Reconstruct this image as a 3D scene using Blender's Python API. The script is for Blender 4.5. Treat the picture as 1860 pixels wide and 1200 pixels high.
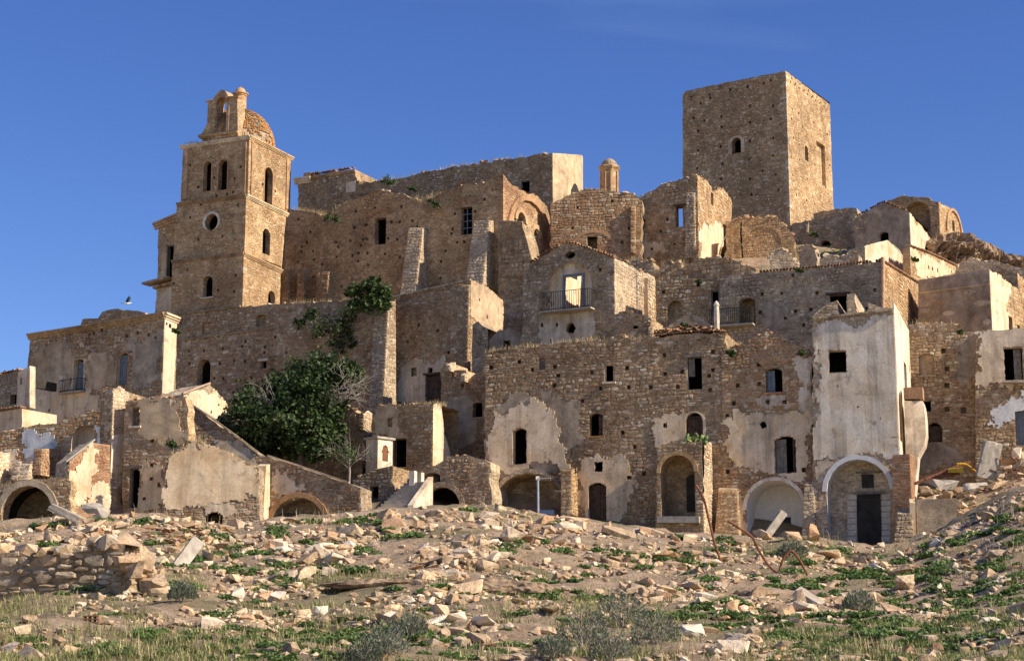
import bpy, bmesh, math, random
import numpy as np
from mathutils import Vector, Matrix, noise
from mathutils.geometry import delaunay_2d_cdt

for _o in list(bpy.data.objects):
    bpy.data.objects.remove(_o)
scene = bpy.context.scene
COL = scene.collection
rnd = random.Random(7)
R = math.radians

# ------------------------------------------------------------------ camera
FPX, CX, CY, YH = 3400.0, 930.0, 600.0, 1268.0      # focal length in photo pixels, centre, horizon row
TILT = math.atan((YH - CY) / FPX)
cam_data = bpy.data.cameras.new('camera')
cam_data.sensor_width = 36.0
cam_data.lens = 36.0 * FPX / 1860.0
cam_data.clip_end = 6000.0
cam = bpy.data.objects.new('camera', cam_data)
COL.objects.link(cam)
cam.rotation_euler = (R(90) + TILT, 0, 0)
scene.camera = cam

# ------------------------------------------------------------------ sky and sun
SUN_AZ, SUN_EL = 111.5, 33.0                        # degrees clockwise from +Y, above horizon
world = bpy.data.worlds.new('World')
scene.world = world
world.use_nodes = True
wn = world.node_tree.nodes
wl = world.node_tree.links
wn.clear()
w_out = wn.new('ShaderNodeOutputWorld')
w_bg = wn.new('ShaderNodeBackground')
w_sky = wn.new('ShaderNodeTexSky')
w_sky.sky_type = 'NISHITA'
w_sky.sun_disc = False
w_sky.sun_elevation = R(SUN_EL)
w_sky.sun_rotation = R(SUN_AZ)
w_sky.altitude = 1200
w_sky.air_density = 1.0
w_sky.dust_density = 0.0
w_sky.ozone_density = 3.2
w_bg.inputs['Strength'].default_value = 0.1
w_hs = wn.new('ShaderNodeHueSaturation')          # a clear, deep-blue southern sky
w_hs.inputs['Hue'].default_value = 0.519
w_hs.inputs['Saturation'].default_value = 1.22
w_hs.inputs['Value'].default_value = 0.98
wl.new(w_sky.outputs[0], w_hs.inputs['Color'])
w_tc = wn.new('ShaderNodeTexCoord')
w_mp = wn.new('ShaderNodeMapping'); w_mp.inputs['Scale'].default_value = (1.2, 1.2, 7.0); w_mp.inputs['Rotation'].default_value = (0, R(-9), 0)
wl.new(w_tc.outputs['Generated'], w_mp.inputs['Vector'])
w_nz = wn.new('ShaderNodeTexNoise'); w_nz.inputs['Scale'].default_value = 2.2; w_nz.inputs['Detail'].default_value = 7; w_nz.inputs['Distortion'].default_value = 0.6
wl.new(w_mp.outputs[0], w_nz.inputs['Vector'])
w_cr = wn.new('ShaderNodeValToRGB')               # barely visible wisps of cirrus
w_cr.color_ramp.elements[0].position = 0.5; w_cr.color_ramp.elements[0].color = (0, 0, 0, 1)
w_cr.color_ramp.elements[1].position = 0.85; w_cr.color_ramp.elements[1].color = (0.09, 0.09, 0.09, 1)
wl.new(w_nz.outputs['Fac'], w_cr.inputs['Fac'])
w_mx = wn.new('ShaderNodeMix'); w_mx.data_type = 'RGBA'; w_mx.inputs[7].default_value = (9.0, 9.5, 10.5, 1)
wl.new(w_cr.outputs[0], w_mx.inputs[0]); wl.new(w_hs.outputs[0], w_mx.inputs[6]); wl.new(w_mx.outputs[2], w_bg.inputs[0])
wl.new(w_bg.outputs[0], w_out.inputs[0])

sun_data = bpy.data.lights.new('sun', 'SUN')
sun_data.energy = 5.0
sun_data.angle = R(0.53)
sun_data.color = (1.0, 0.88, 0.71)
sun = bpy.data.objects.new('sun', sun_data)
COL.objects.link(sun)
_sd = Vector((math.sin(R(SUN_AZ)) * math.cos(R(SUN_EL)), math.cos(R(SUN_AZ)) * math.cos(R(SUN_EL)), math.sin(R(SUN_EL))))
sun.rotation_euler = _sd.to_track_quat('Z', 'Y').to_euler()
sun.location = (60, -30, 80)

vs = scene.view_settings
vs.view_transform = 'Standard'
vs.look = 'None'
vs.exposure = 0.56
vs.gamma = 1.0

# ------------------------------------------------------------------ geometry helpers
CT, ST = math.cos(TILT), math.sin(TILT)

def ray(px, py):
    yc = (CY - py) / FPX
    k = CT - yc * ST
    return Vector(((px - CX) / FPX / k, 1.0, (ST + yc * CT) / k))

def P(px, py, Y):
    return ray(px, py) * Y

def project(p):
    d = p.y * CT + p.z * ST
    return CX + FPX * p.x / d, CY - FPX * (-p.y * ST + p.z * CT) / d

ORIGIN = {}

def empty(name, loc, label=None, cat=None, group=None):
    o = bpy.data.objects.new(name, None)
    o.empty_display_size = 0.3
    COL.objects.link(o)
    o.location = loc
    ORIGIN[o] = Vector(loc)
    tag(o, label, cat, group)
    return o

def tag(o, label=None, cat=None, group=None, kind=None):
    if label: o['label'] = label
    if cat: o['category'] = cat
    if group: o['group'] = group
    if kind: o['kind'] = kind
    return o

def world_of(o):
    return ORIGIN.get(o, Vector((0, 0, 0)))

def mk(name, verts, faces, mat, parent=None, smooth=False, tone=None, mats=None, midx=None, kind=None):
    """one mesh object; verts are world coordinates"""
    me = bpy.data.meshes.new(name)
    org = world_of(parent) if parent else Vector((0, 0, 0))
    if isinstance(verts, np.ndarray):
        v = verts - np.array(org)
        vl = v.tolist()
    else:
        vl = [(a[0] - org.x, a[1] - org.y, a[2] - org.z) for a in verts]
    me.from_pydata(vl, [], faces if isinstance(faces, list) else faces.tolist())
    if mats:
        for m in mats: me.materials.append(M[m])
    elif mat:
        me.materials.append(M[mat])
    if midx is not None:
        me.polygons.foreach_set('material_index', midx)
    if smooth:
        me.polygons.foreach_set('use_smooth', [True] * len(me.polygons))
    if tone is not None:
        at = me.attributes.new('tone', 'FLOAT', 'FACE')
        at.data.foreach_set('value', np.asarray(tone, dtype=np.float32))
    o = bpy.data.objects.new(name, me)
    COL.objects.link(o)
    if parent:
        o.parent = parent
        ORIGIN[o] = org
    if kind: o['kind'] = kind
    return o

def top_mesh(name, verts, faces, mat, label, cat, group=None, **kw):
    """a thing that is one mesh, its origin at its base"""
    arr = np.array([tuple(v) for v in verts], dtype=float)
    base = Vector((arr[:, 0].mean(), arr[:, 1].mean(), arr[:, 2].min()))
    o = mk(name, arr - np.array(base), faces, mat, None, **kw)
    o.location = base
    ORIGIN[o] = base
    tag(o, label, cat, group)
    return o

class MB:
    """collects shapes into one mesh"""
    def __init__(s): s.v = []; s.f = []
    def add(s, vs, fs):
        b = len(s.v)
        s.v += [tuple(v) for v in vs]
        s.f += [[i + b for i in f] for f in fs]
        return s
    def box8(s, p):          # 4 bottom + 4 top corners
        return s.add(p, [[0, 3, 2, 1], [4, 5, 6, 7], [0, 1, 5, 4], [1, 2, 6, 5], [2, 3, 7, 6], [3, 0, 4, 7]])
    def obox(s, c, ax, ay, az, hx, hy, hz):
        c = Vector(c); ax = Vector(ax) * hx; ay = Vector(ay) * hy; az = Vector(az) * hz
        return s.box8([c - ax - ay - az, c + ax - ay - az, c + ax + ay - az, c - ax + ay - az,
                       c - ax - ay + az, c + ax - ay + az, c + ax + ay + az, c - ax + ay + az])
    def tube(s, pts, r, n=6, r2=None):
        pts = [Vector(p) for p in pts]
        b = len(s.v); k = len(pts)
        prev = None
        for i, p in enumerate(pts):
            d = (pts[min(i + 1, k - 1)] - pts[max(i - 1, 0)]).normalized()
            if prev is None:
                x = d.cross(Vector((0.13, 0.31, 0.94)))
                if x.length < 1e-3: x = d.cross(Vector((1, 0, 0)))
                x.normalize()
            else:
                x = (prev - d * prev.dot(d)).normalized()
            prev = x
            y = d.cross(x)
            rr = r if r2 is None else r + (r2 - r) * i / (k - 1)
            for j in range(n):
                an = 2 * math.pi * j / n
                s.v.append(tuple(p + x * math.cos(an) * rr + y * math.sin(an) * rr))
        for i in range(k - 1):
            for j in range(n):
                s.f.append([b + i * n + j, b + i * n + (j + 1) % n, b + (i + 1) * n + (j + 1) % n, b + (i + 1) * n + j])
        s.f.append([b + j for j in range(n)][::-1])
        s.f.append([b + (k - 1) * n + j for j in range(n)])
        return s
    def lathe(s, c, prof, n=16, a0=0.0):
        c = Vector(c); b = len(s.v); k = len(prof)
        for (r, z) in prof:
            for j in range(n):
                an = a0 + 2 * math.pi * j / n
                s.v.append((c.x + r * math.cos(an), c.y + r * math.sin(an), c.z + z))
        for i in range(k - 1):
            for j in range(n):
                s.f.append([b + i * n + j, b + i * n + (j + 1) % n, b + (i + 1) * n + (j + 1) % n, b + (i + 1) * n + j])
        s.f.append([b + j for j in range(n)][::-1]); s.f.append([b + (k - 1) * n + j for j in range(n)])
        return s
    def build(s, name, mat, parent=None, **kw):
        return mk(name, s.v, s.f, mat, parent, **kw)
    def thing(s, name, mat, label, cat, group=None, **kw):
        return top_mesh(name, s.v, s.f, mat, label, cat, group, **kw)

# ------------------------------------------------------------------ materials
M = {}

def new_mat(name):
    m = bpy.data.materials.new(name)
    m.use_nodes = True
    nt = m.node_tree
    bs = nt.nodes['Principled BSDF']
    bs.inputs['Roughness'].default_value = 0.92
    bs.inputs['Specular IOR Level'].default_value = 0.15
    M[name] = m
    return m, nt.nodes, nt.links, bs

def _noise(n, l, coord, scale, detail=4, rough=0.6, dist=0.0):
    t = n.new('ShaderNodeTexNoise')
    t.inputs['Scale'].default_value = scale
    t.inputs['Detail'].default_value = detail
    t.inputs['Roughness'].default_value = rough
    t.inputs['Distortion'].default_value = dist
    l.new(coord, t.inputs['Vector'])
    return t.outputs['Fac']

def _ramp(n, l, fac, stops, interp='LINEAR'):
    r = n.new('ShaderNodeValToRGB')
    r.color_ramp.interpolation = interp
    els = r.color_ramp.elements
    while len(els) < len(stops): els.new(0.5)
    for e, (p, c) in zip(els, stops):
        e.position = p
        e.color = (c[0], c[1], c[2], 1) if not isinstance(c, (int, float)) else (c, c, c, 1)
    l.new(fac, r.inputs['Fac'])
    return r.outputs['Color']

def _mix(n, l, a, b, fac, mode='MIX'):
    m = n.new('ShaderNodeMix')
    m.data_type = 'RGBA'; m.blend_type = mode
    for k, v in ((6, a), (7, b), (0, fac)):
        if isinstance(v, (int, float)): m.inputs[k].default_value = v
        elif isinstance(v, tuple): m.inputs[k].default_value = (v[0], v[1], v[2], 1)
        else: l.new(v, m.inputs[k])
    return m.outputs[2]

def _pos(n, l, scale=None):
    g = n.new('ShaderNodeNewGeometry').outputs['Position']
    if scale is None: return g
    mp = n.new('ShaderNodeMapping')
    mp.inputs['Scale'].default_value = scale
    l.new(g, mp.inputs['Vector'])
    return mp.outputs['Vector']

def _bump(n, l, bs, heights, strength=0.6, dist=0.05):
    prev = None
    for h, s_, d_ in heights:
        b = n.new('ShaderNodeBump')
        b.inputs['Strength'].default_value = s_
        b.inputs['Distance'].default_value = d_
        l.new(h, b.inputs['Height'])
        if prev is not None: l.new(prev, b.inputs['Normal'])
        prev = b.outputs['Normal']
    l.new(prev, bs.inputs['Normal'])

def _tone(n, l):
    at = n.new('ShaderNodeAttribute'); at.attribute_name = 'tone'
    oi = n.new('ShaderNodeObjectInfo')
    ad = n.new('ShaderNodeMath'); ad.operation = 'ADD'
    l.new(at.outputs['Fac'], ad.inputs[0]); l.new(oi.outputs['Random'], ad.inputs[1])
    fr = n.new('ShaderNodeMath'); fr.operation = 'FRACT'
    l.new(ad.outputs[0], fr.inputs[0])
    return fr.outputs[0]

def warm(c, k=1.13):
    m = c[0] * .35 + c[1] * .5 + c[2] * .15
    return tuple(min(.85, max(.01, (m + (x - m) * k) * 1.1)) for x in c)

def stone_mat(name, cols, stain=0.6, stain_col=(0.06, 0.048, 0.036)):
    m, n, l, bs = new_mat(name)
    t = _tone(n, l)
    k = len(cols)
    c = _ramp(n, l, t, [((i + 0.0) / k, warm(col)) for i, col in enumerate(cols)], 'LINEAR')
    pos = _pos(n, l)
    fine = _noise(n, l, pos, 9.0, 5, 0.7)
    c = _mix(n, l, c, _ramp(n, l, fine, [(0.28, 0.5), (0.5, 0.95), (0.72, 1.28)]), 1.0, 'MULTIPLY')
    big = _noise(n, l, pos, 0.28, 5, 0.62, 0.4)
    c = _mix(n, l, c, _ramp(n, l, big, [(0.3, (0.62, 0.56, 0.52)), (0.5, (1, 1, 1)), (0.66, (1.25, 1.22, 1.15))]), 0.9, 'MULTIPLY')
    mid = _noise(n, l, pos, 1.1, 6, 0.7, 0.8)
    c = _mix(n, l, c, _ramp(n, l, mid, [(0.34, (0.6, 0.56, 0.53)), (0.5, (1, 1, 1)), (0.66, (1.3, 1.28, 1.22))]), 0.85, 'MULTIPLY')
    st = _noise(n, l, _pos(n, l, (0.9, 0.9, 0.13)), 1.0, 6, 0.68)
    stf = _ramp(n, l, st, [(0.52, 0.0), (0.72, stain)])
    c = _mix(n, l, c, stain_col, stf)
    l.new(c, bs.inputs['Base Color'])
    _bump(n, l, bs, [(_noise(n, l, pos, 14.0, 6, 0.7), 0.75, 0.05)])
    return m

def mortar_mat(name, c0, c1, stain=0.5, pebble=True):
    m, n, l, bs = new_mat(name)
    pos = _pos(n, l)
    nz = _noise(n, l, pos, 2.2, 8, 0.7)
    c = _ramp(n, l, nz, [(0.3, warm(c0)), (0.68, warm(c1))])
    big = _noise(n, l, pos, 0.22, 5, 0.6, 0.5)
    c = _mix(n, l, c, _ramp(n, l, big, [(0.3, (0.62, 0.56, 0.52)), (0.5, (1, 1, 1)), (0.66, (1.25, 1.22, 1.15))]), 0.9, 'MULTIPLY')
    mid = _noise(n, l, pos, 0.9, 7, 0.72, 0.9)
    c = _mix(n, l, c, _ramp(n, l, mid, [(0.34, (0.62, 0.57, 0.53)), (0.5, (1, 1, 1)), (0.66, (1.32, 1.3, 1.26))]), 0.9, 'MULTIPLY')
    h = []
    if pebble:
        mp = n.new('ShaderNodeMapping'); mp.inputs['Scale'].default_value = (1, 1, 1.7)
        l.new(pos, mp.inputs['Vector'])
        vo = n.new('ShaderNodeTexVoronoi'); vo.inputs['Scale'].default_value = 5.5
        l.new(mp.outputs[0], vo.inputs['Vector'])
        hue = n.new('ShaderNodeSeparateColor'); l.new(vo.outputs['Color'], hue.inputs[0])
        c = _mix(n, l, c, _ramp(n, l, hue.outputs[0], [(0.0, 0.55), (0.5, 1.0), (1.0, 1.35)]), 0.7, 'MULTIPLY')
        inv = _ramp(n, l, vo.outputs['Distance'], [(0.0, 1.0), (0.75, 0.0)])
        h.append((inv, 0.7, 0.07))
    st = _noise(n, l, _pos(n, l, (0.8, 0.8, 0.11)), 1.0, 6, 0.68)
    c = _mix(n, l, c, (0.055, 0.045, 0.036), _ramp(n, l, st, [(0.5, 0.0), (0.75, stain)]))
    l.new(c, bs.inputs['Base Color'])
    h.append((_noise(n, l, pos, 11.0, 7, 0.72), 0.7, 0.06))
    _bump(n, l, bs, h)
    return m

def plaster_mat(name, c0, c1, dirt=(0.15, 0.12, 0.09), dirt_amt=0.7, worn=(0.36, 0.27, 0.19)):
    m, n, l, bs = new_mat(name)
    pos = _pos(n, l)
    nz = _noise(n, l, pos, 0.7, 7, 0.62, 0.6)
    c = _ramp(n, l, nz, [(0.34, warm(c0, 1.2)), (0.6, warm(c1, 1.2))])
    wr = _noise(n, l, pos, 1.3, 9, 0.72, 0.3)
    c = _mix(n, l, c, worn, _ramp(n, l, wr, [(0.55, 0.0), (0.63, 0.75)]))
    st = _noise(n, l, _pos(n, l, (1.7, 1.7, 0.14)), 1.0, 7, 0.7)
    c = _mix(n, l, c, dirt, _ramp(n, l, st, [(0.47, 0.0), (0.74, dirt_amt)]))
    sp = _noise(n, l, pos, 7.0, 6, 0.75)
    c = _mix(n, l, c, _ramp(n, l, sp, [(0.3, 0.72), (0.55, 1.04)]), 0.8, 'MULTIPLY')
    l.new(c, bs.inputs['Base Color'])
    _bump(n, l, bs, [(nz, 0.4, 0.10), (_noise(n, l, pos, 16.0, 7, 0.7), 0.5, 0.03)])
    return m

def plain_mat(name, c, var=0.35, scale=6.0, rough=0.9, metallic=0.0, bump=0.4, use_tone=False):
    m, n, l, bs = new_mat(name)
    pos = _pos(n, l)
    nz = _noise(n, l, pos, scale, 6, 0.65)
    lo = tuple(x * (1 - var) for x in c); hi = tuple(x * (1 + var) for x in c)
    col = _ramp(n, l, nz, [(0.32, lo), (0.68, hi)])
    if use_tone:
        col = _mix(n, l, col, _ramp(n, l, _tone(n, l), [(0.0, 0.55), (1.0, 1.4)]), 1.0, 'MULTIPLY')
    l.new(col, bs.inputs['Base Color'])
    bs.inputs['Roughness'].default_value = rough
    bs.inputs['Metallic'].default_value = metallic
    _bump(n, l, bs, [(_noise(n, l, pos, scale * 3, 5, 0.7), bump, 0.03)])
    return m

def leaf_mat(name, cols, trans=0.25):
    m, n, l, bs = new_mat(name)
    c = _ramp(n, l, _tone(n, l), [(i / max(1, len(cols) - 1), col) for i, col in enumerate(cols)])
    c = _mix(n, l, c, _ramp(n, l, _noise(n, l, _pos(n, l), 1.2, 3), [(0.35, 0.7), (0.65, 1.25)]), 1.0, 'MULTIPLY')
    l.new(c, bs.inputs['Base Color'])
    bs.inputs['Roughness'].default_value = 0.55
    bs.inputs['Specular IOR Level'].default_value = 0.35
    if trans:
        tr = n.new('ShaderNodeBsdfTranslucent'); l.new(c, tr.inputs['Color'])
        mx = n.new('ShaderNodeMixShader'); mx.inputs[0].default_value = trans
        out = n['Material Output']
        l.new(bs.outputs[0], mx.inputs[1]); l.new(tr.outputs[0], mx.inputs[2]); l.new(mx.outputs[0], out.inputs['Surface'])
    return m

stone_mat('stone_brown', [(.34, .235, .145), (.42, .31, .205), (.24, .16, .10), (.52, .42, .30), (.33, .19, .11), (.38, .29, .20), (.62, .54, .42), (.29, .21, .14), (.44, .33, .22), (.34, .235, .145)], 0.45)
stone_mat('stone_warm', [(.44, .30, .175), (.38, .26, .15), (.51, .37, .23), (.33, .21, .12), (.42, .26, .145), (.48, .35, .22), (.60, .49, .34), (.44, .30, .175)], 0.35)
stone_mat('stone_grey', [(.38, .305, .22), (.31, .24, .17), (.47, .39, .295), (.24, .185, .13), (.41, .32, .23), (.58, .50, .395), (.34, .24, .155), (.38, .305, .22)], 0.45)
stone_mat('stone_pale', [(.50, .41, .30), (.42, .325, .225), (.60, .51, .395), (.35, .26, .17), (.54, .44, .32), (.46, .33, .21), (.50, .41, .30)], 0.35)
stone_mat('stone_red', [(.38, .24, .14), (.45, .31, .19), (.29, .175, .10), (.52, .40, .275), (.40, .22, .125), (.34, .25, .17), (.60, .50, .38), (.38, .24, .14)], 0.45)
stone_mat('brick', [(.37, .22, .14), (.32, .18, .11), (.43, .28, .185), (.36, .24, .16), (.28, .155, .10), (.37, .22, .14)], 0.35)
stone_mat('brick_worn', [(.42, .275, .165), (.36, .22, .13), (.46, .32, .20), (.40, .26, .16), (.42, .275, .165)], 0.4)
stone_mat('rubble', [(.54, .42, .29), (.44, .325, .215), (.61, .50, .365), (.37, .265, .17), (.50, .38, .265), (.68, .58, .45), (.45, .28, .17), (.54, .42, .29)], 0.12)
stone_mat('tile', [(.38, .21, .12), (.44, .29, .185), (.30, .18, .105), (.48, .36, .26), (.36, .26, .185), (.38, .21, .12)], 0.4)
stone_mat('dome_tile', [(.42, .18, .06), (.36, .30, .21), (.48, .23, .08), (.30, .21, .13), (.40, .33, .23), (.48, .27, .11), (.42, .18, .06)], 0.3)
mortar_mat('mortar_brown', (.26, .185, .115), (.44, .335, .22), 0.4)
mortar_mat('mortar_warm', (.33, .23, .14), (.50, .37, .235), 0.32)
mortar_mat('mortar_grey', (.27, .21, .15), (.45, .365, .265), 0.4)
mortar_mat('mortar_pale', (.39, .305, .21), (.57, .465, .345), 0.35)
mortar_mat('render_grey', (.23, .19, .145), (.40, .33, .255), 0.55, False)
mortar_mat('render_tan', (.38, .285, .185), (.54, .425, .295), 0.45, False)
plaster_mat('plaster_white', (.60, .49, .36), (.77, .68, .56), dirt_amt=.75)
plaster_mat('plaster_cream', (.56, .42, .27), (.72, .60, .45), dirt_amt=.65)
plaster_mat('plaster_peach', (.54, .40, .26), (.67, .55, .40), dirt_amt=0.5)
plaster_mat('plaster_dirty', (.42, .33, .235), (.66, .56, .44), dirt_amt=0.75)
plaster_mat('plaster_blue', (.44, .46, .50), (.68, .66, .62), dirt_amt=0.4)
plain_mat('interior', (.05, .042, .035), 0.4, 2.0)  # near-black base colour stands in for the shade of unlit rooms
plain_mat('wood_dark', (.085, .055, .038), 0.5, 3.0)
plain_mat('wood_grey', (.20, .17, .14), 0.45, 4.0)
plain_mat('wood_pale', (.46, .36, .25), 0.3, 4.0)
plain_mat('iron', (.035, .03, .028), 0.5, 8.0, 0.7)
plain_mat('rust', (.20, .085, .045), 0.5, 9.0, 0.85)
plain_mat('concrete', (.40, .345, .275), 0.3, 3.5)
plain_mat('pale_stone', (.62, .53, .41), 0.25, 4.0)
plain_mat('yellow_paint', (.62, .36, .03), 0.3, 5.0, 0.5)
plain_mat('galvanised', (.42, .43, .44), 0.2, 6.0, 0.4, 0.6)
plain_mat('blue_panel', (.08, .13, .25), 0.2, 6.0, 0.3)
plain_mat('frame_grey', (.17, .19, .21), 0.25, 6.0, 0.7)
plain_mat('white_paint', (.74, .71, .66), 0.12, 5.0, 0.8)
plain_mat('terracotta', (.48, .30, .19), 0.3, 5.0)
plain_mat('bark', (.16, .125, .095), 0.4, 8.0)
plain_mat('twig', (.33, .28, .235), 0.3, 8.0)
plain_mat('feather_white', (.78, .78, .76), 0.08, 8.0)
plain_mat('feather_dark', (.05, .05, .055), 0.2, 8.0)
leaf_mat('leaf_fig', [(.022, .04, .011), (.042, .072, .017), (.085, .125, .032), (.03, .055, .014)])
leaf_mat('leaf_bush', [(.05, .085, .02), (.09, .13, .035), (.035, .06, .016)])
leaf_mat('leaf_weed', [(.06, .12, .026), (.10, .17, .036), (.14, .205, .05), (.075, .13, .034)])
leaf_mat('leaf_sage', [(.11, .135, .085), (.17, .19, .125), (.22, .23, .16), (.10, .12, .07)])
leaf_mat('grass_dry', [(.42, .31, .15), (.54, .42, .23), (.34, .25, .12), (.60, .49, .29)], 0.2)
leaf_mat('grass_green', [(.15, .19, .05), (.22, .24, .075), (.32, .29, .12), (.46, .39, .20)], 0.2)
leaf_mat('cactus', [(.07, .13, .035), (.12, .18, .05), (.30, .32, .09)], 0.0)

# ground: earth with grassy patches
def ground_mat():
    m, n, l, bs = new_mat('earth')
    pos = _pos(n, l)
    a = _noise(n, l, pos, 1.6, 8, 0.7)
    c = _ramp(n, l, a, [(0.3, (.25, .17, .11)), (0.5, (.41, .295, .195)), (0.7, (.54, .41, .285))])
    g = _noise(n, l, pos, 0.16, 6, 0.65, 0.6)
    gf = _ramp(n, l, g, [(0.46, 0.0), (0.6, 0.6)])
    gcol = _ramp(n, l, _noise(n, l, pos, 5.0, 5, 0.7), [(0.3, (.07, .085, .03)), (0.55, (.15, .155, .06)), (0.75, (.28, .23, .12))])
    c = _mix(n, l, c, gcol, gf)
    l.new(c, bs.inputs['Base Color'])
    vo = n.new('ShaderNodeTexVoronoi'); vo.inputs['Scale'].default_value = 6.0; l.new(pos, vo.inputs['Vector'])
    _bump(n, l, bs, [(a, 0.8, 0.25), (vo.outputs['Distance'], 0.5, 0.06), (_noise(n, l, pos, 18.0, 6, 0.75), 0.8, 0.06)])
ground_mat()

# ------------------------------------------------------------------ terrain
_cols = np.array([-900, 0, 150, 300, 420, 500, 650, 800, 900, 1000, 1100, 1200, 1330, 1450, 1580, 1650, 1720, 1800, 1860, 2000, 2900], float)
_crest = np.array([985, 952, 934, 938, 955, 946, 932, 918, 922, 936, 952, 968, 974, 976, 992, 986, 955, 912, 884, 850, 800], float)
_fy = np.array([0, 12, 18, 25, 35, 45, 55, 65, 75, 84, 95, 103.5])
_bcols = np.array([-900, 0, 200, 400, 550, 700, 850, 1000, 1200, 1400, 1600, 1750, 1860, 2900], float)
_by = np.array([103.5, 110, 116, 124, 132, 140, 145, 150, 160, 175, 200, 260, 400, 900, 2500], float)
_bt = np.array([
    [0] * 14,
    [930, 920, 890, 890, 890, 890, 930, 930, 930, 900, 900, 880, 850, 820],
    [900, 860, 870, 890, 890, 890, 880, 700, 650, 650, 680, 700, 690, 700],
    [880, 830, 840, 870, 870, 870, 800, 640, 620, 610, 620, 630, 630, 650],
    [860, 820, 840, 860, 860, 860, 740, 640, 590, 560, 560, 580, 580, 600],
    [830, 790, 800, 850, 850, 850, 720, 640, 555, 500, 500, 530, 530, 560],
    [820, 760, 740, 800, 800, 760, 700, 630, 530, 490, 490, 515, 515, 550],
    [800, 720, 660, 660, 650, 650, 640, 600, 510, 480, 480, 495, 495, 540],
    [800, 710, 620, 480, 470, 460, 450, 450, 450, 445, 445, 460, 480, 540],
    [820, 720, 640, 500, 470, 460, 460, 450, 455, 450, 450, 460, 490, 560],
    [900, 850, 800, 700, 680, 680, 680, 680, 680, 680, 680, 680, 700, 740],
    [1150] * 14, [1268] * 14, [1300] * 14, [1290] * 14], float)

def _py(px, y):
    c = np.interp(px, _cols, _crest)
    s = np.interp(y, [12, 25, 35, 45, 55, 65, 75], [-0.62, 0, .30, .53, .73, .89, 1.0])
    front = 1205 + (c - 1205) * s
    front = np.where(y > 75, c + np.interp(y, [75, 84, 95, 103.5], [0, 6, 12, 14]), front)
    _bt[0] = np.interp(_bcols, _cols, _crest) + 14
    iy = np.clip(np.searchsorted(_by, y) - 1, 0, len(_by) - 2)
    ty = np.clip((y - _by[iy]) / (_by[iy + 1] - _by[iy]), 0, 1)
    ix = np.clip(np.searchsorted(_bcols, px) - 1, 0, len(_bcols) - 2)
    tx = np.clip((px - _bcols[ix]) / (_bcols[ix + 1] - _bcols[ix]), 0, 1)
    back = (_bt[iy, ix] * (1 - tx) + _bt[iy, ix + 1] * tx) * (1 - ty) + (_bt[iy + 1, ix] * (1 - tx) + _bt[iy + 1, ix + 1] * tx) * ty
    return np.where(y > 103.5, back, front)

def terrain_z(x, y):
    x = np.asarray(x, float); y = np.asarray(y, float)
    ys = np.maximum(y, 12.0)
    px = CX + FPX * x / ys
    py = _py(px, ys)
    yc = (CY - py) / FPX
    z = ys * (ST + yc * CT) / (CT - yc * ST)
    z = np.where(y < 12, z + (y - 12) * 0.06, z)
    # gentle uneven ground, calmer far away
    z = z + 0.13 * np.sin(x * 0.9 + 1.3 * np.sin(y * 0.37)) * np.sin(y * 0.71 + 0.8 * np.sin(x * 0.43)) \
          + 0.07 * np.sin(x * 2.3 + y * 1.1) * np.sin(y * 1.9 - x * 0.7)
    return z

def ground_hit(px, py):
    """where the line of sight through photo points meets the ground (arrays)"""
    px = np.asarray(px, float); py = np.asarray(py, float)
    yc = (CY - py) / FPX
    k = CT - yc * ST
    rx = (px - CX) / FPX / k; rz = (ST + yc * CT) / k
    Ys = np.arange(14, 103, 0.6)
    D = np.empty((len(Ys), len(px)))
    for i, Y in enumerate(Ys): D[i] = terrain_z(rx * Y, np.full(px.shape, Y)) - rz * Y
    up = D >= 0
    i = up.argmax(0); none = ~up.any(0)
    i = np.maximum(i, 1); c = np.arange(len(px))
    d0, d1 = D[i - 1, c], D[i, c]
    t = np.clip(-d0 / np.where(np.abs(d1 - d0) < 1e-9, 1, d1 - d0), 0, 1)
    hit = Ys[i - 1] + t * 0.6
    hit[none] = np.nan
    return rx * hit, hit

def build_terrain():
    xs = np.unique(np.concatenate([np.linspace(-1500, -70, 26), np.linspace(-70, -34, 36), np.linspace(-34, 34, 240), np.linspace(34, 70, 36), np.linspace(70, 1500, 26)]))
    ys = np.unique(np.concatenate([np.linspace(-400, 8, 24), np.linspace(8, 20, 30), np.linspace(20, 104, 330), np.linspace(104, 200, 120), np.linspace(200, 2500, 50)]))
    X, Y = np.meshgrid(xs, ys)
    Z = terrain_z(X, Y)
    rg = np.random.RandomState(3)
    near = (np.abs(X) < 40) & (Y > 8) & (Y < 103)
    Z = Z + near * rg.uniform(-0.045, 0.045, Z.shape)
    v = np.stack([X.ravel(), Y.ravel(), Z.ravel()], 1)
    nx, ny = len(xs), len(ys)
    i = np.arange(ny - 1)[:, None] * nx + np.arange(nx - 1)[None, :]
    f = np.stack([i, i + 1, i + nx + 1, i + nx], -1).reshape(-1, 4)
    o = mk('ground', v, f, 'earth', None, smooth=True)
    o['kind'] = 'structure'
    o['label'] = 'stony hillside of pale earth and sparse grass below the ruined town'
    return o
build_terrain()

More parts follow.
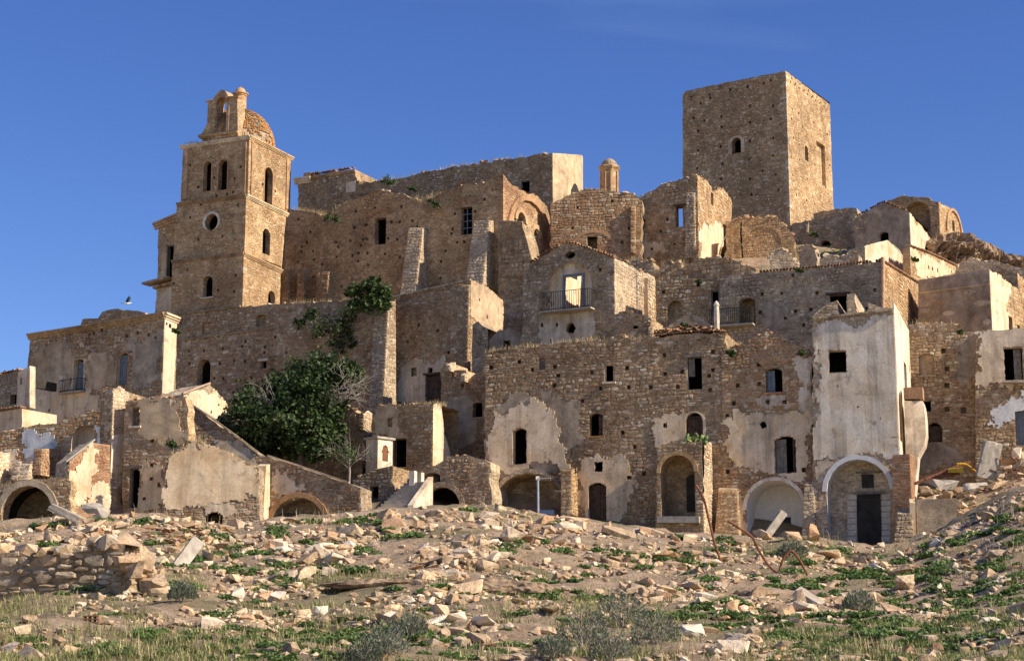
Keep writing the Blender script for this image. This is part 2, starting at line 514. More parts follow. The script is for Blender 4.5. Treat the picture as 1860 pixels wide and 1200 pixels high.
# ------------------------------------------------------------------ masonry
def make_stone_variant(r):
    n = r.choice([6, 7, 8])
    out, inn = [], []
    sq = r.uniform(3.0, 8.0)
    ph = r.uniform(0, 6.28)
    for i in range(n):
        a = ph + 2 * math.pi * (i + r.uniform(-.22, .22)) / n
        c, s = math.cos(a), math.sin(a)
        rad = (abs(c) ** sq + abs(s) ** sq) ** (-1 / sq) * 0.5 * r.uniform(.86, 1.02)
        out.append((c * rad, s * rad, -0.6))
        k = r.uniform(.8, .93)
        inn.append((c * rad * k, s * rad * k, r.uniform(.65, 1.0)))
    v = out + inn + [(r.uniform(-.1, .1), r.uniform(-.1, .1), r.uniform(.9, 1.15))]
    f = []
    for i in range(n):
        j = (i + 1) % n
        f.append([i, j, n + j, n + i])
        f.append([n + i, n + j, 2 * n])
    return np.array(v), f

def make_rock_variant(r, flat=1.0):
    bm = bmesh.new()
    for i in range(13):
        p = Vector((r.uniform(-1, 1), r.uniform(-1, 1), r.uniform(-1, 1)))
        m = max(abs(p.x), abs(p.y), abs(p.z))
        p = p / m * 0.5 * r.uniform(.82, 1.0) if r.random() < .8 else p.normalized() * .5
        p.z *= flat
        bm.verts.new(p)
    bmesh.ops.convex_hull(bm, input=bm.verts)
    loose = [v for v in bm.verts if not v.link_faces]
    for v in loose: bm.verts.remove(v)
    bmesh.ops.recalc_face_normals(bm, faces=bm.faces)
    bm.verts.index_update()
    v = np.array([tuple(q.co) for q in bm.verts]); f = [[q.index for q in fc.verts] for fc in bm.faces]
    bm.free()
    return v, f

_r = random.Random(11)
STONES = [make_stone_variant(_r) for _ in range(28)]
ROCKS = [make_rock_variant(_r, _r.uniform(.65, 1.0)) for _ in range(26)]
BRICKV = (np.array([(-.5, -.5, -.6), (.5, -.5, -.6), (.5, .5, -.6), (-.5, .5, -.6), (-.48, -.44, 1), (.48, -.44, 1), (.48, .44, 1), (-.48, .44, 1)]),
          [[0, 1, 5, 4], [1, 2, 6, 5], [2, 3, 7, 6], [3, 0, 4, 7], [4, 5, 6, 7]])
_shared = {}

def shared_mesh(kind, i, src, mat):
    key = (kind, i, mat)
    if key not in _shared:
        me = bpy.data.meshes.new(kind)
        me.from_pydata(src[0].tolist(), [], src[1])
        me.materials.append(M[mat])
        _shared[key] = me
    return _shared[key]

def pip(poly, x, y):
    c = False; j = len(poly) - 1
    for i in range(len(poly)):
        xi, yi = poly[i]; xj, yj = poly[j]
        if (yi > y) != (yj > y) and x < (xj - xi) * (y - yi) / (yj - yi) + xi: c = not c
        j = i
    return c

def spans(poly, y):
    xs = []
    j = len(poly) - 1
    for i in range(len(poly)):
        xi, yi = poly[i]; xj, yj = poly[j]
        if (yi > y) != (yj > y): xs.append((xj - xi) * (y - yi) / (yj - yi) + xi)
        j = i
    xs.sort()
    return [(xs[k], xs[k + 1]) for k in range(0, len(xs) - 1, 2)]

def isect(a, b):
    r = []
    for p in a:
        for q in b:
            lo, hi = max(p[0], q[0]), min(p[1], q[1])
            if hi > lo: r.append((lo, hi))
    return r

def subtract(a, cuts):
    for c in cuts:
        n = []
        for p in a:
            if c[1] <= p[0] or c[0] >= p[1]: n.append(p); continue
            if c[0] > p[0]: n.append((p[0], c[0]))
            if c[1] < p[1]: n.append((c[1], p[1]))
        a = n
    return a

def lay(poly, holes, rowh, wid, rg, skip=None, gap=.012, jit=1.0):
    """courses of stones inside a polygon, round its holes -> list of (u, v, w, h)"""
    v = min(p[1] for p in poly); top = max(p[1] for p in poly)
    res = []
    row = 0
    while v < top - 0.05:
        h = rg.uniform(*rowh)
        v1 = min(v + h, top)
        ys = (v + .01, (v + v1) / 2, v1 - .01)
        free = spans(poly, ys[1])
        for y in (ys[0], ys[2]):
            s = spans(poly, y)
            if s: free = isect(free, s)
        cuts = []
        for hp in holes:
            for y in ys: cuts += spans(hp, y)
        free = subtract(free, [(c[0] - .01, c[1] + .01) for c in cuts])
        for lo, hi in free:
            x = lo
            if jit == 0: x = lo
            while x < hi - .05:
                w = rg.uniform(*wid) if jit == 0 else wid[0] + (wid[1] - wid[0]) * rg.random() ** 1.5 * (1.45 if rg.random() < .12 else 1)
                if jit == 0 and x == lo and row % 2: w *= .5
                if hi - (x + w) < wid[0] * .6: w = hi - x
                u, vv = x + w / 2, (v + v1) / 2
                if not (skip and skip(u, vv)):
                    if jit and h > rowh[0] * 1.3 and rg.random() < .22:       # two thin stones in place of one
                        k = rg.uniform(.4, .6)
                        res.append((u, v + h * k / 2, w - gap, h * k - gap)); res.append((u, v + h * (k + 1) / 2, w - gap, h * (1 - k) - gap))
                    else:
                        hh = (v1 - v) * (rg.uniform(.72, 1.12) if jit else 1.0)
                        res.append((u, vv + (rg.uniform(-.035, .035) if jit else 0), w - gap, hh - gap))
                x += w
        v = v1; row += 1
    if jit:      # courses that wander
        sd = rg.uniform(0, 60)
        res = [(u, vv + noise.noise((u * .45 + sd, vv * .8, sd)) * .13 + noise.noise((u * 1.7, vv * 1.7, sd)) * .05, w, h) for u, vv, w, h in res]
    return res

def joined(items, variants, to_world, rg, rot=0.05):
    """many pieces in one mesh: items (u, v, w, h, proud); to_world maps Nx3 local -> Nx3 world"""
    V, F, T = [], [], []
    b = 0
    for (u, v, w, h, p) in items:
        sv, sf = rg.choice(variants)
        a = rg.uniform(-rot, rot); c, s = math.cos(a), math.sin(a)
        q = np.empty_like(sv)
        X = sv[:, 0] * w; Yv = sv[:, 1] * h
        q[:, 0] = u + X * c - Yv * s; q[:, 1] = v + X * s + Yv * c; q[:, 2] = sv[:, 2] * p
        V.append(q)
        F += [[i + b for i in f] for f in sf]
        T += [rg.random()] * len(sf)
        b += len(sv)
    return to_world(np.concatenate(V)), F, T

# ------------------------------------------------------------------ walls and buildings
class Plane:
    def __init__(s, C, u, n):
        s.C, s.u, s.n = Vector(C), Vector(u), Vector(n)
    def hit(s, px, py):
        d = ray(px, py)
        p = d * (s.n.dot(s.C) / s.n.dot(d)) - s.C
        return (p.dot(s.u), p.z)
    def at(s, uv, off=0.0):
        return s.C + s.u * uv[0] + Vector((0, 0, uv[1])) + s.n * off
    def arr(s, a):
        a = np.asarray(a, float)
        return np.array(s.C) + a[:, :1] * np.array(s.u) + a[:, 1:2] * np.array((0, 0, 1.0)) + a[:, 2:3] * np.array(s.n)
    def shift(s, off): return Plane(s.C + s.n * off, s.u, s.n)

def shape_uv(pl, h):
    k = h[0]
    if k == 'p': return [pl.hit(*q) for q in h[1]]
    if k == 'o':
        c = pl.hit(h[1], h[2]); rx = abs(pl.hit(h[1] + h[3], h[2])[0] - c[0]); ry = abs(pl.hit(h[1], h[2] - h[4])[1] - c[1])
        return [(c[0] + rx * math.cos(t), c[1] + ry * math.sin(t)) for t in [2 * math.pi * i / 14 for i in range(14)]]
    x0, y0, x1, y1 = h[1:5]
    xm, ym = (x0 + x1) / 2, (y0 + y1) / 2
    u0, u1 = pl.hit(x0, ym)[0], pl.hit(x1, ym)[0]
    v0, v1 = pl.hit(xm, y1)[1], pl.hit(xm, y0)[1]
    if u0 > u1: u0, u1 = u1, u0
    if k == 'r': return [(u0, v0), (u1, v0), (u1, v1), (u0, v1)]
    rise = (u1 - u0) / 2 if k == 'a' else (u1 - u0) * (0.2 if k == 's' else 0.32)
    rise = min(rise, (v1 - v0) * .8)
    cu = (u0 + u1) / 2; hw = (u1 - u0) / 2
    pts = [(u0, v0), (u1, v0)]
    n = 10
    if k == 'a': 
        pts += [(cu + hw * math.cos(math.pi * i / n), v1 - rise + rise * math.sin(math.pi * i / n)) for i in range(n + 1)]
    else:
        rad = (hw * hw + rise * rise) / (2 * rise); a0 = math.asin(min(1, hw / rad))
        pts += [(cu + rad * math.sin(a0 - 2 * a0 * i / n), v1 - rad + rad * math.cos(a0 - 2 * a0 * i / n)) for i in range(n + 1)]
    return pts

def tri_fill(poly, holes, rg=None, spacing=None, amp=0.0):
    """triangles of a polygon with holes; returns 2d verts, tris, is_interior flags"""
    vs2, es = [], []
    def ring(r):
        b = len(vs2)
        vs2.extend(Vector(q) for q in r)
        es.extend((b + i, b + (i + 1) % len(r)) for i in range(len(r)))
    ring(poly)
    for h in holes: ring(h)
    nb = len(vs2)
    if spacing:
        u0 = min(p[0] for p in poly); u1 = max(p[0] for p in poly); v0 = min(p[1] for p in poly); v1 = max(p[1] for p in poly)
        u = u0 + spacing / 2
        while u < u1:
            v = v0 + spacing / 2
            while v < v1:
                q = (u + rg.uniform(-.3, .3) * spacing, v + rg.uniform(-.3, .3) * spacing)
                if pip(poly, *q) and not any(pip(h, *q) for h in holes): vs2.append(Vector(q))
                v += spacing
            u += spacing
    ov, oe, of, iv, ie, iff = delaunay_2d_cdt(vs2, es, [], 0, 1e-5)
    tris = []
    for f in of:
        c = sum((ov[i] for i in f), Vector((0, 0))) / len(f)
        if pip(poly, c.x, c.y) and not any(pip(h, c.x, c.y) for h in holes): tris.append(list(f))
    inner = [all(k >= nb for k in orig) if orig else False for orig in iv]
    return [tuple(q) for q in ov], tris, inner

def ragged(poly, rg, step=.35, amp=.09, keep_low=None):
    """break up straight edges; points under keep_low stay"""
    out = []
    for i in range(len(poly)):
        a, b = poly[i], poly[(i + 1) % len(poly)]
        L = math.hypot(b[0] - a[0], b[1] - a[1]); k = max(1, int(L / step))
        for j in range(k):
            t = j / k
            q = (a[0] + (b[0] - a[0]) * t, a[1] + (b[1] - a[1]) * t)
            low = keep_low is not None and (q[1] < keep_low)
            if j and not low: q = (q[0] + rg.uniform(-amp, amp), q[1] + rg.uniform(-amp, amp))
            out.append(q)
    return out

def fractal_edge(poly, rg, amp=.3):
    """torn outline of a patch of render"""
    sd = rg.uniform(0, 90); out = []
    for i in range(len(poly)):
        a, b = poly[i], poly[(i + 1) % len(poly)]
        L = math.hypot(b[0] - a[0], b[1] - a[1]); k = max(1, int(L / .13))
        for j in range(k):
            t = j / k
            x, y = a[0] + (b[0] - a[0]) * t, a[1] + (b[1] - a[1]) * t
            dx = dy = 0
            for fq, am in ((.8, 1.0), (2.1, .5), (5.5, .28)):
                dx += noise.noise((x * fq + sd, y * fq, sd)) * am; dy += noise.noise((x * fq, y * fq + sd, sd + 40)) * am
            out.append((x + dx * amp, y + dy * amp))
    return out

def pip_np(poly, X, Y):
    c = np.zeros(X.shape, bool); j = len(poly) - 1
    for i in range(len(poly)):
        xi, yi = poly[i]; xj, yj = poly[j]
        if yi != yj: c ^= ((yi > Y) != (yj > Y)) & (X < (xj - xi) * (Y - yi) / (yj - yi) + xi)
        j = i
    return c

def flaked(uv, poly, holes, rg, c=.1, tear=.75):
    """cells of a patch of old render whose edge has flaked away -> set of (i, j), cell size"""
    x0 = min(q[0] for q in uv) - .5; x1 = max(q[0] for q in uv) + .5; y0 = min(q[1] for q in uv) - .5; y1 = max(q[1] for q in uv) + .5
    nx, ny = int((x1 - x0) / c) + 1, int((y1 - y0) / c) + 1
    I, J = np.meshgrid(np.arange(nx), np.arange(ny))
    X = x0 + (I + .5) * c; Y = y0 + (J + .5) * c
    sd = np.full(X.shape, 1e9)
    for k in range(len(uv)):
        a, b = uv[k], uv[(k + 1) % len(uv)]
        dx, dy = b[0] - a[0], b[1] - a[1]; L = dx * dx + dy * dy + 1e-9
        t = np.clip(((X - a[0]) * dx + (Y - a[1]) * dy) / L, 0, 1)
        sd = np.minimum(sd, np.hypot(X - a[0] - t * dx, Y - a[1] - t * dy))
    sd = np.where(pip_np(uv, X, Y), sd, -sd)
    ok = (sd > -.45) & pip_np(poly, X, Y)
    for h in holes: ok &= ~pip_np(h, X, Y)
    s0 = rg.uniform(0, 99); cells = set()
    for i, j in zip(I[ok], J[ok]):
        x, y = x0 + (i + .5) * c, y0 + (j + .5) * c
        f = noise.noise((x * .7 + s0, y * .7, s0)) + .6 * noise.noise((x * 1.9, y * 1.9 + s0, s0)) + .4 * noise.noise((x * 5.1, y * 5.1, s0))
        if sd[j, i] * 1.35 + f * tear + .06 > 0: cells.add((int(i), int(j)))
    return cells, x0, y0, c

def jit_keep(u, v, hk):
    return not any(pip(h, u, v) for h in hk)

BLD = {}
GRASS_TOPS = []       # (world point list) where dry grass grows
N_STONE = [0]

class Bld:
    def __init__(s, name, label, cat, corner, a, Y, stone='stone_brown', mortar='mortar_brown', D=5.0, group=None, seed=None, thing=None, dpx=None):
        s.a = R(a)
        px, py = corner
        C = P(px, py, Y)
        s.pf = Plane(C, (math.cos(s.a), -math.sin(s.a), 0), (-math.sin(s.a), -math.cos(s.a), 0))
        s.ps = Plane(C, (math.sin(s.a), math.cos(s.a), 0), (math.cos(s.a), -math.sin(s.a), 0))
        s.stone, s.mortar, s.D = stone, mortar, (s.ps.hit(*dpx)[0] if dpx else D)
        s.rg = random.Random(seed if seed is not None else hash((corner, Y)) & 0xffff)
        s.name, s.label, s.cat, s.group = name, label, cat, group
        s.root = thing
        s.sided = False
    def face(s, which='f', outline=None, holes=(), plaster=(), rowh=(.15, .29), wid=(.2, .5), proud=(.025, .06),
             cover=0.0, rag=.1, masonry=True, putlogs=(), through=False, body=True, stone=None, mortar=None, drop_right=None, cap=300, off=0.0, thick=None, brick=False, no_back=False):
        pl = (s.pf if which == 'f' else s.ps).shift(off)
        rg = s.rg
        stone = stone or s.stone; mortar = mortar or s.mortar
        lim = (lambda q: (q[0] if q[0] > .33 else 0.0, q[1])) if which == 's' else ((lambda q: (q[0] if q[0] < -.33 else 0.0, q[1])) if drop_right is not None else (lambda q: q))
        base = [lim(pl.hit(*q)) for q in outline]
        if s.root is None:
            lo = min(range(len(base)), key=lambda i: base[i][1])
            cu = sum(b[0] for b in base) / len(base)
            s.root = empty(s.name, tuple(pl.at((cu, base[lo][1]))), s.label, s.cat, s.group)
        vlo = min(b[1] for b in base)
        poly = [lim(q) for q in (ragged(base, rg, .4, rag, vlo + .3) if rag else base)]
        D = thick if thick else s.D
        hs = [shape_uv(pl, h[0]) for h in holes]
        pts_put = []
        for q in putlogs:
            u, v = pl.hit(q[0], q[1]); k = (q[2] if len(q) > 2 else .11)
            if pip(poly, u, v) and not any(pip(hh, u, v) for hh in hs):
                pts_put.append([(u - k, v - k * 1.1), (u + k, v - k * 1.1), (u + k, v + k * 1.1), (u - k, v + k * 1.1)])
        allh = hs + pts_put
        # wall face
        v2, tris, inner = tri_fill(poly, allh, rg, .7)
        V = [pl.at(q, -rg.uniform(0, .035) if inn else 0.0) for q, inn in zip(v2, inner)]
        F = [list(t) for t in tris]
        for h in pts_put:
            b = len(V)
            V += [pl.at(q) for q in h] + [pl.at(q, -.4) for q in h]
            F += [[b + i, b + (i + 1) % 4, b + 4 + (i + 1) % 4, b + 4 + i] for i in range(4)] + [[b + 4, b + 5, b + 6, b + 7]]
        wall = mk('wall' if which == 'f' else 'side_wall', V, F, mortar, s.root)
        # rest of the solid
        if body:
            n = len(poly)
            V = [pl.at(q) for q in poly] + [pl.at(q, -D) for q in poly]
            F = []
            for i in range(n):
                j = (i + 1) % n
                if drop_right is not None:
                    a_, b_ = poly[i], poly[j]
                    if min(a_[0], b_[0]) > drop_right and abs(a_[1] - b_[1]) > abs(a_[0] - b_[0]) * 1.2: continue
                F.append([i, j, n + j, n + i])
            if through:
                bv, bt, _ = tri_fill(poly, hs)
                b = len(V)
                V += [pl.at(q, -D) for q in bv]; F += [[b + i for i in t] for t in bt]
            elif not no_back:
                F.append([n + i for i in range(n)])
            mk('back_wall', V, F, mortar, s.root)
        # plaster
        pls = []
        for item in plaster:
            pp, pm = item[0], item[1]
            th = (item[2] if len(item) > 2 else .05) * .6 + .012
            uv = [pl.hit(*q) for q in pp]
            if len(item) >= 4:
                uv = [lim(q) for q in fractal_edge(uv, rg, item[3])]
                pls.append(lambda u, v, uv=uv: pip(uv, u, v))
                bu = (min(q[0] for q in uv), max(q[0] for q in uv), min(q[1] for q in uv), max(q[1] for q in uv))
                near_h = [h for h in allh if max(q[0] for q in h) > bu[0] and min(q[0] for q in h) < bu[1] and max(q[1] for q in h) > bu[2] and min(q[1] for q in h) < bu[3]]
                pv, pt, inn = tri_fill(uv, near_h, rg, .6)
                pt = [t for t in pt if pip(poly, sum(pv[i][0] for i in t) / 3, sum(pv[i][1] for i in t) / 3)]
                comps = [(pv, [list(t) for t in pt], inn)]
            else:
                cells, gx, gy, cs = flaked(uv, poly, allh, rg)
                pls.append(lambda u, v, cells=cells, gx=gx, gy=gy, cs=cs: (int((u - gx) / cs), int((v - gy) / cs)) in cells)
                comps = []; left = set(cells)
                while left:
                    st_ = [left.pop()]; comp = []
                    while st_:
                        q = st_.pop(); comp.append(q)
                        for d in ((1, 0), (-1, 0), (0, 1), (0, -1)):
                            r_ = (q[0] + d[0], q[1] + d[1])
                            if r_ in left: left.discard(r_); st_.append(r_)
                    if len(comp) < 5: continue
                    idx = {}; pv = []; fs = []
                    def vid(i, j):
                        if (i, j) not in idx:
                            idx[(i, j)] = len(pv); pv.append((gx + i * cs + rg.uniform(-.38, .38) * cs, gy + j * cs + rg.uniform(-.38, .38) * cs))
                        return idx[(i, j)]
                    for (i, j) in comp: fs.append([vid(i, j), vid(i + 1, j), vid(i + 1, j + 1), vid(i, j + 1)])
                    pv = [lim(q) for q in pv] if which == 's' or drop_right is not None else pv
                    comps.append((pv, fs, [True] * len(pv)))
            for (pv, pt, inn) in comps:
                sdz = rg.uniform(0, 50)
                Vp = [pl.at(q, th + (noise.noise((q[0] * 1.3 + sdz, q[1] * 1.3, sdz)) * .016 if i_ else 0)) for q, i_ in zip(pv, inn)]
                Fp = [list(t) for t in pt]
                ec = {}
                for t in pt:
                    for i in range(len(t)):
                        e = (t[i], t[(i + 1) % len(t)]); k_ = tuple(sorted(e)); ec[k_] = ec.get(k_, 0) + 1
                b = len(Vp)
                Vp += [pl.at(q, -.02) for q in pv]
                for (i, j), c in ec.items():
                    if c == 1: Fp.append([i, j, b + j, b + i])
                used = sorted({i for f_ in Fp for i in f_}); mp_ = {o_: n_ for n_, o_ in enumerate(used)}
                if Fp: mk('plaster', [Vp[i] for i in used], [[mp_[i] for i in f_] for f_ in Fp], pm, wall)
        # openings
        for (h, uv) in zip(holes, hs):
            s.opening(pl, h, uv, mortar, D, through, wall)
        # stones
        if masonry:
            seed = rg.uniform(0, 50)
            hk = [h for h in allh]
            def skip(u, v):
                for q in pls:
                    if q(u, v): return True
                f_ = noise.noise((u * .33 + seed, v * .33, seed)) + .55 * noise.noise((u * .9, v * .9 + seed, seed)) + .3 * noise.noise((u * 2.4 + seed, v * 2.4, seed))
                return f_ * .42 + .5 + rg.uniform(-.06, .06) < max(cover, .2)
            st = lay(poly, hk, rowh, wid, rg, skip, jit=0 if brick else 1)
            items = []
            for (u, v, w, h) in st:       # flush, mortared areas next to washed-out ones
                er = min(1, max(.12, noise.noise((u * .3 + seed, v * .3, seed + 7)) * 1.3 + .55))
                if jit_keep(u, v, hk): items.append((u, v, w, h, rg.uniform(*proud) * (er if not brick else 1)))
            dist = (pl.at((0, 0))).y
            pxm = FPX / max(dist, 1)
            fore = abs(pl.n.y) if abs(pl.n.y) > .2 else .2
            items.sort(key=lambda t: -t[2] * fore * t[3])
            big = []
            if not brick:
                big = [t for t in items if math.sqrt(t[2] * fore * t[3]) * pxm >= 8.5][:cap]
            rest = items[len(big):]
            org = world_of(s.root)
            for (u, v, w, h, p) in big:
                i = rg.randrange(len(STONES))
                o = bpy.data.objects.new('stone', shared_mesh('stone', i, STONES[i], stone))
                a = rg.uniform(-.05, .05); c, sn = math.cos(a), math.sin(a)
                ax = (pl.u * c + Vector((0, 0, sn))) * w; ay = (Vector((0, 0, c)) - pl.u * sn) * h; az = pl.n * p
                t = pl.at((u, v)) - org
                o.matrix_basis = Matrix(((ax.x, ay.x, az.x, t.x), (ax.y, ay.y, az.y, t.y), (ax.z, ay.z, az.z, t.z), (0, 0, 0, 1)))
                o.parent = wall
                COL.objects.link(o)
            N_STONE[0] += len(big)
            if rest:
                vv, ff, tt = joined(rest, [BRICKV] if brick else STONES, pl.arr, rg, 0.0 if brick else .05)
                mk('brickwork' if brick else 'small_stones', vv, ff, stone, wall, tone=tt, kind='stuff')
        return pl, poly, wall
    def opening(s, pl, h, uv, mortar, D, through, wall):
        """a real hole: reveal and the room behind it, then frames and leaves"""
        opt = h[1] if len(h) > 1 else {}
        kind = opt.get('name', 'window')
        n = len(uv)
        jd = opt.get('jamb', .45)
        cu = sum(q[0] for q in uv) / n; cv = sum(q[1] for q in uv) / n
        V = [pl.at(q) for q in uv]; F = []; mi = []
        if through or opt.get('through'):
            V += [pl.at(q, -D) for q in uv]
            F += [[i, (i + 1) % n, n + (i + 1) % n, n + i] for i in range(n)]; mi += [0] * n
        elif 'back' in opt:
            V += [pl.at(q, -jd) for q in uv]
            F += [[i, (i + 1) % n, n + (i + 1) % n, n + i] for i in range(n)] + [[n + i for i in range(n)]]
            mi += [0] * n + [1]
        else:
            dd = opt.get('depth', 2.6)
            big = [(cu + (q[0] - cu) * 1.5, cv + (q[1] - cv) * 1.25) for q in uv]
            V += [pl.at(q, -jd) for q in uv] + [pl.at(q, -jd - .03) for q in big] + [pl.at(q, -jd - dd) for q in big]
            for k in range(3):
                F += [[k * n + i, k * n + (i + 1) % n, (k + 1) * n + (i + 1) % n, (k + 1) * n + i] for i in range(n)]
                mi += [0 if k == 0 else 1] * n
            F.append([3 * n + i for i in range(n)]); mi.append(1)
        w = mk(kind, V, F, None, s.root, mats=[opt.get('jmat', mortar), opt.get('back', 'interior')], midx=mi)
        u0 = min(q[0] for q in uv); u1 = max(q[0] for q in uv); v0 = min(q[1] for q in uv); v1 = max(q[1] for q in uv)
        up = Vector((0, 0, 1))
        def bx(name, a0, a1, b0, b1, o0, o1, mat, par=w):
            c = pl.at(((a0 + a1) / 2, (b0 + b1) / 2), (o0 + o1) / 2)
            return MB().obox(c, pl.u, pl.n, up, (a1 - a0) / 2, (o1 - o0) / 2, (b1 - b0) / 2).build(name, mat, par)
        if 'sill' in opt: bx('sill', u0 - .12, u1 + .12, v0 - .09, v0 + .015, -.2, .14, opt['sill'])
        if 'lintel' in opt: bx('lintel', u0 - .18, u1 + .18, v1 - .01, v1 + .14, -.2, .10, opt['lintel'])
        if 'frame' in opt:
            t = .07; m = opt['frame']; o0, o1 = -.22, -.12
            mb = MB()
            for (a0, a1, b0, b1) in ((u0, u0 + t, v0, v1), (u1 - t, u1, v0, v1), (u0 + t, u1 - t, v1 - t, v1 - .001)):
                mb.obox(pl.at(((a0 + a1) / 2, (b0 + b1) / 2), (o0 + o1) / 2), pl.u, pl.n, up, (a1 - a0) / 2, (o1 - o0) / 2, (b1 - b0) / 2)
            mb.build('frame', m, w)
        if 'bars' in opt:
            nx, ny = opt['bars']; t = .03; mb = MB()
            for i in range(1, nx): mb.obox(pl.at((u0 + (u1 - u0) * i / nx, cv), -.17), pl.u, pl.n, up, t, .03, (v1 - v0) / 2)
            for j in range(1, ny): mb.obox(pl.at((cu, v0 + (v1 - v0) * j / ny), -.171), pl.u, pl.n, up, (u1 - u0) / 2, .029, t)
            mb.build('glazing_bars', 'frame_grey', w)
        for lf in opt.get('leaves', ()):       # (from, to) fractions of the width, bottom and top fractions, material
            fa, fb, ga, gb, mt = lf
            a0 = u0 + (u1 - u0) * fa; a1 = u0 + (u1 - u0) * fb; b0 = v0 + (v1 - v0) * ga; b1 = v0 + (v1 - v0) * gb
            mb = MB(); k = max(2, int((a1 - a0) / .16))
            for i in range(k):
                c0 = a0 + (a1 - a0) * i / k + .006; c1 = a0 + (a1 - a0) * (i + 1) / k - .006
                mb.obox(pl.at(((c0 + c1) / 2, (b0 + b1) / 2), -.24 - .012 * (i % 2)), pl.u, pl.n, up, (c1 - c0) / 2, .025, (b1 - b0) / 2)
            for g in (.18, .82):
                mb.obox(pl.at(((a0 + a1) / 2, b0 + (b1 - b0) * g), -.2), pl.u, pl.n, up, (a1 - a0) / 2, .03, .06)
            mb.build('door_leaf' if kind == 'doorway' else 'shutter', mt, w)
        if 'surround' in opt:       # raised band round the opening
            wd, th, mt = opt['surround']
            big = []
            for q in uv:
                dx, dy = q[0] - cu, q[1] - cv
                big.append((q[0] + (wd if dx > 0 else -wd) * min(1, abs(dx) / ((u1 - u0) / 2)), q[1] + (wd if dy > 0 else -0.0) * min(1, abs(dy) / ((v1 - v0) / 2)) ** (1 if dy > 0 else 1)))
            Vs = [pl.at(q, th) for q in uv] + [pl.at(q, th) for q in big] + [pl.at(q, -.02) for q in big] + [pl.at(q, -.02) for q in uv]
            Fs = []
            for i in range(n):
                j = (i + 1) % n
                Fs += [[i, j, n + j, n + i], [n + i, n + j, 2 * n + j, 2 * n + i], [3 * n + i, 3 * n + j, j, i]]
            mk('surround', Vs, Fs, mt, w)
        return w

def band(b, pl, pxpts, name, mat, h, out, drop=0.0, parent=None, steps=1):
    """a moulding that follows a line on a wall"""
    mb = MB()
    uv = [pl.hit(*q) for q in pxpts]
    for i in range(len(uv) - 1):
        for k in range(steps):
            o = out * (k + 1) / steps
            z0 = drop + h * k / steps; z1 = drop + h * (k + 1) / steps
            p, q = uv[i], uv[i + 1]
            e = .004 * i
            mb.box8([pl.at((p[0], p[1] + z0), -.05), pl.at((q[0], q[1] + z0), -.05), pl.at((q[0], q[1] + z0), o + e), pl.at((p[0], p[1] + z0), o + e),
                     pl.at((p[0], p[1] + z1), -.05), pl.at((q[0], q[1] + z1), -.05), pl.at((q[0], q[1] + z1), o + e), pl.at((p[0], p[1] + z1), o + e)])
    return mb.build(name, mat, parent or b.root)

def tiles_along(b, pl, pxpts, r=.10, length=.5, out=.16, parent=None, mat='tile', lift=0.02, jitter=.03):
    """row of curved roof tiles whose ends show along a wall top"""
    rg = b.rg
    V, F, T = [], [], []
    uv = [pl.hit(*q) for q in pxpts]
    for i in range(len(uv) - 1):
        p, q = Vector(uv[i]), Vector(uv[i + 1])
        L = (q - p).length; k = max(1, int(L / (r * 2.05)))
        d = (q - p) / L
        for j in range(k):
            if rg.random() < .06: continue
            c = p + d * (L * (j + .5) / k)
            for layer in (0, 1):
                bse = len(V); rr = r * rg.uniform(.9, 1.1); o = out + rg.uniform(-jitter, jitter) - layer * .05
                zz = lift + rg.uniform(-.02, .02) + layer * .07
                for off in (o, o - length):
                    for rad in (rr, rr * .72):
                        for t in range(6):
                            an = math.pi * t / 5
                            V.append(tuple(pl.at((c.x + math.cos(an) * rad, c.y + zz + math.sin(an) * rad * .9), off)))
                for t in range(5):
                    A, B, Cc, Dd = bse, bse + 6, bse + 12, bse + 18
                    F += [[A + t, A + t + 1, Cc + t + 1, Cc + t], [A + t, A + t + 1, B + t + 1, B + t]]
                    T += [rg.random()] * 2
                if layer == 0 and rg.random() < .5: break
    return mk('roof_tiles', V, F, mat, parent or b.root, tone=T, kind='stuff')

def grass_top(pl, pxpts, dens=1.0, h=.45, depth=.5):
    uv = [pl.hit(*q) for q in pxpts]
    for i in range(len(uv) - 1):
        p, q = uv[i], uv[i + 1]
        L = math.hypot(q[0] - p[0], q[1] - p[1])
        for k in range(int(L * 75 * dens)):
            t = rnd.random()
            if noise.noise((p[0] + (q[0] - p[0]) * t * 1.0, p[1], 3.3)) * .5 + .5 + rnd.uniform(-.25, .25) < .42: continue
            GRASS_TOPS.append((pl.at((p[0] + (q[0] - p[0]) * t, p[1] + (q[1] - p[1]) * t - .04), -rnd.uniform(0, depth)), h * rnd.uniform(.2, 1.0)))

def coping(b, pl, pxpts, size=(.14, .34), dens=2.2, mat=None, parent=None):
    """loose stones left along a broken wall top"""
    rg = b.rg
    uv = [pl.hit(*q) for q in pxpts]
    V, F, T = [], [], []; base = 0
    for i in range(len(uv) - 1):
        p, q = uv[i], uv[i + 1]
        L = math.hypot(q[0] - p[0], q[1] - p[1])
        for k in range(max(1, int(L * dens))):
            t = rg.random(); s_ = rg.uniform(*size)
            sv, sf = rg.choice(ROCKS)
            m = Matrix.Rotation(rg.uniform(0, 6.28), 3, 'Z') @ Matrix.Rotation(rg.uniform(-.5, .5), 3, 'X')
            c = pl.at((p[0] + (q[0] - p[0]) * t, p[1] + (q[1] - p[1]) * t + s_ * .15), rg.uniform(-.45, -.05))
            w = (sv * np.array((s_ * rg.uniform(.9, 1.6), s_, s_ * .8))) @ np.array(m).T + np.array(c)
            V.append(w); F += [[x + base for x in f] for f in sf]; T += [rg.random()] * len(sf); base += len(sv)
    return mk('coping_stones', np.concatenate(V), F, mat or b.stone, parent or b.root, tone=T, kind='stuff')

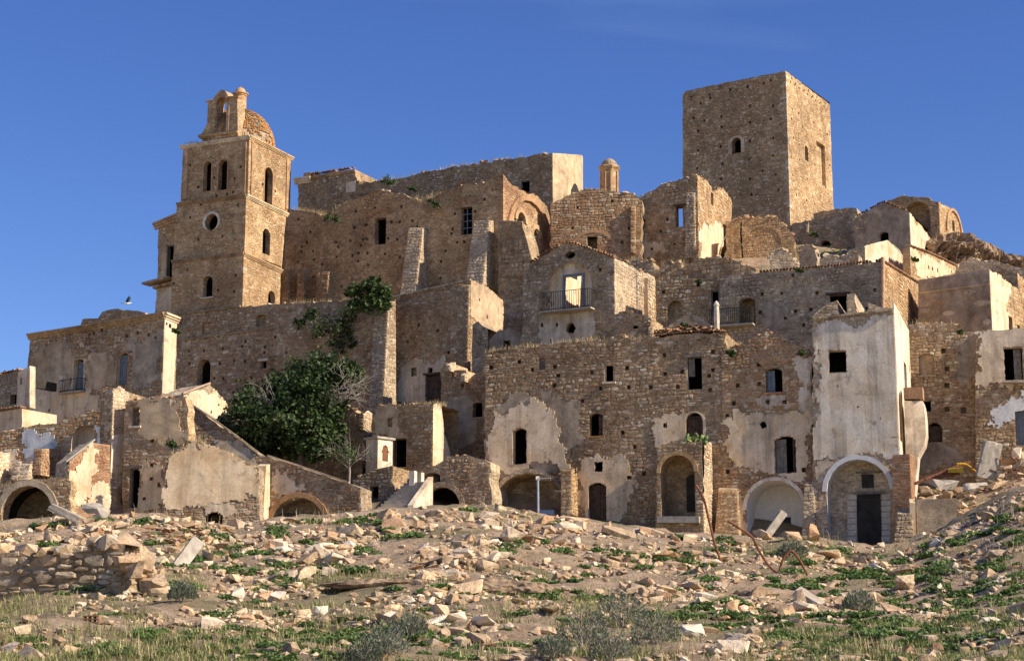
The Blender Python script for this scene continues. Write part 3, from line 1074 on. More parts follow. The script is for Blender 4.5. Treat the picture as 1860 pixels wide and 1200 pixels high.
def arch_band(b, pl, h, name, mat, wd, th, parent=None, legs=True):
    """raised voussoir band over an arched shape (photo box)"""
    uv = shape_uv(pl, h)
    pts = uv[2:] if h[0] in 'as' else uv
    u0 = min(q[0] for q in uv); u1 = max(q[0] for q in uv)
    cu = (u0 + u1) / 2
    base = pts[0][1]
    V, F = [], []
    out = []
    cc = (cu, base - (0 if h[0] == 'a' else (u1 - u0) * .4))
    for q in pts:
        d = Vector((q[0] - cc[0], q[1] - cc[1])); d.normalize()
        out.append((q[0] + d.x * wd, q[1] + d.y * wd))
    n = len(pts)
    V = [pl.at(q, th) for q in pts] + [pl.at(q, th) for q in out] + [pl.at(q, -.02) for q in out] + [pl.at(q, -.02) for q in pts]
    for i in range(n - 1):
        j = i + 1
        F += [[i, j, n + j, n + i], [n + i, n + j, 2 * n + j, 2 * n + i], [3 * n + i, 3 * n + j, j, i]]
    return mk(name, V, F, mat, parent or b.root)

def wedge(name, b, pl, top, bot, t1, t0, mat_stone, mortar, label=None, z_ext=0.0, as_part=True, masonry=True, parent=None, back=.3):
    """battered buttress on a wall plane: top/bottom = px (x0,x1,y) measured at the wall, projecting t1 / t0"""
    rg = b.rg
    a0 = pl.hit(top[0], top[2]); a1 = pl.hit(top[1], top[2])
    zb = pl.hit(bot[0], bot[2])[1] - z_ext
    c0 = pl.hit(bot[0], bot[2])[0]; c1 = pl.hit(bot[1], bot[2])[0]
    zt = a0[1]; zt1 = a1[1]
    A = [pl.at((c0, zb), -back), pl.at((c1, zb), -back), pl.at((c1, zb), t0), pl.at((c0, zb), t0)]
    T_ = [pl.at((a0[0], zt + .05), -back), pl.at((a1[0], zt1 + .05), -back), pl.at((a1[0], zt1 - .25), t1), pl.at((a0[0], zt - .25), t1)]
    o = MB().box8(A + T_).build(name, mortar, parent or b.root)
    if masonry:
        def skin(p00, p10, p11, p01, nm):
            p00, p10, p11, p01 = map(Vector, (p00, p10, p11, p01))
            W = max((p10 - p00).length, (p11 - p01).length); H = ((p01 - p00).length + (p11 - p10).length) / 2
            nrm = (p10 - p00).cross(p01 - p00).normalized()
            st = lay([(0, 0), (W, 0), (W, H), (0, H)], [], (.16, .36), (.22, .55), rg)
            def tw(arr):
                u = arr[:, 0] / W; v = arr[:, 1] / H
                q = (np.outer((1 - u) * (1 - v), p00) + np.outer(u * (1 - v), p10) + np.outer(u * v, p11) + np.outer((1 - u) * v, p01))
                return q + np.outer(arr[:, 2], nrm)
            vv, ff, tt = joined([(x, y, w, h, rg.uniform(.02, .05)) for x, y, w, h in st], STONES, tw, rg)
            mk(nm, vv, ff, mat_stone, o, tone=tt, kind='stuff')
        skin(A[3], A[2], T_[2], T_[3], 'front_stones')
        skin(A[2], A[1], T_[1], T_[2], 'side_stones')
    return o

# ================================================================== UPPER TOWN
FAR = dict(rowh=(.12, .26), wid=(.17, .46), proud=(.008, .028))
FINE = dict(rowh=(.08, .17), wid=(.16, .42), proud=(.006, .02))        # thin coursed stone and brick
BOLD = dict(rowh=(.14, .34), wid=(.2, .62), proud=(.012, .045))         # big rough rubble

# ---- the square keep
b = Bld('keep_tower', 'massive square stone keep with plain crown rising highest over the town', 'tower', (1427, 129), 31, 165, 'stone_brown', 'mortar_brown', dpx=(1507, 190))
kp = [(1272, 188), (1310, 212), (1362, 192), (1404, 192), (1260, 215), (1279, 219), (1362, 222), (1400, 216), (1268, 238), (1311, 231), (1362, 256), (1309, 266), (1361, 289), (1404, 283), (1312, 298), (1266, 306), (1409, 317), (1362, 325), (1310, 325), (1365, 354), (1414, 345), (1268, 273), (1404, 251), (1322, 356), (1290, 340), (1385, 310),
      (1288, 172), (1290, 178), (1326, 163), (1358, 158), (1387, 152), (1400, 146), (1255, 176)]
pf, _, _ = b.face('f', [(1246, 165), (1240, 172), (1427, 129)][:1] + [(1330, 148), (1427, 129), (1433, 560), (1241, 560), (1240, 172)],
                  [(('a', 1329, 250, 1346, 278), dict(surround=(.35, .03, 'stone_pale'), jamb=.8))], putlogs=kp, rag=.05, drop_right=-1, **FAR)
sp = [(1438 + 7.6 * i, 142 + 5.6 * i + (5 if i % 2 else 0)) for i in range(9)] + [(1436 + 7.6 * i, 149 + 5.6 * i) for i in range(9)] + \
     [(1439, 198), (1450, 206), (1438, 216), (1458, 230), (1477, 222), (1490, 237), (1503, 244), (1441, 250), (1437, 285), (1452, 290), (1480, 300), (1440, 318), (1466, 325), (1500, 340), (1447, 354), (1465, 364), (1480, 370), (1506, 300)]
b.face('s', [(1427, 129), (1507, 190), (1515, 400), (1520, 560), (1433, 560)],
       [(('a', 1462, 265, 1468, 292), dict(jamb=.6)), (('r', 1484, 261, 1499, 334), dict(jamb=.35, back='mortar_warm', name='blind_panel'))],
       putlogs=sp, rag=.05, body=False, stone='stone_warm', mortar='mortar_warm', **FAR)

def quoins(b, top, bot, mat, hgt=(.22, .36), lens=(.3, .62), out=.022):
    """corner stones, long and short by turns, none quite alike"""
    z0 = b.pf.hit(*bot)[1]; z = b.pf.hit(*top)[1]; k = 0; rg = b.rg
    while z > z0 + .3:
        h = rg.uniform(*hgt); a, c = lens if k % 2 else lens[::-1]
        a *= rg.uniform(.75, 1.2); c *= rg.uniform(.75, 1.2); o1 = out * rg.uniform(.2, 1.3); o2 = out * rg.uniform(.2, 1.3)
        if rg.random() < .86:
            ctr = b.pf.at(((o1 - a) / 2, z - h / 2), (o2 - c) / 2)
            MB().obox(ctr, b.pf.u, b.pf.n, (0, 0, 1), (a + o1) / 2, (c + o2) / 2, h / 2 - .012).build('quoin', mat, b.root)
        z -= h; k += 1

quoins(b, (1427, 131), (1432, 410), 'stone_pale')

# ---- bell tower: three storeys, bellcote, tiled dome, cupola
b = Bld('bell_tower', 'tall bell tower of three storeys with orange tiled dome beside the church', 'tower', (443, 459), 27, 139.7, 'stone_warm', 'mortar_warm', dpx=(510, 490))
pf1, _, _ = b.face('f', [(313, 473), (443, 459), (436, 620), (308, 630)], [(('a', 369, 501, 386, 540), dict(sill='pale_stone'))],
       putlogs=[(396, 527), (425, 529), (315, 515), (373, 563), (340, 490), (428, 500)], rag=.04, drop_right=-1, cover=.3, **FINE)
b.face('s', [(443, 459), (510, 490), (506, 620), (436, 620)], [(('a', 487, 528, 500, 553), dict(sill='pale_stone'))], body=False, rag=.04, **FINE, cover=.2)
c2 = Bld('x', '', '', (447, 355), 27, 139.95, 'stone_warm', 'mortar_warm', dpx=(520, 388), thing=b.root)
pf2, _, _ = c2.face('f', [(322, 369), (447.5, 353), (442, 460), (314.5, 475)], [(('o', 384.5, 403.5, 12, 15), dict(surround=(.22, .06, 'plaster_white'), jamb=.6))],
       putlogs=[(404, 429), (360, 435), (365, 371), (432, 372), (345, 395)], rag=.03, drop_right=-1, cover=.42, **FINE)
ps2, _, _ = c2.face('s', [(447.5, 353), (520, 388), (511, 494), (442, 460)], [(('a', 477, 415, 490.5, 462), dict())], body=False, rag=.03, cover=.4, **FINE)
c3 = Bld('x', '', '', (453, 249), 27, 140.2, 'stone_warm', 'mortar_warm', dpx=(529, 287), thing=b.root)
pf3, _, _ = c3.face('f', [(333, 265), (453, 248), (447.5, 357), (327.5, 371)], [(('a', 370, 293, 384, 347), dict(surround=(.12, .05, 'brick_worn'))), (('a', 397, 290, 413, 345), dict(surround=(.12, .05, 'brick_worn')))],
       putlogs=[(389, 323), (426, 324), (423, 349), (412, 353), (393, 356), (360, 340), (345, 300), (437, 303)], rag=.03, drop_right=-1, **FINE)
ps3, _, _ = c3.face('s', [(453, 248), (529, 287), (521, 392), (447.5, 357)], [(('a', 480, 304, 494.5, 369), dict(surround=(.1, .04, 'brick_worn')))], body=False, rag=.03,
       putlogs=[(457, 297), (500, 347), (477, 335)], **FINE)
quoins(b, (443, 464), (437, 552), 'stone_warm')
quoins(c2, (447.5, 360), (442, 452), 'stone_warm')
for (pl, pa, pb) in ((pf3, (328, 266), (455, 247)), (pf2, (322, 370), (448, 354)), (pf1, (313, 474), (444, 459))):
    band(b, pl, [pa, pb], 'cornice', 'stone_brown', .28, .2, -.24, steps=3)
for (pl, pa, pb) in ((ps3, (452, 247), (531, 287)), (ps2, (446, 354), (522, 389)), (b.ps, (442, 459), (511, 491))):
    band(b, pl, [pa, pb], 'cornice', 'stone_warm', .28, .2, -.24, steps=3)
for (pl, x0, y0, x1, y1) in ((pf3, 441, 256, 447, 350), (pf3, 335, 268, 341, 362), (ps3, 455.5, 256, 458, 352), (ps3, 519, 288, 523, 380)):
    u = shape_uv(pl, ('r', x0, y0, x1, y1))
    mb = MB().obox(pl.at(((u[0][0] + u[1][0]) / 2, (u[0][1] + u[2][1]) / 2), .03), pl.u, pl.n, (0, 0, 1), (u[1][0] - u[0][0]) / 2, .06, (u[2][1] - u[0][1]) / 2)
    mb.build('pilaster', 'brick_worn', b.root)
grass_top(pf3, [(330, 262), (372, 256)], .8, .4)
grass_top(ps3, [(495, 262), (528, 285)], .5, .3)
# bellcote on the front edge
pb_ = Plane(pf3.C - pf3.n * .35, pf3.u, pf3.n)
outl = [(361, 251), (369, 238), (376, 225), (377.5, 187), (384, 185), (390, 175), (396, 167), (402, 163), (409, 165), (415, 175), (421, 178), (431, 178), (432, 246)]
hole = shape_uv(pb_, ('a', 393, 177, 411, 240))
outl = [pb_.hit(*q) for q in outl]
v2, tr, _i = tri_fill(outl, [hole])
V = [pb_.at(q) for q in v2] + [pb_.at(q, -1.0) for q in v2]
k = len(v2)
F = [list(t) for t in tr] + [[i + k for i in t] for t in tr]
V2 = [pb_.at(q) for q in outl] + [pb_.at(q, -1.0) for q in outl]; n = len(outl); o_ = len(V)
V += V2; F += [[o_ + i, o_ + (i + 1) % n, o_ + n + (i + 1) % n, o_ + n + i] for i in range(n)]
V2 = [pb_.at(q) for q in hole] + [pb_.at(q, -1.0) for q in hole]; n = len(hole); o_ = len(V)
V += V2; F += [[o_ + i, o_ + (i + 1) % n, o_ + n + (i + 1) % n, o_ + n + i] for i in range(n)]
bc = mk('bellcote', V, F, 'mortar_warm', b.root)
band(b, pb_, [(375, 187), (385, 184)], 'moulding', 'stone_warm', .14, .12, parent=bc)
band(b, pb_, [(415, 179), (434, 178)], 'moulding', 'stone_warm', .14, .12, parent=bc)
band(b, pb_, [(361, 250), (433, 242)], 'moulding', 'stone_warm', .2, .14, parent=bc)
for x0, x1 in ((386, 392), (412, 417)):
    u = shape_uv(pb_, ('r', x0, 190, x1, 240))
    MB().obox(pb_.at(((u[0][0] + u[1][0]) / 2, (u[0][1] + u[2][1]) / 2), .04), pb_.u, pb_.n, (0, 0, 1), (u[1][0] - u[0][0]) / 2, .07, (u[2][1] - u[0][1]) / 2).build('pilaster', 'mortar_warm', bc)
arch_band(b, pb_, ('a', 393, 177, 411, 240), 'arch', 'brick_worn', .18, .08, bc)
# dome
dc = P(433, 277, 144.4)
mbd = MB().lathe(dc, [(2.85 * math.cos(t), 3.5 * math.sin(t) ** .92) for t in [math.pi / 2 * i / 9 for i in range(9)]] + [(.3, 3.5)], 28)
dome = mbd.build('dome', 'mortar_pale', b.root, smooth=True)
V, F, T = [], [], []
rg = random.Random(5)
for i in range(24):
    t0 = math.pi / 2 * (i + .3) / 24.5; t1 = math.pi / 2 * (i - 1.0) / 24.5
    r0, z0 = 2.85 * math.cos(t0), 3.5 * math.sin(max(t0, 0)) ** .92
    r1, z1 = 2.85 * math.cos(max(t1, 0)), 3.5 * max(math.sin(t1), 0) ** .92
    m = max(6, int(2 * math.pi * r1 / .2))
    for j in range(m):
        if rg.random() < (.5 if i < 6 else .2): continue
        a = 2 * math.pi * (j + .5 * (i % 2)) / m; da = math.pi / m * .92
        bs_ = len(V)
        for (r_, z_, up_) in ((r0, z0, .02), (r1, z1, .065)):
            for q in (-1, 0, 1):
                aa = a + da * q; e = up_ + (.05 if q == 0 else 0)
                V.append((dc.x + (r_ + e) * math.cos(aa), dc.y + (r_ + e) * math.sin(aa), dc.z + z_ + e * .6))
        F += [[bs_, bs_ + 1, bs_ + 4, bs_ + 3], [bs_ + 1, bs_ + 2, bs_ + 5, bs_ + 4]]
        T += [rg.random()] * 2
mk('dome_tiles', V, F, 'dome_tile', dome, tone=T, kind='stuff')
cu = P(436, 195, 144.4)
MB().lathe(cu, [(.5, -.35), (.5, .9), (.56, .92), (.56, 1.0), (.66, 1.06), (.66, 1.14), (.44, 1.16), (.42, 1.32), (.34, 1.5), (.16, 1.62), (.03, 1.66), (.02, 1.8)], 16).build('cupola', 'brick_worn', b.root)
BELL = b

# ---- balconied house behind the bell tower
b = Bld('church_annex', 'narrow cornice-topped building with tall window and jutting slab beside the bell tower', 'building', (326, 388), 30, 147, 'stone_warm', 'mortar_warm', D=6)
pf, _, _ = b.face('f', [(288, 408), (326, 392), (326, 600), (279, 600), (286, 515)], [(('r', 302, 445, 319, 508), dict(frame='frame_grey', jmat='plaster_dirty'))],
                  plaster=[([(282, 520), (313, 516), (313, 572), (281, 575)], 'plaster_dirty'), ([(291, 424), (303, 421), (303, 508), (290, 511)], 'render_tan')], rag=.03, **FAR)
band(b, pf, [(283, 408), (328, 389)], 'cornice', 'tile', .5, .45, -.45, steps=3)
band(b, pf, [(272, 520), (318, 508)], 'balcony_slab', 'mortar_grey', .16, 1.0, -.02)
band(b, pf, [(283, 521), (318, 512)], 'corbel', 'mortar_brown', .2, .4, -.22)

# ---- nave with long upper wall
b = Bld('church_nave', 'long upper church wall with grassy roofline and a bright plastered end', 'building', (1003, 278), 26, 151, 'stone_brown', 'mortar_brown', dpx=(1057, 283))
pf, _, _ = b.face('f', [(541, 324), (645, 308), (650, 333), (712, 326), (820, 304), (900, 292), (1003, 278), (1003, 500), (541, 500)],
                  [(('r', 945, 328, 962, 350), dict(frame='frame_grey', jmat='plaster_dirty'))],
                  plaster=[([(629, 332), (646, 328), (646, 348), (629, 350)], 'plaster_cream', .05, .03)], rag=.1, drop_right=-1, cover=.36, **FAR)
ps, _, _ = b.face('s', [(1003, 278), (1057, 283), (1058, 480), (1003, 500)], [], plaster=[([(1003, 278), (1058, 282), (1058, 450), (1003, 450)], 'render_tan', .05, .02)], body=False, rag=.05, **FAR)
coping(b, pf, [(650, 332), (712, 325), (820, 303), (900, 291), (1003, 278)], (.2, .4), 1.4)
grass_top(pf, [(650, 331), (712, 325), (820, 303), (900, 291), (985, 280)], .9, .55, 1.2)
band(b, pf, [(536, 324), (566, 320)], 'capital', 'plaster_cream', .55, .35, -.6, steps=3)
band(b, pf, [(566, 322), (646, 309)], 'moulding', 'stone_warm', .22, .2, -.2, steps=2)
tiles_along(b, pf, [(562, 319), (644, 306)], lift=.05)
for k_ in (0,):
    u = shape_uv(pf, ('r', 552, 314, 566, 326))
    MB().obox(pf.at(((u[0][0] + u[1][0]) / 2, (u[0][1] + u[2][1]) / 2), -.3), pf.u, pf.n, (0, 0, 1), .38, .4, .3).build('corner_block', 'stone_warm', b.root)

# ---- church side wall with putlog holes, buttresses and round-arched end
b = Bld('church', 'large church flank peppered with square holes, its arched end wall in full sun', 'church', (914, 316), 26, 143, 'stone_warm', 'mortar_warm', D=1.0)
pl_ = [(541, 398), (548, 448), (557, 440), (547, 457), (568, 456), (541, 475), (570, 472), (547, 503), (569, 503), (563, 421), (611, 467), (610, 440), (614, 448), (636, 438), (659, 435), (640, 464), (650, 474), (667, 460), (665, 434), (646, 384), (666, 408),
       (711, 403), (721, 435), (726, 403), (681, 378), (729, 375), (749, 401), (651, 460), (655, 446), (667, 434), (668, 481), (699, 461), (705, 433), (726, 467), (749, 425), (650, 525), (704, 379), (643, 413), (664, 409), (820, 424), (830, 440), (843, 439), (809, 456), (801, 475), (800, 505), (863, 384), (862, 412), (853, 357), (880, 362), (826, 388), (896, 344), (822, 416), (744, 428), (757, 412), (868, 430), (600, 500), (620, 520), (585, 480)]
pf, poly, wl_ = b.face('f', [(512, 378), (545, 382), (590, 391), (630, 368), (688, 345), (725, 352), (765, 366), (800, 352), (841, 335), (880, 333), (905, 314), (914, 316), (908, 610), (504, 620)],
    [(('r', 681, 396, 701, 444), dict(jamb=.6)), (('r', 837, 376, 857.5, 426), dict(bars=(2, 4), jamb=.6))],
    putlogs=pl_, rag=.1, drop_right=-1.2, cover=.5, no_back=True, **FINE)
CHF = pf
for hx in (('s', 675, 384, 707, 400), ('s', 831, 364, 863, 382)):
    arch_band(b, pf, hx, 'relieving_arch', 'brick_worn', .35, .05)
ps, _, _ = b.face('s', [(914, 316), (927, 333), (955, 350), (977, 356), (993, 376), (999, 394), (999, 610), (908, 610)],
    [(('a', 939, 387, 952, 425), dict(jamb=.5)), (('a', 968.5, 418, 977, 470), dict(jamb=.5, bars=(2, 5)))], body=True, thick=.9, no_back=True, rag=.1, stone='brick', mortar='mortar_warm', cover=.45, rowh=(.12, .2), wid=(.22, .42), proud=(.015, .035))
arch_band(b, ps, ('a', 923, 366, 999, 590), 'great_arch', 'brick_worn', .5, .22)
arch_band(b, ps, ('a', 938, 386, 953, 425), 'window_arch', 'brick_worn', .4, .14)
arch_band(b, ps, ('a', 967, 416, 979, 470), 'window_arch', 'brick_worn', .4, .14)
coping(b, pf, [(690, 345), (725, 352), (765, 366)], (.2, .35), 2.5, 'stone_pale')
coping(b, pf, [(800, 352), (841, 335), (880, 333), (905, 314)], (.2, .35), 1.6)
quoins(b, (914, 322), (908, 400), 'brick_worn', (.1, .2))
coping(b, ps, [(914, 316), (927, 333), (955, 350), (977, 356), (993, 376)], (.15, .3), 3, 'brick')
grass_top(pf, [(530, 381), (590, 391), (628, 369)], 1.3, .7, 1.0)
grass_top(pf, [(745, 362), (768, 366), (800, 353)], 1.6, .8, 1.0)
# blocked doorway traces
band(b, pf, [(692, 472), (692, 530)][:1] + [(694, 473)], 'moulding', 'brick', .05, .06)
wedge('buttress', b, pf, (749, 775, 412), (748, 776, 545), .6, 2.2, 'stone_pale', 'mortar_pale', z_ext=1)
wedge('buttress', b, pf, (869, 897, 400), (866, 899, 545), .8, 2.4, 'stone_pale', 'mortar_pale', z_ext=1)
wedge('buttress', b, pf, (546, 558, 488), (548, 560, 545), .5, .7, 'stone_warm', 'mortar_warm', z_ext=1)
wedge('buttress', b, pf, (585, 606, 492), (585, 606, 545), .8, 1.1, 'stone_warm', 'mortar_warm', z_ext=1)
wedge('buttress', b, pf, (520, 530, 490), (520, 530, 545), .5, .6, 'stone_warm', 'mortar_warm', z_ext=1)
# corner buttress with crazy stonework
b3 = Bld('corner_buttress', 'sloping corner buttress of large mosaic stones between church and gabled house', 'buttress', (948, 405), 26, 141.0, 'stone_pale', 'mortar_brown', D=1.9)
pf, _, _ = b3.face('f', [(905, 402), (948, 405), (966, 470), (990, 560), (990, 640), (905, 640)], [], rag=.03, rowh=(.25, .5), wid=(.28, .6), proud=(.015, .03), stone='stone_warm')
band(b3, pf, [(904, 504), (972, 504)], 'ledge', 'stone_brown', .1, .12)
band(b3, pf, [(904, 403), (950, 405)], 'ledge', 'stone_pale', .12, .1)

# ---- bastion below the church, the retaining wall and its tall buttress
b = Bld('church_substructure', 'dark stone retaining wall with string lines and black arched door below bell tower', 'wall', (655, 545), 28, 134.4, 'stone_brown', 'mortar_brown', D=4)
tp = [(338, 617), (343, 614), (397, 610), (374, 613), (311, 638), (343, 637), (370, 637), (404, 633), (440, 629), (445, 603), (446, 620), (481, 630), (344, 660), (312, 668), (389, 687), (399, 660), (425, 655), (445, 656), (405, 687), (480, 640), (430, 690), (455, 685), (500, 612), (520, 640), (345, 563), (410, 560), (315, 600)]
pf, _, _ = b.face('f', [(306, 572), (437, 557), (520, 551), (600, 548), (690, 541), (692, 800), (300, 800)],
    [(('r', 367, 586, 383, 608), dict()), (('a', 358, 652, 382, 698), dict(name='doorway', jamb=.7)), (('s', 465, 571, 483, 592), dict(jamb=.35, back='mortar_brown', name='niche')), (('r', 473, 655, 484, 669), dict(lintel='pale_stone'))],
    putlogs=tp, rag=.08, cover=.22, **BOLD)
band(b, pf, [(306, 622), (500, 597)], 'string_course', 'stone_brown', .12, .1)
band(b, pf, [(306, 575), (437, 558)], 'string_course', 'stone_brown', .14, .12)
coping(b, pf, [(437, 557), (520, 551), (600, 548), (655, 543)], (.15, .3), 2)
grass_top(pf, [(520, 551), (655, 543)], 1.2, .5, .8)
wedge('buttress', b, pf, (688, 712, 546), (688, 714, 740), .5, 1.6, 'stone_grey', 'mortar_grey', z_ext=3, back=.5)

b = Bld('church_bastion', 'broad sloping-topped stone bastion under the church with whitewashed doorway', 'wall', (855, 508), 27, 131.8, 'stone_brown', 'mortar_brown', dpx=(905, 540))
pf, _, _ = b.face('f', [(705, 541), (780, 524), (855, 508), (856, 570), (872, 590), (884, 612), (886, 800), (690, 800)],
    [(('r', 773, 680, 803, 728), dict(name='doorway', leaves=[(.05, .95, 0, .97, 'wood_dark')], lintel='wood_dark')), (('r', 777, 667, 787, 677), dict(jamb=.4)), (('r', 746, 668, 757, 684), dict(jamb=.3, back='mortar_grey', name='niche'))],
    plaster=[([(712, 700), (735, 668), (760, 660), (804, 655), (806, 728), (712, 730)], 'plaster_dirty'), ([(808, 690), (816, 690), (817, 760), (806, 760)], 'render_grey')],
    putlogs=[(846, 604), (845, 573), (760, 590), (740, 620), (795, 600), (815, 640), (842, 640)], rag=.05, cover=.15, drop_right=-1.2, **FAR)
b.face('s', [(855, 508), (887, 522), (914, 547), (914, 640), (856, 640)], [], plaster=[([(855, 507), (887, 521), (912, 545), (912, 596), (888, 610), (862, 582), (855, 575)], 'render_tan')], body=False, rag=.04, stone='stone_warm', mortar='mortar_warm', putlogs=[(884, 576), (870, 545)], **FAR)
band(b, pf, [(705, 541), (855, 508)], 'coping', 'mortar_pale', .12, .12, -.06)
wedge('buttress', b, pf, (824, 855, 514), (822, 853, 640), .25, .6, 'stone_brown', 'mortar_brown', z_ext=6)
# low broken stub beside the bastion
b = Bld('masonry_stub', 'rounded stub of rendered masonry at the foot of the bright bastion', 'wall', (886, 640), 25, 128.5, 'stone_grey', 'mortar_grey', D=1.6)
b.face('f', [(858, 590), (868, 583), (880, 597), (886, 625), (886, 800), (856, 800)], [], rag=.06, drop_right=-.3, cover=.5, **FAR)
b.face('s', [(886, 625), (895, 640), (895, 800), (886, 800)], [], body=False, rag=.03, **FAR)
b = Bld('grey_vault_stub', 'low rounded grey vault end with a black hole beside the stone bastion', 'ruin', (945, 620), 22, 126.5, 'stone_grey', 'render_grey', D=3)
b.face('f', [(888, 618), (905, 600), (925, 595), (945, 605), (955, 640), (955, 720), (884, 720)], [(('r', 914, 618, 927, 636), dict())], rag=.05, masonry=False)

# ---- apse wall and the roofless ruins between church and keep
b = Bld('apse_ruin', 'reddish ruined apse wall with small black window and relieving arch', 'ruin', (1165, 360), 10, 147, 'stone_red', 'mortar_brown', D=1.5)
pf, _, _ = b.face('f', [(1000, 372), (1020, 362), (1045, 350), (1068, 343), (1110, 348), (1150, 353), (1165, 362), (1165, 540), (1000, 540)],
    [(('r', 1066, 428, 1085, 452), dict(jmat='plaster_cream'))], putlogs=[(1049, 377), (1040, 414), (1112, 365), (1143, 415), (1040, 470), (1130, 440)], rag=.12, cover=.1, **BOLD)
arch_band(b, pf, ('a', 1038, 422, 1118, 520), 'relieving_arch', 'brick_worn', .25, .05)
coping(b, pf, [(1000, 372), (1045, 350), (1068, 343), (1110, 348), (1150, 353)], (.2, .42), 2.6)
grass_top(pf, [(1005, 369), (1045, 350), (1068, 343), (1150, 353)], 1.2, .5, 1.2)
wedge('pier', b, pf, (1146, 1154, 372), (1146, 1154, 462), .35, .45, 'stone_warm', 'mortar_warm')

b = Bld('lantern_turret', 'small octagonal turret with domed cap standing above the apse ruin', 'turret', (1107, 345), 20, 154, D=1)
c = P(1107, 350, 154)
b.root = empty('lantern_turret', tuple(c), b.label, b.cat)
k = 154 / 3400
MB().lathe(c, [(17 * k, -.6), (17 * k, 40 * k)], 8, R(12)).build('drum', 'mortar_warm', b.root)
MB().lathe(c + Vector((0, 0, 40 * k)), [(17.5 * k, 0), (18 * k, .1), (20.5 * k, .25), (21.5 * k, .36), (21 * k, .44), (16 * k, .46)], 8, R(12)).build('cornice', 'stone_warm', b.root)
MB().lathe(c + Vector((0, 0, 50 * k)), [(15.5 * k * math.cos(t), 16 * k * math.sin(t)) for t in [math.pi / 2 * i / 8 for i in range(8)]] + [(.05, 16 * k), (.03, 17 * k)], 20).build('dome', 'mortar_grey', b.root, smooth=True)
for i in range(8):
    an = R(12 + 45 * i)
    d = Vector((math.cos(an), math.sin(an), 0))
    MB().obox(c + d * (16.6 * k) + Vector((0, 0, 18 * k)), d, Vector((-d.y, d.x, 0)), (0, 0, 1), .07, .1, 21 * k).build('pilaster', 'brick_worn', b.root)
for i in range(8):
    an = R(12 + 22.5 + 45 * i)
    d = Vector((math.cos(an), math.sin(an), 0)); t_ = Vector((-d.y, d.x, 0))
    pn = Plane(c + d * (17 * k * math.cos(R(22.5)) + .012), t_, d)
    uv = [(-.14, .5), (.14, .5)] + [(.14 * math.cos(q), 1.15 + .14 * math.sin(q)) for q in [math.pi * j / 6 for j in range(7)]]
    mk('blind_arch', [pn.at(q) for q in uv], [list(range(len(uv)))], 'brick_worn', b.root)

b = Bld('ruin_with_sky_window', 'tall jagged ruined wall with the sky showing through its window', 'ruin', (1266, 318), 22, 147.5, 'stone_brown', 'mortar_brown', D=.9)
pf, _, _ = b.face('f', [(1155, 364), (1175, 350), (1200, 336), (1235, 326), (1249, 322), (1252, 330), (1258, 319), (1266, 318), (1268, 540), (1152, 540)],
    [(('r', 1227, 374, 1242, 412), dict(lintel='wood_dark'))], putlogs=[(1170, 401), (1212, 398), (1184, 452), (1225, 443), (1200, 420)], rag=.12, drop_right=None, through=True, cover=.12, plaster=[([(1172, 445), (1205, 440), (1220, 460), (1172, 462)], 'plaster_dirty')], **BOLD)
coping(b, pf, [(1155, 364), (1175, 350), (1200, 336), (1249, 322), (1266, 318)], (.18, .36), 3)
wedge('ragged_corner', b, pf, (1247, 1262, 346), (1245, 1264, 470), .12, .3, 'stone_pale', 'mortar_grey')
ps, _, _ = b.face('s', [(1266, 318), (1280, 326), (1292, 338), (1294, 352), (1300, 345), (1314, 343), (1326, 358), (1330, 372), (1328, 400), (1345, 408), (1350, 540), (1268, 540)],
    [(('a', 1265.5, 445, 1272, 475), dict(jamb=.3, back='mortar_brown', name='niche')), (('a', 1308, 448, 1324, 478), dict(jamb=.5, jmat='plaster_cream', back='interior')), (('r', 1291, 350, 1296, 372), dict(jamb=.4, back='mortar_warm', name='niche'))],
    plaster=[([(1266, 420), (1300, 405), (1330, 425), (1340, 470), (1268, 500)], 'plaster_peach')], body=False, rag=.14, stone='stone_warm', mortar='mortar_warm', **BOLD)
coping(b, ps, [(1268, 318), (1280, 326), (1292, 338)], (.18, .36), 3, 'stone_warm')
coping(b, ps, [(1300, 345), (1314, 343), (1326, 358), (1330, 372)], (.18, .36), 3, 'stone_warm')
# a solid wall behind the lit face, so that it has thickness
mb = MB(); q = [b.ps.hit(*z) for z in [(1266, 322), (1292, 340), (1316, 347), (1328, 374), (1326, 404), (1345, 412), (1350, 540), (1268, 540)]]
mb.add([b.ps.at(z, -.7) for z in q], [list(range(len(q)))]).build('back_wall', 'mortar_brown', b.root)

b = Bld('vaulted_ruin', 'broken vault walls with a dark crack below the keep', 'ruin', (1440, 420), 14, 153, 'stone_warm', 'mortar_warm', D=1.2)
pf, _, _ = b.face('f', [(1318, 402), (1345, 396), (1385, 394), (1412, 396), (1425, 410), (1440, 428), (1446, 460), (1446, 560), (1318, 560)],
    [(('p', [(1345, 404), (1347.5, 404), (1347, 425), (1348.5, 445), (1350, 470), (1347.5, 470), (1346, 445), (1344, 425)]), dict(name='crack', jamb=.5))], rag=.12, cover=.3, **FAR)
arch_band(b, pf, ('a', 1352, 412, 1420, 510), 'broken_arch', 'mortar_warm', .22, .06)
coping(b, pf, [(1320, 402), (1345, 396), (1385, 394), (1412, 396), (1425, 410), (1440, 428)], (.25, .55), 3)
grass_top(pf, [(1320, 402), (1385, 394), (1412, 396)], 1.0, .5, 1)
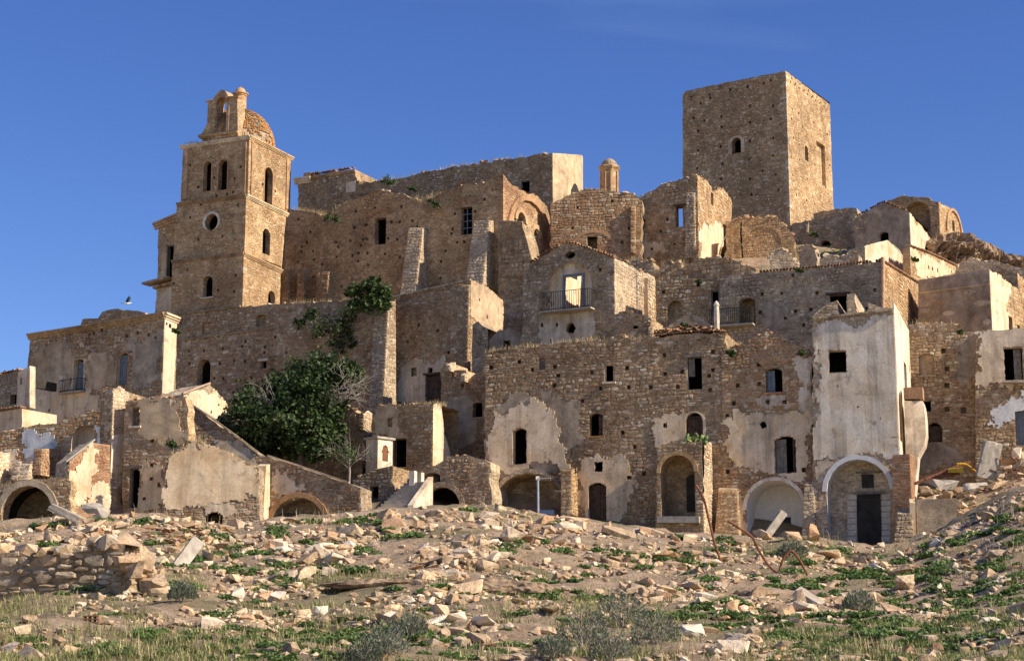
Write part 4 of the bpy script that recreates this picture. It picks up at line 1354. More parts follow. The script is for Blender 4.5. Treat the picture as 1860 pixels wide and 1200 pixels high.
# springing of the lost vault
mb = MB()
for i in range(8):
    t0, t1 = math.pi / 2 * i / 8, math.pi / 2 * (i + 1) / 8
    for j in range(1):
        c0 = P(1342, 470, 150.5)
        def q(t, d, r): return c0 + Vector((-r * math.sin(t) * .0 - (1 - math.cos(t)) * -1.3 - 1.5, d, 2.6 * math.sin(t) * r))
        mb.add([q(t0, 0, 1), q(t1, 0, 1), q(t1, 2.2, 1), q(t0, 2.2, 1)], [[0, 1, 2, 3]])
mb.build('vault_springing', 'plaster_peach', b.root)

# ---- houses and walls right of the keep
b = Bld('grey_rubble_ruin', 'grey rubble wall ending in a stump at the foot of the keep', 'wall', (1556, 379), 24, 158, 'stone_grey', 'mortar_grey', D=2)
pf, _, _ = b.face('f', [(1430, 410), (1490, 394), (1540, 384), (1543, 377), (1556, 378), (1558, 520), (1430, 520)], [(('p', [(1491, 440), (1496, 436), (1505, 437), (1510, 444), (1506, 452), (1492, 452)]), dict(jamb=.6))], rag=.12, **BOLD)
coping(b, pf, [(1430, 410), (1490, 394), (1540, 384)], (.2, .4), 2)
wedge('pale_post', b, pf, (1465, 1469, 404), (1465, 1469, 424), .2, .25, 'stone_pale', 'mortar_pale')
b = Bld('reddish_ruin', 'low reddish wall peeping over grey rubble wall beside the keep', 'wall', (1565, 382), 20, 163, 'stone_red', 'mortar_warm', D=1)
b.face('f', [(1478, 387), (1520, 379), (1545, 378), (1562, 384), (1565, 450), (1478, 450)], [], rag=.08, **FAR)

b = Bld('vaulted_chapel_ruin', 'round-backed vaulted ruin crowning the ridge beyond the grey gabled house', 'ruin', (1705, 366), 30, 157, 'stone_brown', 'mortar_brown', D=.9)
pf, _, _ = b.face('f', [(1598, 392), (1612, 364), (1640, 355), (1676, 358), (1705, 367), (1708, 520), (1598, 520)], [(('a', 1640, 366, 1690, 420), dict(jamb=1.2, depth=1.2, name='vault_opening', back='mortar_brown'))], rag=.12, drop_right=-.6, no_back=True, **FAR)
b.face('s', [(1705, 367), (1722, 375), (1737, 392), (1749, 418), (1752, 520), (1708, 520)], [(('a', 1729.5, 400, 1734, 420), dict())], body=True, thick=.8, no_back=True, rag=.1, stone='stone_warm', mortar='mortar_warm', **FAR)
arch_band(b, b.ps, ('a', 1719, 385, 1745, 440), 'arch', 'brick_worn', .25, .15)
grass_top(pf, [(1612, 364), (1640, 355), (1690, 362)], .6, .35, 1)

b = Bld('grey_gabled_house', 'grey rendered gabled house with one black arched opening on the ridge', 'house', (1651, 384), 26, 151, 'stone_grey', 'render_grey', dpx=(1690, 432))
pf, _, _ = b.face('f', [(1553, 396), (1580, 381), (1605, 368), (1630, 376), (1651, 385), (1655, 540), (1553, 540)], [(('s', 1598, 421, 1614, 440), dict())], rag=.05, drop_right=-.6, cover=.55, **FAR)
b.face('s', [(1651, 385), (1690, 432), (1692, 540), (1655, 540)], [], plaster=[([(1652, 388), (1690, 434), (1692, 470), (1655, 455)], 'plaster_cream')], body=False, rag=.06, stone='stone_warm', mortar='mortar_warm', **FAR)
tiles_along(b, pf, [(1556, 393), (1605, 367)], lift=0)
tiles_along(b, pf, [(1605, 367), (1650, 384)], lift=0)

b = Bld('pale_gabled_house', 'low house whose pale plastered gable catches the sun above grassy slope', 'house', (1570, 446), 30, 137, 'stone_pale', 'mortar_pale', dpx=(1650, 478))
b.face('f', [(1540, 455), (1570, 447), (1570, 540), (1540, 540)], [], rag=.04, drop_right=-.5, **FAR)
ps, _, _ = b.face('s', [(1570, 447), (1592, 441), (1612, 437), (1632, 452), (1650, 478), (1650, 560), (1570, 560)], [], plaster=[([(1570, 446), (1612, 436), (1650, 478), (1650, 530), (1570, 530)], 'plaster_cream', .05, .03)], body=False, rag=.04, **FAR)

b = Bld('long_sunlit_house', 'long sunlit wall under a sloping tile edge with three brick holes', 'house', (1652, 448), 32, 141, 'stone_warm', 'mortar_warm', dpx=(1752, 492))
b.face('f', [(1640, 452), (1652, 448), (1655, 540), (1640, 540)], [], rag=.04, drop_right=-.3, **FAR)
ps, _, _ = b.face('s', [(1652, 448), (1690, 462), (1722, 477), (1752, 492), (1752, 580), (1652, 580)], [], plaster=[([(1655, 455), (1720, 482), (1745, 494), (1700, 505), (1665, 500)], 'plaster_peach')], putlogs=[(1686, 486, .14), (1693, 488, .14), (1702, 490, .14)], body=False, rag=.05, **FAR)
tiles_along(b, ps, [(1652, 447), (1690, 461), (1722, 476), (1752, 491)], lift=0)

# ---- mid row
b = Bld('balcony_gable_house', 'gabled stone house with arched plaster niche and balcony door open to a bright interior', 'house', (1116, 469), 26, 122, 'stone_grey', 'mortar_brown', D=.6)
pf, _, _ = b.face('f', [(952, 496), (962, 480), (985, 465), (1010, 450), (1034, 441), (1060, 449), (1090, 460), (1116, 469), (1116, 700), (946, 700), (948, 560)],
    [(('a', 998, 477, 1075, 563), dict(jamb=.22, back='plaster_cream', name='niche', jmat='plaster_cream')), (('o', 1035.5, 463, 9.5, 6.5), dict(jamb=.6)),
     (('p', [(1027, 598), (1031, 588), (1037, 585), (1044, 590), (1046, 598), (1041, 605), (1034, 607)]), dict(jamb=.5))],
    plaster=[([(986, 572), (1010, 566), (1078, 566), (1080, 600), (1070, 622), (1000, 640), (980, 625)], 'plaster_dirty')],
    rag=.1, drop_right=-.7, putlogs=[(1012, 590), (985, 590), (1000, 620), (1090, 490)], rowh=(.14, .28), wid=(.18, .45), body=False)
CHAP = b
# the niche's back has the doorway cut through it: rebuild it as a panel with an opening
for o in [o for o in b.root.children if o.name.startswith('niche')]:
    bpy.data.objects.remove(o)
nuv = shape_uv(pf, ('a', 998, 477, 1075, 563)); duv = shape_uv(pf, ('r', 1022, 499, 1058, 563))
duv = [(q[0], q[1] + (.03 if i < 2 else 0)) for i, q in enumerate(duv)]
v2, tr, _i = tri_fill(nuv, [duv])
V = [pf.at(q, -.22) for q in v2]; F = [list(t) for t in tr]
n_ = len(nuv); o_ = len(V)
V += [pf.at(q) for q in nuv] + [pf.at(q, -.22) for q in nuv]; F += [[o_ + i, o_ + (i + 1) % n_, o_ + n_ + (i + 1) % n_, o_ + n_ + i] for i in range(n_)]
o_ = len(V)
V += [pf.at(q, -.22) for q in duv] + [pf.at(q, -.6) for q in duv]; F += [[o_ + i, o_ + (i + 1) % 4, o_ + 4 + (i + 1) % 4, o_ + 4 + i] for i in range(4)]
mk('niche', V, F, 'plaster_cream', b.root)
mb = MB()
(u0, v0), (u1, _), (_, v1) = duv[0], duv[1], duv[2]
for (a0, a1, b0, b1) in ((u0 - .06, u0 + .08, v0, v1 + .1), (u1 - .08, u1 + .06, v0, v1 + .1), (u0 + .08, u1 - .08, v1 - .06, v1 + .1)):
    mb.obox(pf.at(((a0 + a1) / 2, (b0 + b1) / 2), -.2), pf.u, pf.n, (0, 0, 1), (a1 - a0) / 2, .06, (b1 - b0) / 2)
mb.build('door_frame', 'frame_grey', b.root)
# outer side wall, roofless room behind with white inner walls
ps, _, _ = b.face('s', [(1116, 469), (1150, 485), (1196, 507), (1194, 700), (1116, 700)], [], body=True, thick=.5, rag=.08, stone='stone_pale', mortar='mortar_pale', rowh=(.14, .28), wid=(.18, .45), cover=.15)
coping(b, ps, [(1116, 469), (1150, 485), (1196, 507)], (.15, .3), 3, 'tile')
tiles_along(b, pf, [(962, 479), (1010, 449), (1034, 440)], lift=0)
tiles_along(b, pf, [(1034, 440), (1060, 448), (1116, 468)], lift=0)
c_in = pf.at((duv[0][0] - .3, duv[0][1] - .3), -.62)
W_, H_, L_ = 3.2, 4.2, 4.6
lx, dn, up = pf.u, -pf.n, Vector((0, 0, 1))
MB().add([c_in, c_in + dn * L_, c_in + dn * L_ + up * H_, c_in + up * (H_ * .72)], [[0, 1, 2, 3]]).build('inner_wall', 'plaster_cream', b.root)
# far inner wall with an arch
mb = MB()
pin = Plane(c_in + dn * 3.2, pf.u, pf.n)
ou = [(0, 0), (4.2, 0), (4.2, 3.6), (0, 3.6)]
ar = [(.75, .02), (3.0, .02)] + [(1.9 + 1.1 * math.cos(t), 1.4 + 1.3 * math.sin(t)) for t in [math.pi * i / 10 for i in range(11)]]
v2, tr, _i = tri_fill(ou, [ar])
V = [pin.at(q) for q in v2]; F = [list(t) for t in tr]; n_ = len(ar); o_ = len(V)
V += [pin.at(q) for q in ar] + [pin.at(q, -.7) for q in ar]; F += [[o_ + i, o_ + (i + 1) % n_, o_ + n_ + (i + 1) % n_, o_ + n_ + i] for i in range(n_)]
mk('inner_wall', V, F, 'plaster_blue', b.root)
MB().add([c_in + dn * L_ - lx * 1.0, c_in + dn * L_ + lx * 4.4, c_in + dn * L_ + lx * 4.4 + up * 3.2, c_in + dn * L_ - lx * 1.0 + up * 4.0], [[0, 1, 2, 3]]).build('inner_wall', 'plaster_peach', b.root)
MB().add([c_in - lx * .6, c_in + lx * 4.4, c_in + lx * 4.4 + dn * L_, c_in - lx * .6 + dn * L_], [[0, 1, 2, 3]]).build('room_floor', 'concrete', b.root)

def railing(name, pl, x0, x1, ytop, ybot, out, root=None, n=20, mat='iron', slab=True, label=None, side=True):
    """wrought-iron balcony standing off a wall"""
    a = pl.hit(x0, ytop); c = pl.hit(x1, ytop); vb = pl.hit((x0 + x1) / 2, ybot)[1]
    vt = (a[1] + c[1]) / 2
    bal = mk(name, *(lambda m: (m.v, m.f))(MB().obox(pl.at(((a[0] + c[0]) / 2, vb - .05), out / 2), pl.u, pl.n, (0, 0, 1), (c[0] - a[0]) / 2 + .05, out / 2 + .03, .05)), 'concrete' if slab else mat, root)
    pts = [pl.at((a[0], vt), 0), pl.at((a[0], vt), out), pl.at((c[0], vt), out), pl.at((c[0], vt), 0)]
    mb = MB()
    for z in (0, vb - vt + .08):
        q = [p + Vector((0, 0, z)) for p in pts]
        for i in range(3): mb.tube([q[i], q[i + 1]], .025, 5)
    mb.build('rail', mat, bal)
    for i in range(n + 1):
        u = a[0] + (c[0] - a[0]) * i / n
        MB().tube([pl.at((u, vb), out), pl.at((u, vt), out)], .018, 4).build('baluster', mat, bal)
    if side:
        for u in (a[0], c[0]):
            for k in (.33, .66):
                MB().tube([pl.at((u, vb), out * k), pl.at((u, vt), out * k)], .018, 4).build('baluster', mat, bal)
    return bal
bal = railing('balcony', pf, 990, 1080, 532, 565, .8, b.root, 22)
# scroll panel
a = pf.hit(1000, 560); c = pf.hit(1012, 536)
mb = MB()
mb.tube([pf.at((a[0], a[1]), .8), pf.at((c[0], c[1]), .8)], .025, 5); mb.tube([pf.at((c[0], a[1]), .8), pf.at((a[0], c[1]), .8)], .025, 5)
mb.build('scroll_panel', 'iron', bal)

b = Bld('gabled_ruin_house', 'low-gabled stone ruin with shallow arched niche and tall dark window', 'ruin', (1374, 490), 20, 120.5, 'stone_brown', 'mortar_brown', D=3)
pf, _, _ = b.face('f', [(1193, 512), (1230, 490), (1260, 475), (1300, 464), (1340, 474), (1374, 490), (1376, 700), (1193, 700)],
    [(('r', 1292, 527, 1306, 575), dict(frame='frame_grey')), (('a', 1213, 546, 1240, 600), dict(jamb=.4, back='mortar_warm', name='niche'))], rag=.12, putlogs=[(1268, 517), (1205, 530), (1230, 600)], cover=.15)
coping(b, pf, [(1230, 490), (1260, 475), (1300, 464), (1340, 474), (1374, 490)], (.18, .32), 3)
grass_top(pf, [(1193, 510), (1230, 490)], 1.5, .6, 1.5)
b = Bld('terrace_ruin', 'low broken terrace wall with pier standing in dry grass above the gabled house', 'wall', (1240, 478), 18, 128, 'stone_brown', 'mortar_brown', D=2)
pf, _, _ = b.face('f', [(1112, 470), (1145, 478), (1150, 470), (1185, 474), (1189, 490), (1200, 488), (1205, 475), (1238, 478), (1240, 600), (1112, 600)], [], rag=.12)
coping(b, pf, [(1112, 470), (1145, 478), (1185, 474), (1238, 478)], (.2, .5), 3.5)
grass_top(pf, [(1112, 472), (1240, 478)], 2.0, .7, 2.5)

b = Bld('tile_edged_house', 'wide stone house with tiled eave, balcony door and wooden-lintelled window', 'house', (1602, 476), 21, 116.5, 'stone_grey', 'mortar_grey', dpx=(1669, 516))
pf, _, _ = b.face('f', [(1306, 503), (1380, 495), (1440, 490), (1520, 483), (1602, 475), (1606, 700), (1306, 700)],
    [(('s', 1343, 541, 1372, 590), dict(name='doorway', jamb=.5)), (('r', 1506, 535, 1540, 567), dict(lintel='wood_dark', jmat='plaster_dirty'))],
    plaster=[([(1380, 560), (1430, 555), (1430, 600), (1380, 600)], 'render_grey')],
    putlogs=[(1384, 534), (1420, 533), (1381, 567), (1445, 565), (1484, 532), (1473, 562), (1427, 578), (1589, 527), (1460, 590), (1575, 560), (1440, 500)], rag=.06, drop_right=-.8, cover=.15)
ps, _, _ = b.face('s', [(1602, 475), (1635, 495), (1669, 516), (1667, 700), (1606, 700)], [], putlogs=[(1650, 535, .15), (1650, 560, .15), (1615, 543, .15)], body=False, rag=.05, stone='stone_warm', mortar='mortar_warm', cover=.2)
tiles_along(b, pf, [(1380, 495), (1440, 490), (1520, 483), (1602, 475)], lift=.02)
tiles_along(b, ps, [(1602, 475), (1635, 495), (1669, 516)], lift=.02)
MB().tube([pf.at(pf.hit(1604, 560), .12), pf.at(pf.hit(1604, 476), .12), pf.at(pf.hit(1604, 468), .12)], .13, 10).build('flue_pipe', 'terracotta', b.root)
railing('balcony', pf, 1293, 1370, 563, 592, .7, b.root, 20)
MB().lathe(P(1302, 590, 115.2), [(.16, -.3), (.18, .6), (.15, 1.2), (.2, 1.25), (.12, 1.45), (.02, 1.55)], 8).thing('stone_post', 'pale_stone', 'pale stone post standing at the end of the rusty balcony', 'post')

b = Bld('low_gable_shed', 'low brown gabled shed with dark oval vent and brick pier above the grassy wall', 'shed', (1182, 577), 22, 113, 'stone_brown', 'mortar_brown', D=2.5)
pf, _, _ = b.face('f', [(1080, 586), (1110, 573), (1138, 563), (1160, 570), (1182, 578), (1182, 690), (1080, 690)], [(('o', 1154, 594, 5.5, 3), dict(jamb=.3))], rag=.05)
coping(b, pf, [(1080, 586), (1110, 573), (1138, 563), (1182, 578)], (.12, .22), 3, 'tile')
wedge('pier', b, pf, (1180, 1187, 591), (1180, 1187, 625), .3, .35, 'stone_pale', 'mortar_warm')
wedge('pier', b, pf, (1126, 1133, 606), (1126, 1133, 625), .9, .95, 'stone_pale', 'mortar_warm')
b = Bld('grey_low_gable', 'small grey rendered gable wall beside the rusty balcony', 'shed', (1290, 594), 18, 114.5, 'stone_grey', 'render_grey', D=2)
b.face('f', [(1215, 590), (1238, 576), (1254, 570), (1275, 578), (1291, 590), (1291, 690), (1215, 690)], [], rag=.04, masonry=False)

b = Bld('concrete_block_house', 'grey block-built house with stained flat top and sunlit window wall', 'house', (1796, 489), 33, 123, 'stone_grey', 'render_grey', D=5)
pf, _, _ = b.face('f', [(1668, 508), (1730, 499), (1796, 489), (1802, 720), (1668, 720)], [], rag=.02, drop_right=-.8, rowh=(.42, .46), wid=(.7, 1.1), proud=(.006, .016), cover=.45, mortar='render_grey')
band(b, pf, [(1668, 534), (1797, 517)], 'string_course', 'render_tan', .1, .06)
b.face('s', [(1796, 489), (1825, 508), (1862, 533), (1900, 556), (1900, 720), (1802, 720)], [(('r', 1831, 575, 1839, 600), dict()), (('r', 1848, 590, 1853, 610), dict())], plaster=[([(1797, 492), (1835, 515), (1830, 560), (1828, 610), (1802, 610)], 'plaster_cream')], body=False, rag=.1, stone='stone_warm', mortar='mortar_warm')
b = Bld('brown_back_house', 'dark brown broken wall behind the block-built house', 'ruin', (1848, 498), 28, 133, 'stone_red', 'mortar_brown', D=3)
b.face('f', [(1798, 492), (1822, 488), (1848, 496), (1850, 640), (1798, 640)], [], rag=.1, drop_right=-.4, **FAR)
b.face('s', [(1848, 496), (1875, 520), (1900, 640), (1850, 640)], [], body=False, rag=.1, stone='stone_warm', mortar='mortar_warm', **FAR)

for (nm, lb, pts, Y, a_) in (('broken_wall_stump', 'broken wall stump with pale core on the grassy slope under the keep', [(1396, 470), (1402, 458), (1420, 452), (1436, 462), (1446, 480), (1446, 560), (1396, 560)], 139, 12),
                     ('square_pier_stump', 'square ruined pier beside the broken wall stump', [(1452, 476), (1454, 450), (1466, 446), (1478, 447), (1482, 462), (1484, 560), (1452, 560)], 141, 24),
                     ('low_slope_ruin', 'low grey broken wall crossing the grassy slope above the tiled eave', [(1488, 474), (1500, 464), (1530, 468), (1548, 458), (1560, 462), (1562, 560), (1488, 560)], 131, 20),
                     ('ledge_ruin', 'stepped rubble ruin below the rock outcrop', [(1735, 492), (1745, 478), (1765, 470), (1790, 476), (1800, 470), (1830, 482), (1880, 486), (1880, 600), (1735, 600)], 144, 20)):
    b = Bld(nm, lb, 'ruin', pts[4][:2], a_, Y, 'stone_pale', 'mortar_pale', D=1.4)
    pf, _, _ = b.face('f', pts, [], rag=.16, **FAR)
    coping(b, pf, pts[:5], (.25, .5), 4)

# ================================================================== LOWER ROW
NEAR = dict(rowh=(.11, .27), wid=(.16, .54), proud=(.015, .055))
# ---- central facade, one plane for two houses
AC, YC = 18, 103.6
b = Bld('central_stone_house', 'long three-storey rubble house with big plastered arch and brown double door', 'house', (1310, 985), AC, 105.25, 'stone_brown', 'mortar_brown', D=4.5)
C1 = b
pf, poly, wall = b.face('f', [(880, 641), (925, 634), (1000, 626), (1060, 620), (1118, 613), (1123, 606), (1134, 606), (1136, 613), (1190, 612), (1250, 606), (1318, 604), (1318, 1010), (880, 1010)],
    [(('r', 979, 650, 990, 671), dict(jamb=.2, back='wood_grey')),
     (('r', 1098, 661, 1115, 694), dict(frame='wood_pale', jmat='plaster_cream', sill='pale_stone')),
     (('r', 1248, 648, 1275, 707), dict(leaves=[(.05, .48, .42, .97, 'wood_grey')], lintel='wood_grey', jmat='plaster_dirty')),
     (('s', 1071, 750, 1095, 792), dict(leaves=[(.62, .95, .02, .93, 'wood_dark')], sill='stone_red')),
     (('a', 1246, 749, 1277, 802), dict(leaves=[(.04, .5, 0, .9, 'wood_dark'), (.51, .96, 0, .9, 'wood_dark')], name='doorway', surround=(.16, .05, 'plaster_cream'))),
     (('s', 932, 777, 958, 843), dict(name='doorway', jmat='plaster_cream', surround=(.2, .1, 'plaster_cream'))),
     (('s', 1080, 837, 1096, 856), dict()),
     (('s', 1069, 876, 1102, 952), dict(name='doorway', leaves=[(.03, .6, 0, .95, 'wood_dark'), (.61, .97, 0, .95, 'wood_dark')], jmat='plaster_cream', surround=(.2, .06, 'plaster_cream'))),
     (('p', [(893, 1000), (893, 925), (904, 890), (925, 868), (955, 860), (985, 862), (1008, 873), (1022, 900), (1027, 940), (1027, 1000)]), dict(name='vault', jamb=2.2, back='mortar_grey', jmat='mortar_brown'))],
    plaster=[([(880, 880), (882, 800), (893, 760), (915, 728), (950, 715), (985, 712), (1050, 735), (1052, 800), (1032, 855), (1010, 862), (960, 850), (915, 862)], 'render_grey', .05),
             ([(890, 850), (893, 800), (908, 760), (935, 738), (965, 727), (985, 728), (1008, 748), (1022, 785), (1027, 815), (1023, 842), (980, 846), (930, 852)], 'plaster_cream', .14),
             ([(1052, 830), (1085, 826), (1130, 828), (1145, 850), (1148, 900), (1132, 945), (1106, 948), (1060, 930), (1050, 880)], 'plaster_peach'),
             ([(1196, 760), (1225, 745), (1245, 760), (1243, 800), (1200, 812)], 'plaster_cream')],
    putlogs=[(1008, 666), (1014, 681), (1007, 700), (1075, 676), (1091, 705), (1139, 668), (1142, 703), (1207, 645), (1208, 679), (1239, 675), (1182, 703), (1208, 772), (1131, 785), (1058, 728), (1231, 702), (1288, 682), (1295, 672), (1295, 638), (1153, 811), (1143, 868), (967, 671), (943, 657), (892, 667), (1170, 860), (1290, 708)],
    rag=.09, cap=300, cover=.24, **NEAR)
CPF = pf
coping(b, pf, [(880, 641), (925, 634), (1000, 626), (1060, 620), (1118, 613)], (.12, .26), 3)
coping(b, pf, [(1136, 613), (1190, 612)], (.15, .3), 3)
grass_top(pf, [(880, 640), (925, 633), (1000, 625), (1118, 612)], 2.2, .5, 1.6)
grass_top(pf, [(1136, 613), (1190, 612)], .8, .4, 1.0)
tiles_along(b, pf, [(1190, 611), (1250, 605), (1310, 603)], lift=.03, out=.1)
# collapsed tile heap on the roof
V, F, T = [], [], []; base = 0
for i in range(420):
    t = rnd.random(); q = pf.hit(1188 + 126 * t, 608 - 6 * math.sin(math.pi * t))
    c = pf.at((q[0], q[1] + rnd.uniform(-.1, .3)), -rnd.uniform(.0, 2.4))
    m = np.array(Matrix.Rotation(rnd.uniform(0, 6.28), 3, 'Z') @ Matrix.Rotation(rnd.uniform(-.5, .5), 3, 'X'))
    for an0 in (0,):
        pts = []
        for l_ in (-.2, .2):
            for k in range(5):
                an = math.pi * k / 4
                pts.append((math.cos(an) * .1, l_, math.sin(an) * .08))
        w = np.array(pts) @ m.T + np.array(c)
        V.append(w); F += [[base + k, base + k + 1, base + 6 + k, base + 5 + k] for k in range(4)]; T += [rnd.random()] * 4; base += 10
o = mk('roof_tiles', np.concatenate(V), F, 'tile', b.root, tone=T, kind='stuff')
# vault interior: small window in the back, its darkness painted as a flat panel
u = shape_uv(pf, ('r', 941, 897, 956, 913))
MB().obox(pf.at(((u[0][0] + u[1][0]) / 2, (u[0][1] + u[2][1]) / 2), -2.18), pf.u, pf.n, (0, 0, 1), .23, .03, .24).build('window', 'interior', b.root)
arch_band(b, pf, ('a', 893, 858, 1029, 1000), 'vault_arch', 'mortar_grey', .25, .10)
# sunlit pier between vault and door
wedge('pier', b, pf, (1030, 1048, 850), (1030, 1050, 945), 1.2, 1.35, 'stone_warm', 'mortar_warm', z_ext=1.5)
wedge('threshold', b, pf, (1015, 1045, 888), (1015, 1045, 893), .9, .9, 'stone_pale', 'mortar_pale', masonry=False)

# ---- projecting porch with prickly pears on top
b = Bld('stone_porch', 'projecting stone porch with round arch and prickly pears growing on top', 'porch', (1279, 985), AC, 102.9, 'stone_brown', 'mortar_brown', D=2.6)
pf, _, _ = b.face('f', [(1193, 815), (1200, 806), (1270, 802), (1279, 806), (1279, 940), (1278, 1010), (1190, 1010)],
    [(('a', 1200, 826, 1262, 940), dict(name='archway', jamb=1.5, back='mortar_brown', jmat='mortar_brown'))], rag=.06, drop_right=-.3, cap=200, **NEAR)
arch_band(b, pf, ('a', 1200, 826, 1262, 940), 'arch', 'stone_warm', .22, .09)
u = shape_uv(pf, ('s', 1236, 856, 1263, 925))
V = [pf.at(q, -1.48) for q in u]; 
mk('doorway', V, [list(range(len(u)))], 'interior', b.root)  # flat sheet, the opening's darkness is put into its colour
b.face('s', [(1279, 806), (1297, 803), (1300, 1010), (1278, 1010)], [], body=False, rag=.1, stone='stone_pale', mortar='mortar_pale', **NEAR)
band(b, pf, [(1196, 938), (1272, 938)], 'ledge', 'concrete', .35, .35, -.35)
PORCH = (b, pf)

# ---- right half of the central facade
b = Bld('gabled_niche_house', 'rubble house with low gable, round hole, arched door and whitewashed barrel niche', 'house', (1310, 985), AC, 105.16, 'stone_red', 'mortar_brown', D=4.5)
pf, poly, wall = b.face('f', [(1311, 640), (1325, 634), (1345, 625), (1375, 610), (1394, 603), (1420, 613), (1450, 628), (1476, 642), (1478, 1015), (1311, 1015)],
    [(('s', 1391, 668, 1421, 713), dict(leaves=[(.04, .52, .0, .92, 'frame_grey')], sill='brick')),
     (('o', 1387, 771.5, 7, 6.5), dict(surround=(.14, .04, 'plaster_cream'))),
     (('s', 1407, 791, 1447, 858), dict(name='doorway', leaves=[(.04, .52, .0, .92, 'wood_grey'), (.8, .97, .0, .9, 'wood_dark')], jmat='plaster_cream')),
     (('a', 1357, 873, 1459, 1010), dict(name='barrel_niche', jamb=2.4, back='white_paint', jmat='white_paint'))],
    plaster=[([(1320, 800), (1322, 765), (1345, 752), (1400, 750), (1476, 748), (1477, 770), (1470, 840), (1447, 862), (1407, 860), (1370, 855), (1330, 840)], 'plaster_cream'),
             ([(1452, 655), (1477, 650), (1477, 750), (1456, 748), (1450, 700)], 'plaster_dirty'),
             ([(1315, 900), (1345, 880), (1352, 920), (1350, 985), (1316, 985)], 'plaster_peach'), ([(1385, 725), (1425, 722), (1430, 736), (1385, 738)], 'plaster_dirty')],
    putlogs=[(1378, 662), (1379, 697), (1394, 730), (1333, 732), (1321, 755), (1298, 765), (1425, 730), (1322, 856), (1340, 700), (1460, 853)],
    rag=.1, cap=300, cover=.2, **NEAR)
arch_band(b, pf, ('s', 1385, 655, 1427, 690), 'relieving_arch', 'brick_worn', .3, .05)
arch_band(b, pf, ('a', 1356, 872, 1460, 1010), 'arch', 'plaster_white', .22, .06)
coping(b, pf, [(1325, 634), (1345, 625), (1394, 603), (1450, 628), (1476, 642)], (.15, .3), 3.2)
grass_top(pf, [(1311, 640), (1345, 625)], 1.6, .5, 1.2)
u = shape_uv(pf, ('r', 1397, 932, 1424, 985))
mk('doorway', [pf.at(q, -2.38) for q in u], [list(range(4))], 'interior', b.root)  # flat dark sheet, shade of the door opening painted as colour
u = shape_uv(pf, ('r', 1369, 932, 1380, 985))
c_ = pf.at(u[0], -2.0)
C2 = (b, pf)
# wall corner between niche and white house: rough buttress foot
wedge('rough_foot', b, pf, (1462, 1480, 870), (1458, 1484, 985), .25, .9, 'stone_pale', 'mortar_pale', z_ext=1)
wedge('rough_foot', b, pf, (1306, 1340, 880), (1300, 1350, 985), .1, 1.0, 'stone_warm', 'render_tan', z_ext=1)

# ---- tall white house
b = Bld('white_house', 'tall white plastered house with square window and big arched entrance', 'house', (1622, 548), 17, 101.9, 'stone_pale', 'mortar_pale', D=4.6)
WH = b
pf, poly, wall = b.face('f', [(1476, 575), (1484, 566), (1500, 553), (1521, 545), (1524, 571), (1538, 574), (1539, 534), (1553, 533), (1555, 573), (1576, 571), (1577, 549), (1600, 558), (1612, 560), (1613, 550), (1622, 548), (1628, 1020), (1476, 1020)],
    [(('r', 1505, 637, 1537, 676), dict(jmat='plaster_white')),
     (('a', 1503, 834, 1618, 1015), dict(name='arched_entrance', jamb=1.1, back='mortar_pale', jmat='white_paint'))],
    plaster=[([(1491, 592), (1540, 583), (1618, 574), (1622, 580), (1625, 826), (1560, 822), (1520, 828), (1478, 838), (1480, 780), (1486, 750), (1480, 715), (1494, 680), (1486, 640)], 'plaster_white', .07),
             ([(1478, 838), (1520, 826), (1560, 824), (1500, 855), (1482, 890)], 'plaster_dirty'), ([(1476, 610), (1492, 600), (1488, 660), (1495, 690), (1480, 720), (1476, 720)], 'plaster_dirty')],
    putlogs=[(1521, 702, .06), (1560, 740, .05), (1598, 760, .05)], rag=.06, drop_right=-.8, cap=250, rowh=(.15, .33), wid=(.2, .6), proud=(.02, .05), cover=.12)
band(b, pf, [(1478, 577), (1622, 562)], 'cornice', 'mortar_grey', .2, .18, -.2, steps=2)
arch_band(b, pf, ('a', 1503, 834, 1618, 1015), 'arch', 'white_paint', .26, .10)
# entrance infill: door, transom window, lintels; openings' shade painted as flat dark panels
cl = -1.08
def infill(x0, y0, x1, y1, name, mat, o=cl, th=.05):
    u = shape_uv(pf, ('r', x0, y0, x1, y1))
    return MB().obox(pf.at(((u[0][0] + u[1][0]) / 2, (u[0][1] + u[2][1]) / 2), o), pf.u, pf.n, (0, 0, 1), (u[1][0] - u[0][0]) / 2, th, (u[2][1] - u[0][1]) / 2).build(name, mat, b.root)
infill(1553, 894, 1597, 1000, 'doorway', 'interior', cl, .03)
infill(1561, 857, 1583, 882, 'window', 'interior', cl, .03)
infill(1548, 889, 1603, 893.5, 'lintel', 'wood_grey', cl, .2)
infill(1550, 852, 1598, 854.5, 'lintel', 'wood_grey', cl, .12)
infill(1553, 903, 1597, 905, 'transom', 'wood_dark', cl + .06, .04)
infill(1574, 894, 1575.4, 903, 'mullion', 'wood_dark', cl + .055, .035)
rg = b.rg
for side_x in ((1535, 1552), (1598, 1614)):
    for i in range(9):
        y0 = 893 + i * 11
        o = infill(side_x[0], y0 + .6, side_x[1], y0 + 10.4, 'stone_block', 'pale_stone', cl + .04, .05)
up_pl = pf.shift(-.0)
# stray iron hook
q = pf.hit(1500, 850)
ps, _, _ = b.face('s', [(1622, 548), (1636, 574), (1651, 602), (1655, 707), (1645, 720), (1647, 1020), (1628, 1020)],
    [(('r', 1641, 661, 1645.5, 708), dict(jmat='plaster_white')), (('a', 1632, 715, 1637, 800), dict(jamb=.3, back='plaster_cream', name='niche'))],
    plaster=[([(1622.5, 550), (1651, 603), (1655, 706), (1646, 722), (1647, 830), (1627, 830)], 'plaster_white', .06, .02)], body=False, rag=.04)
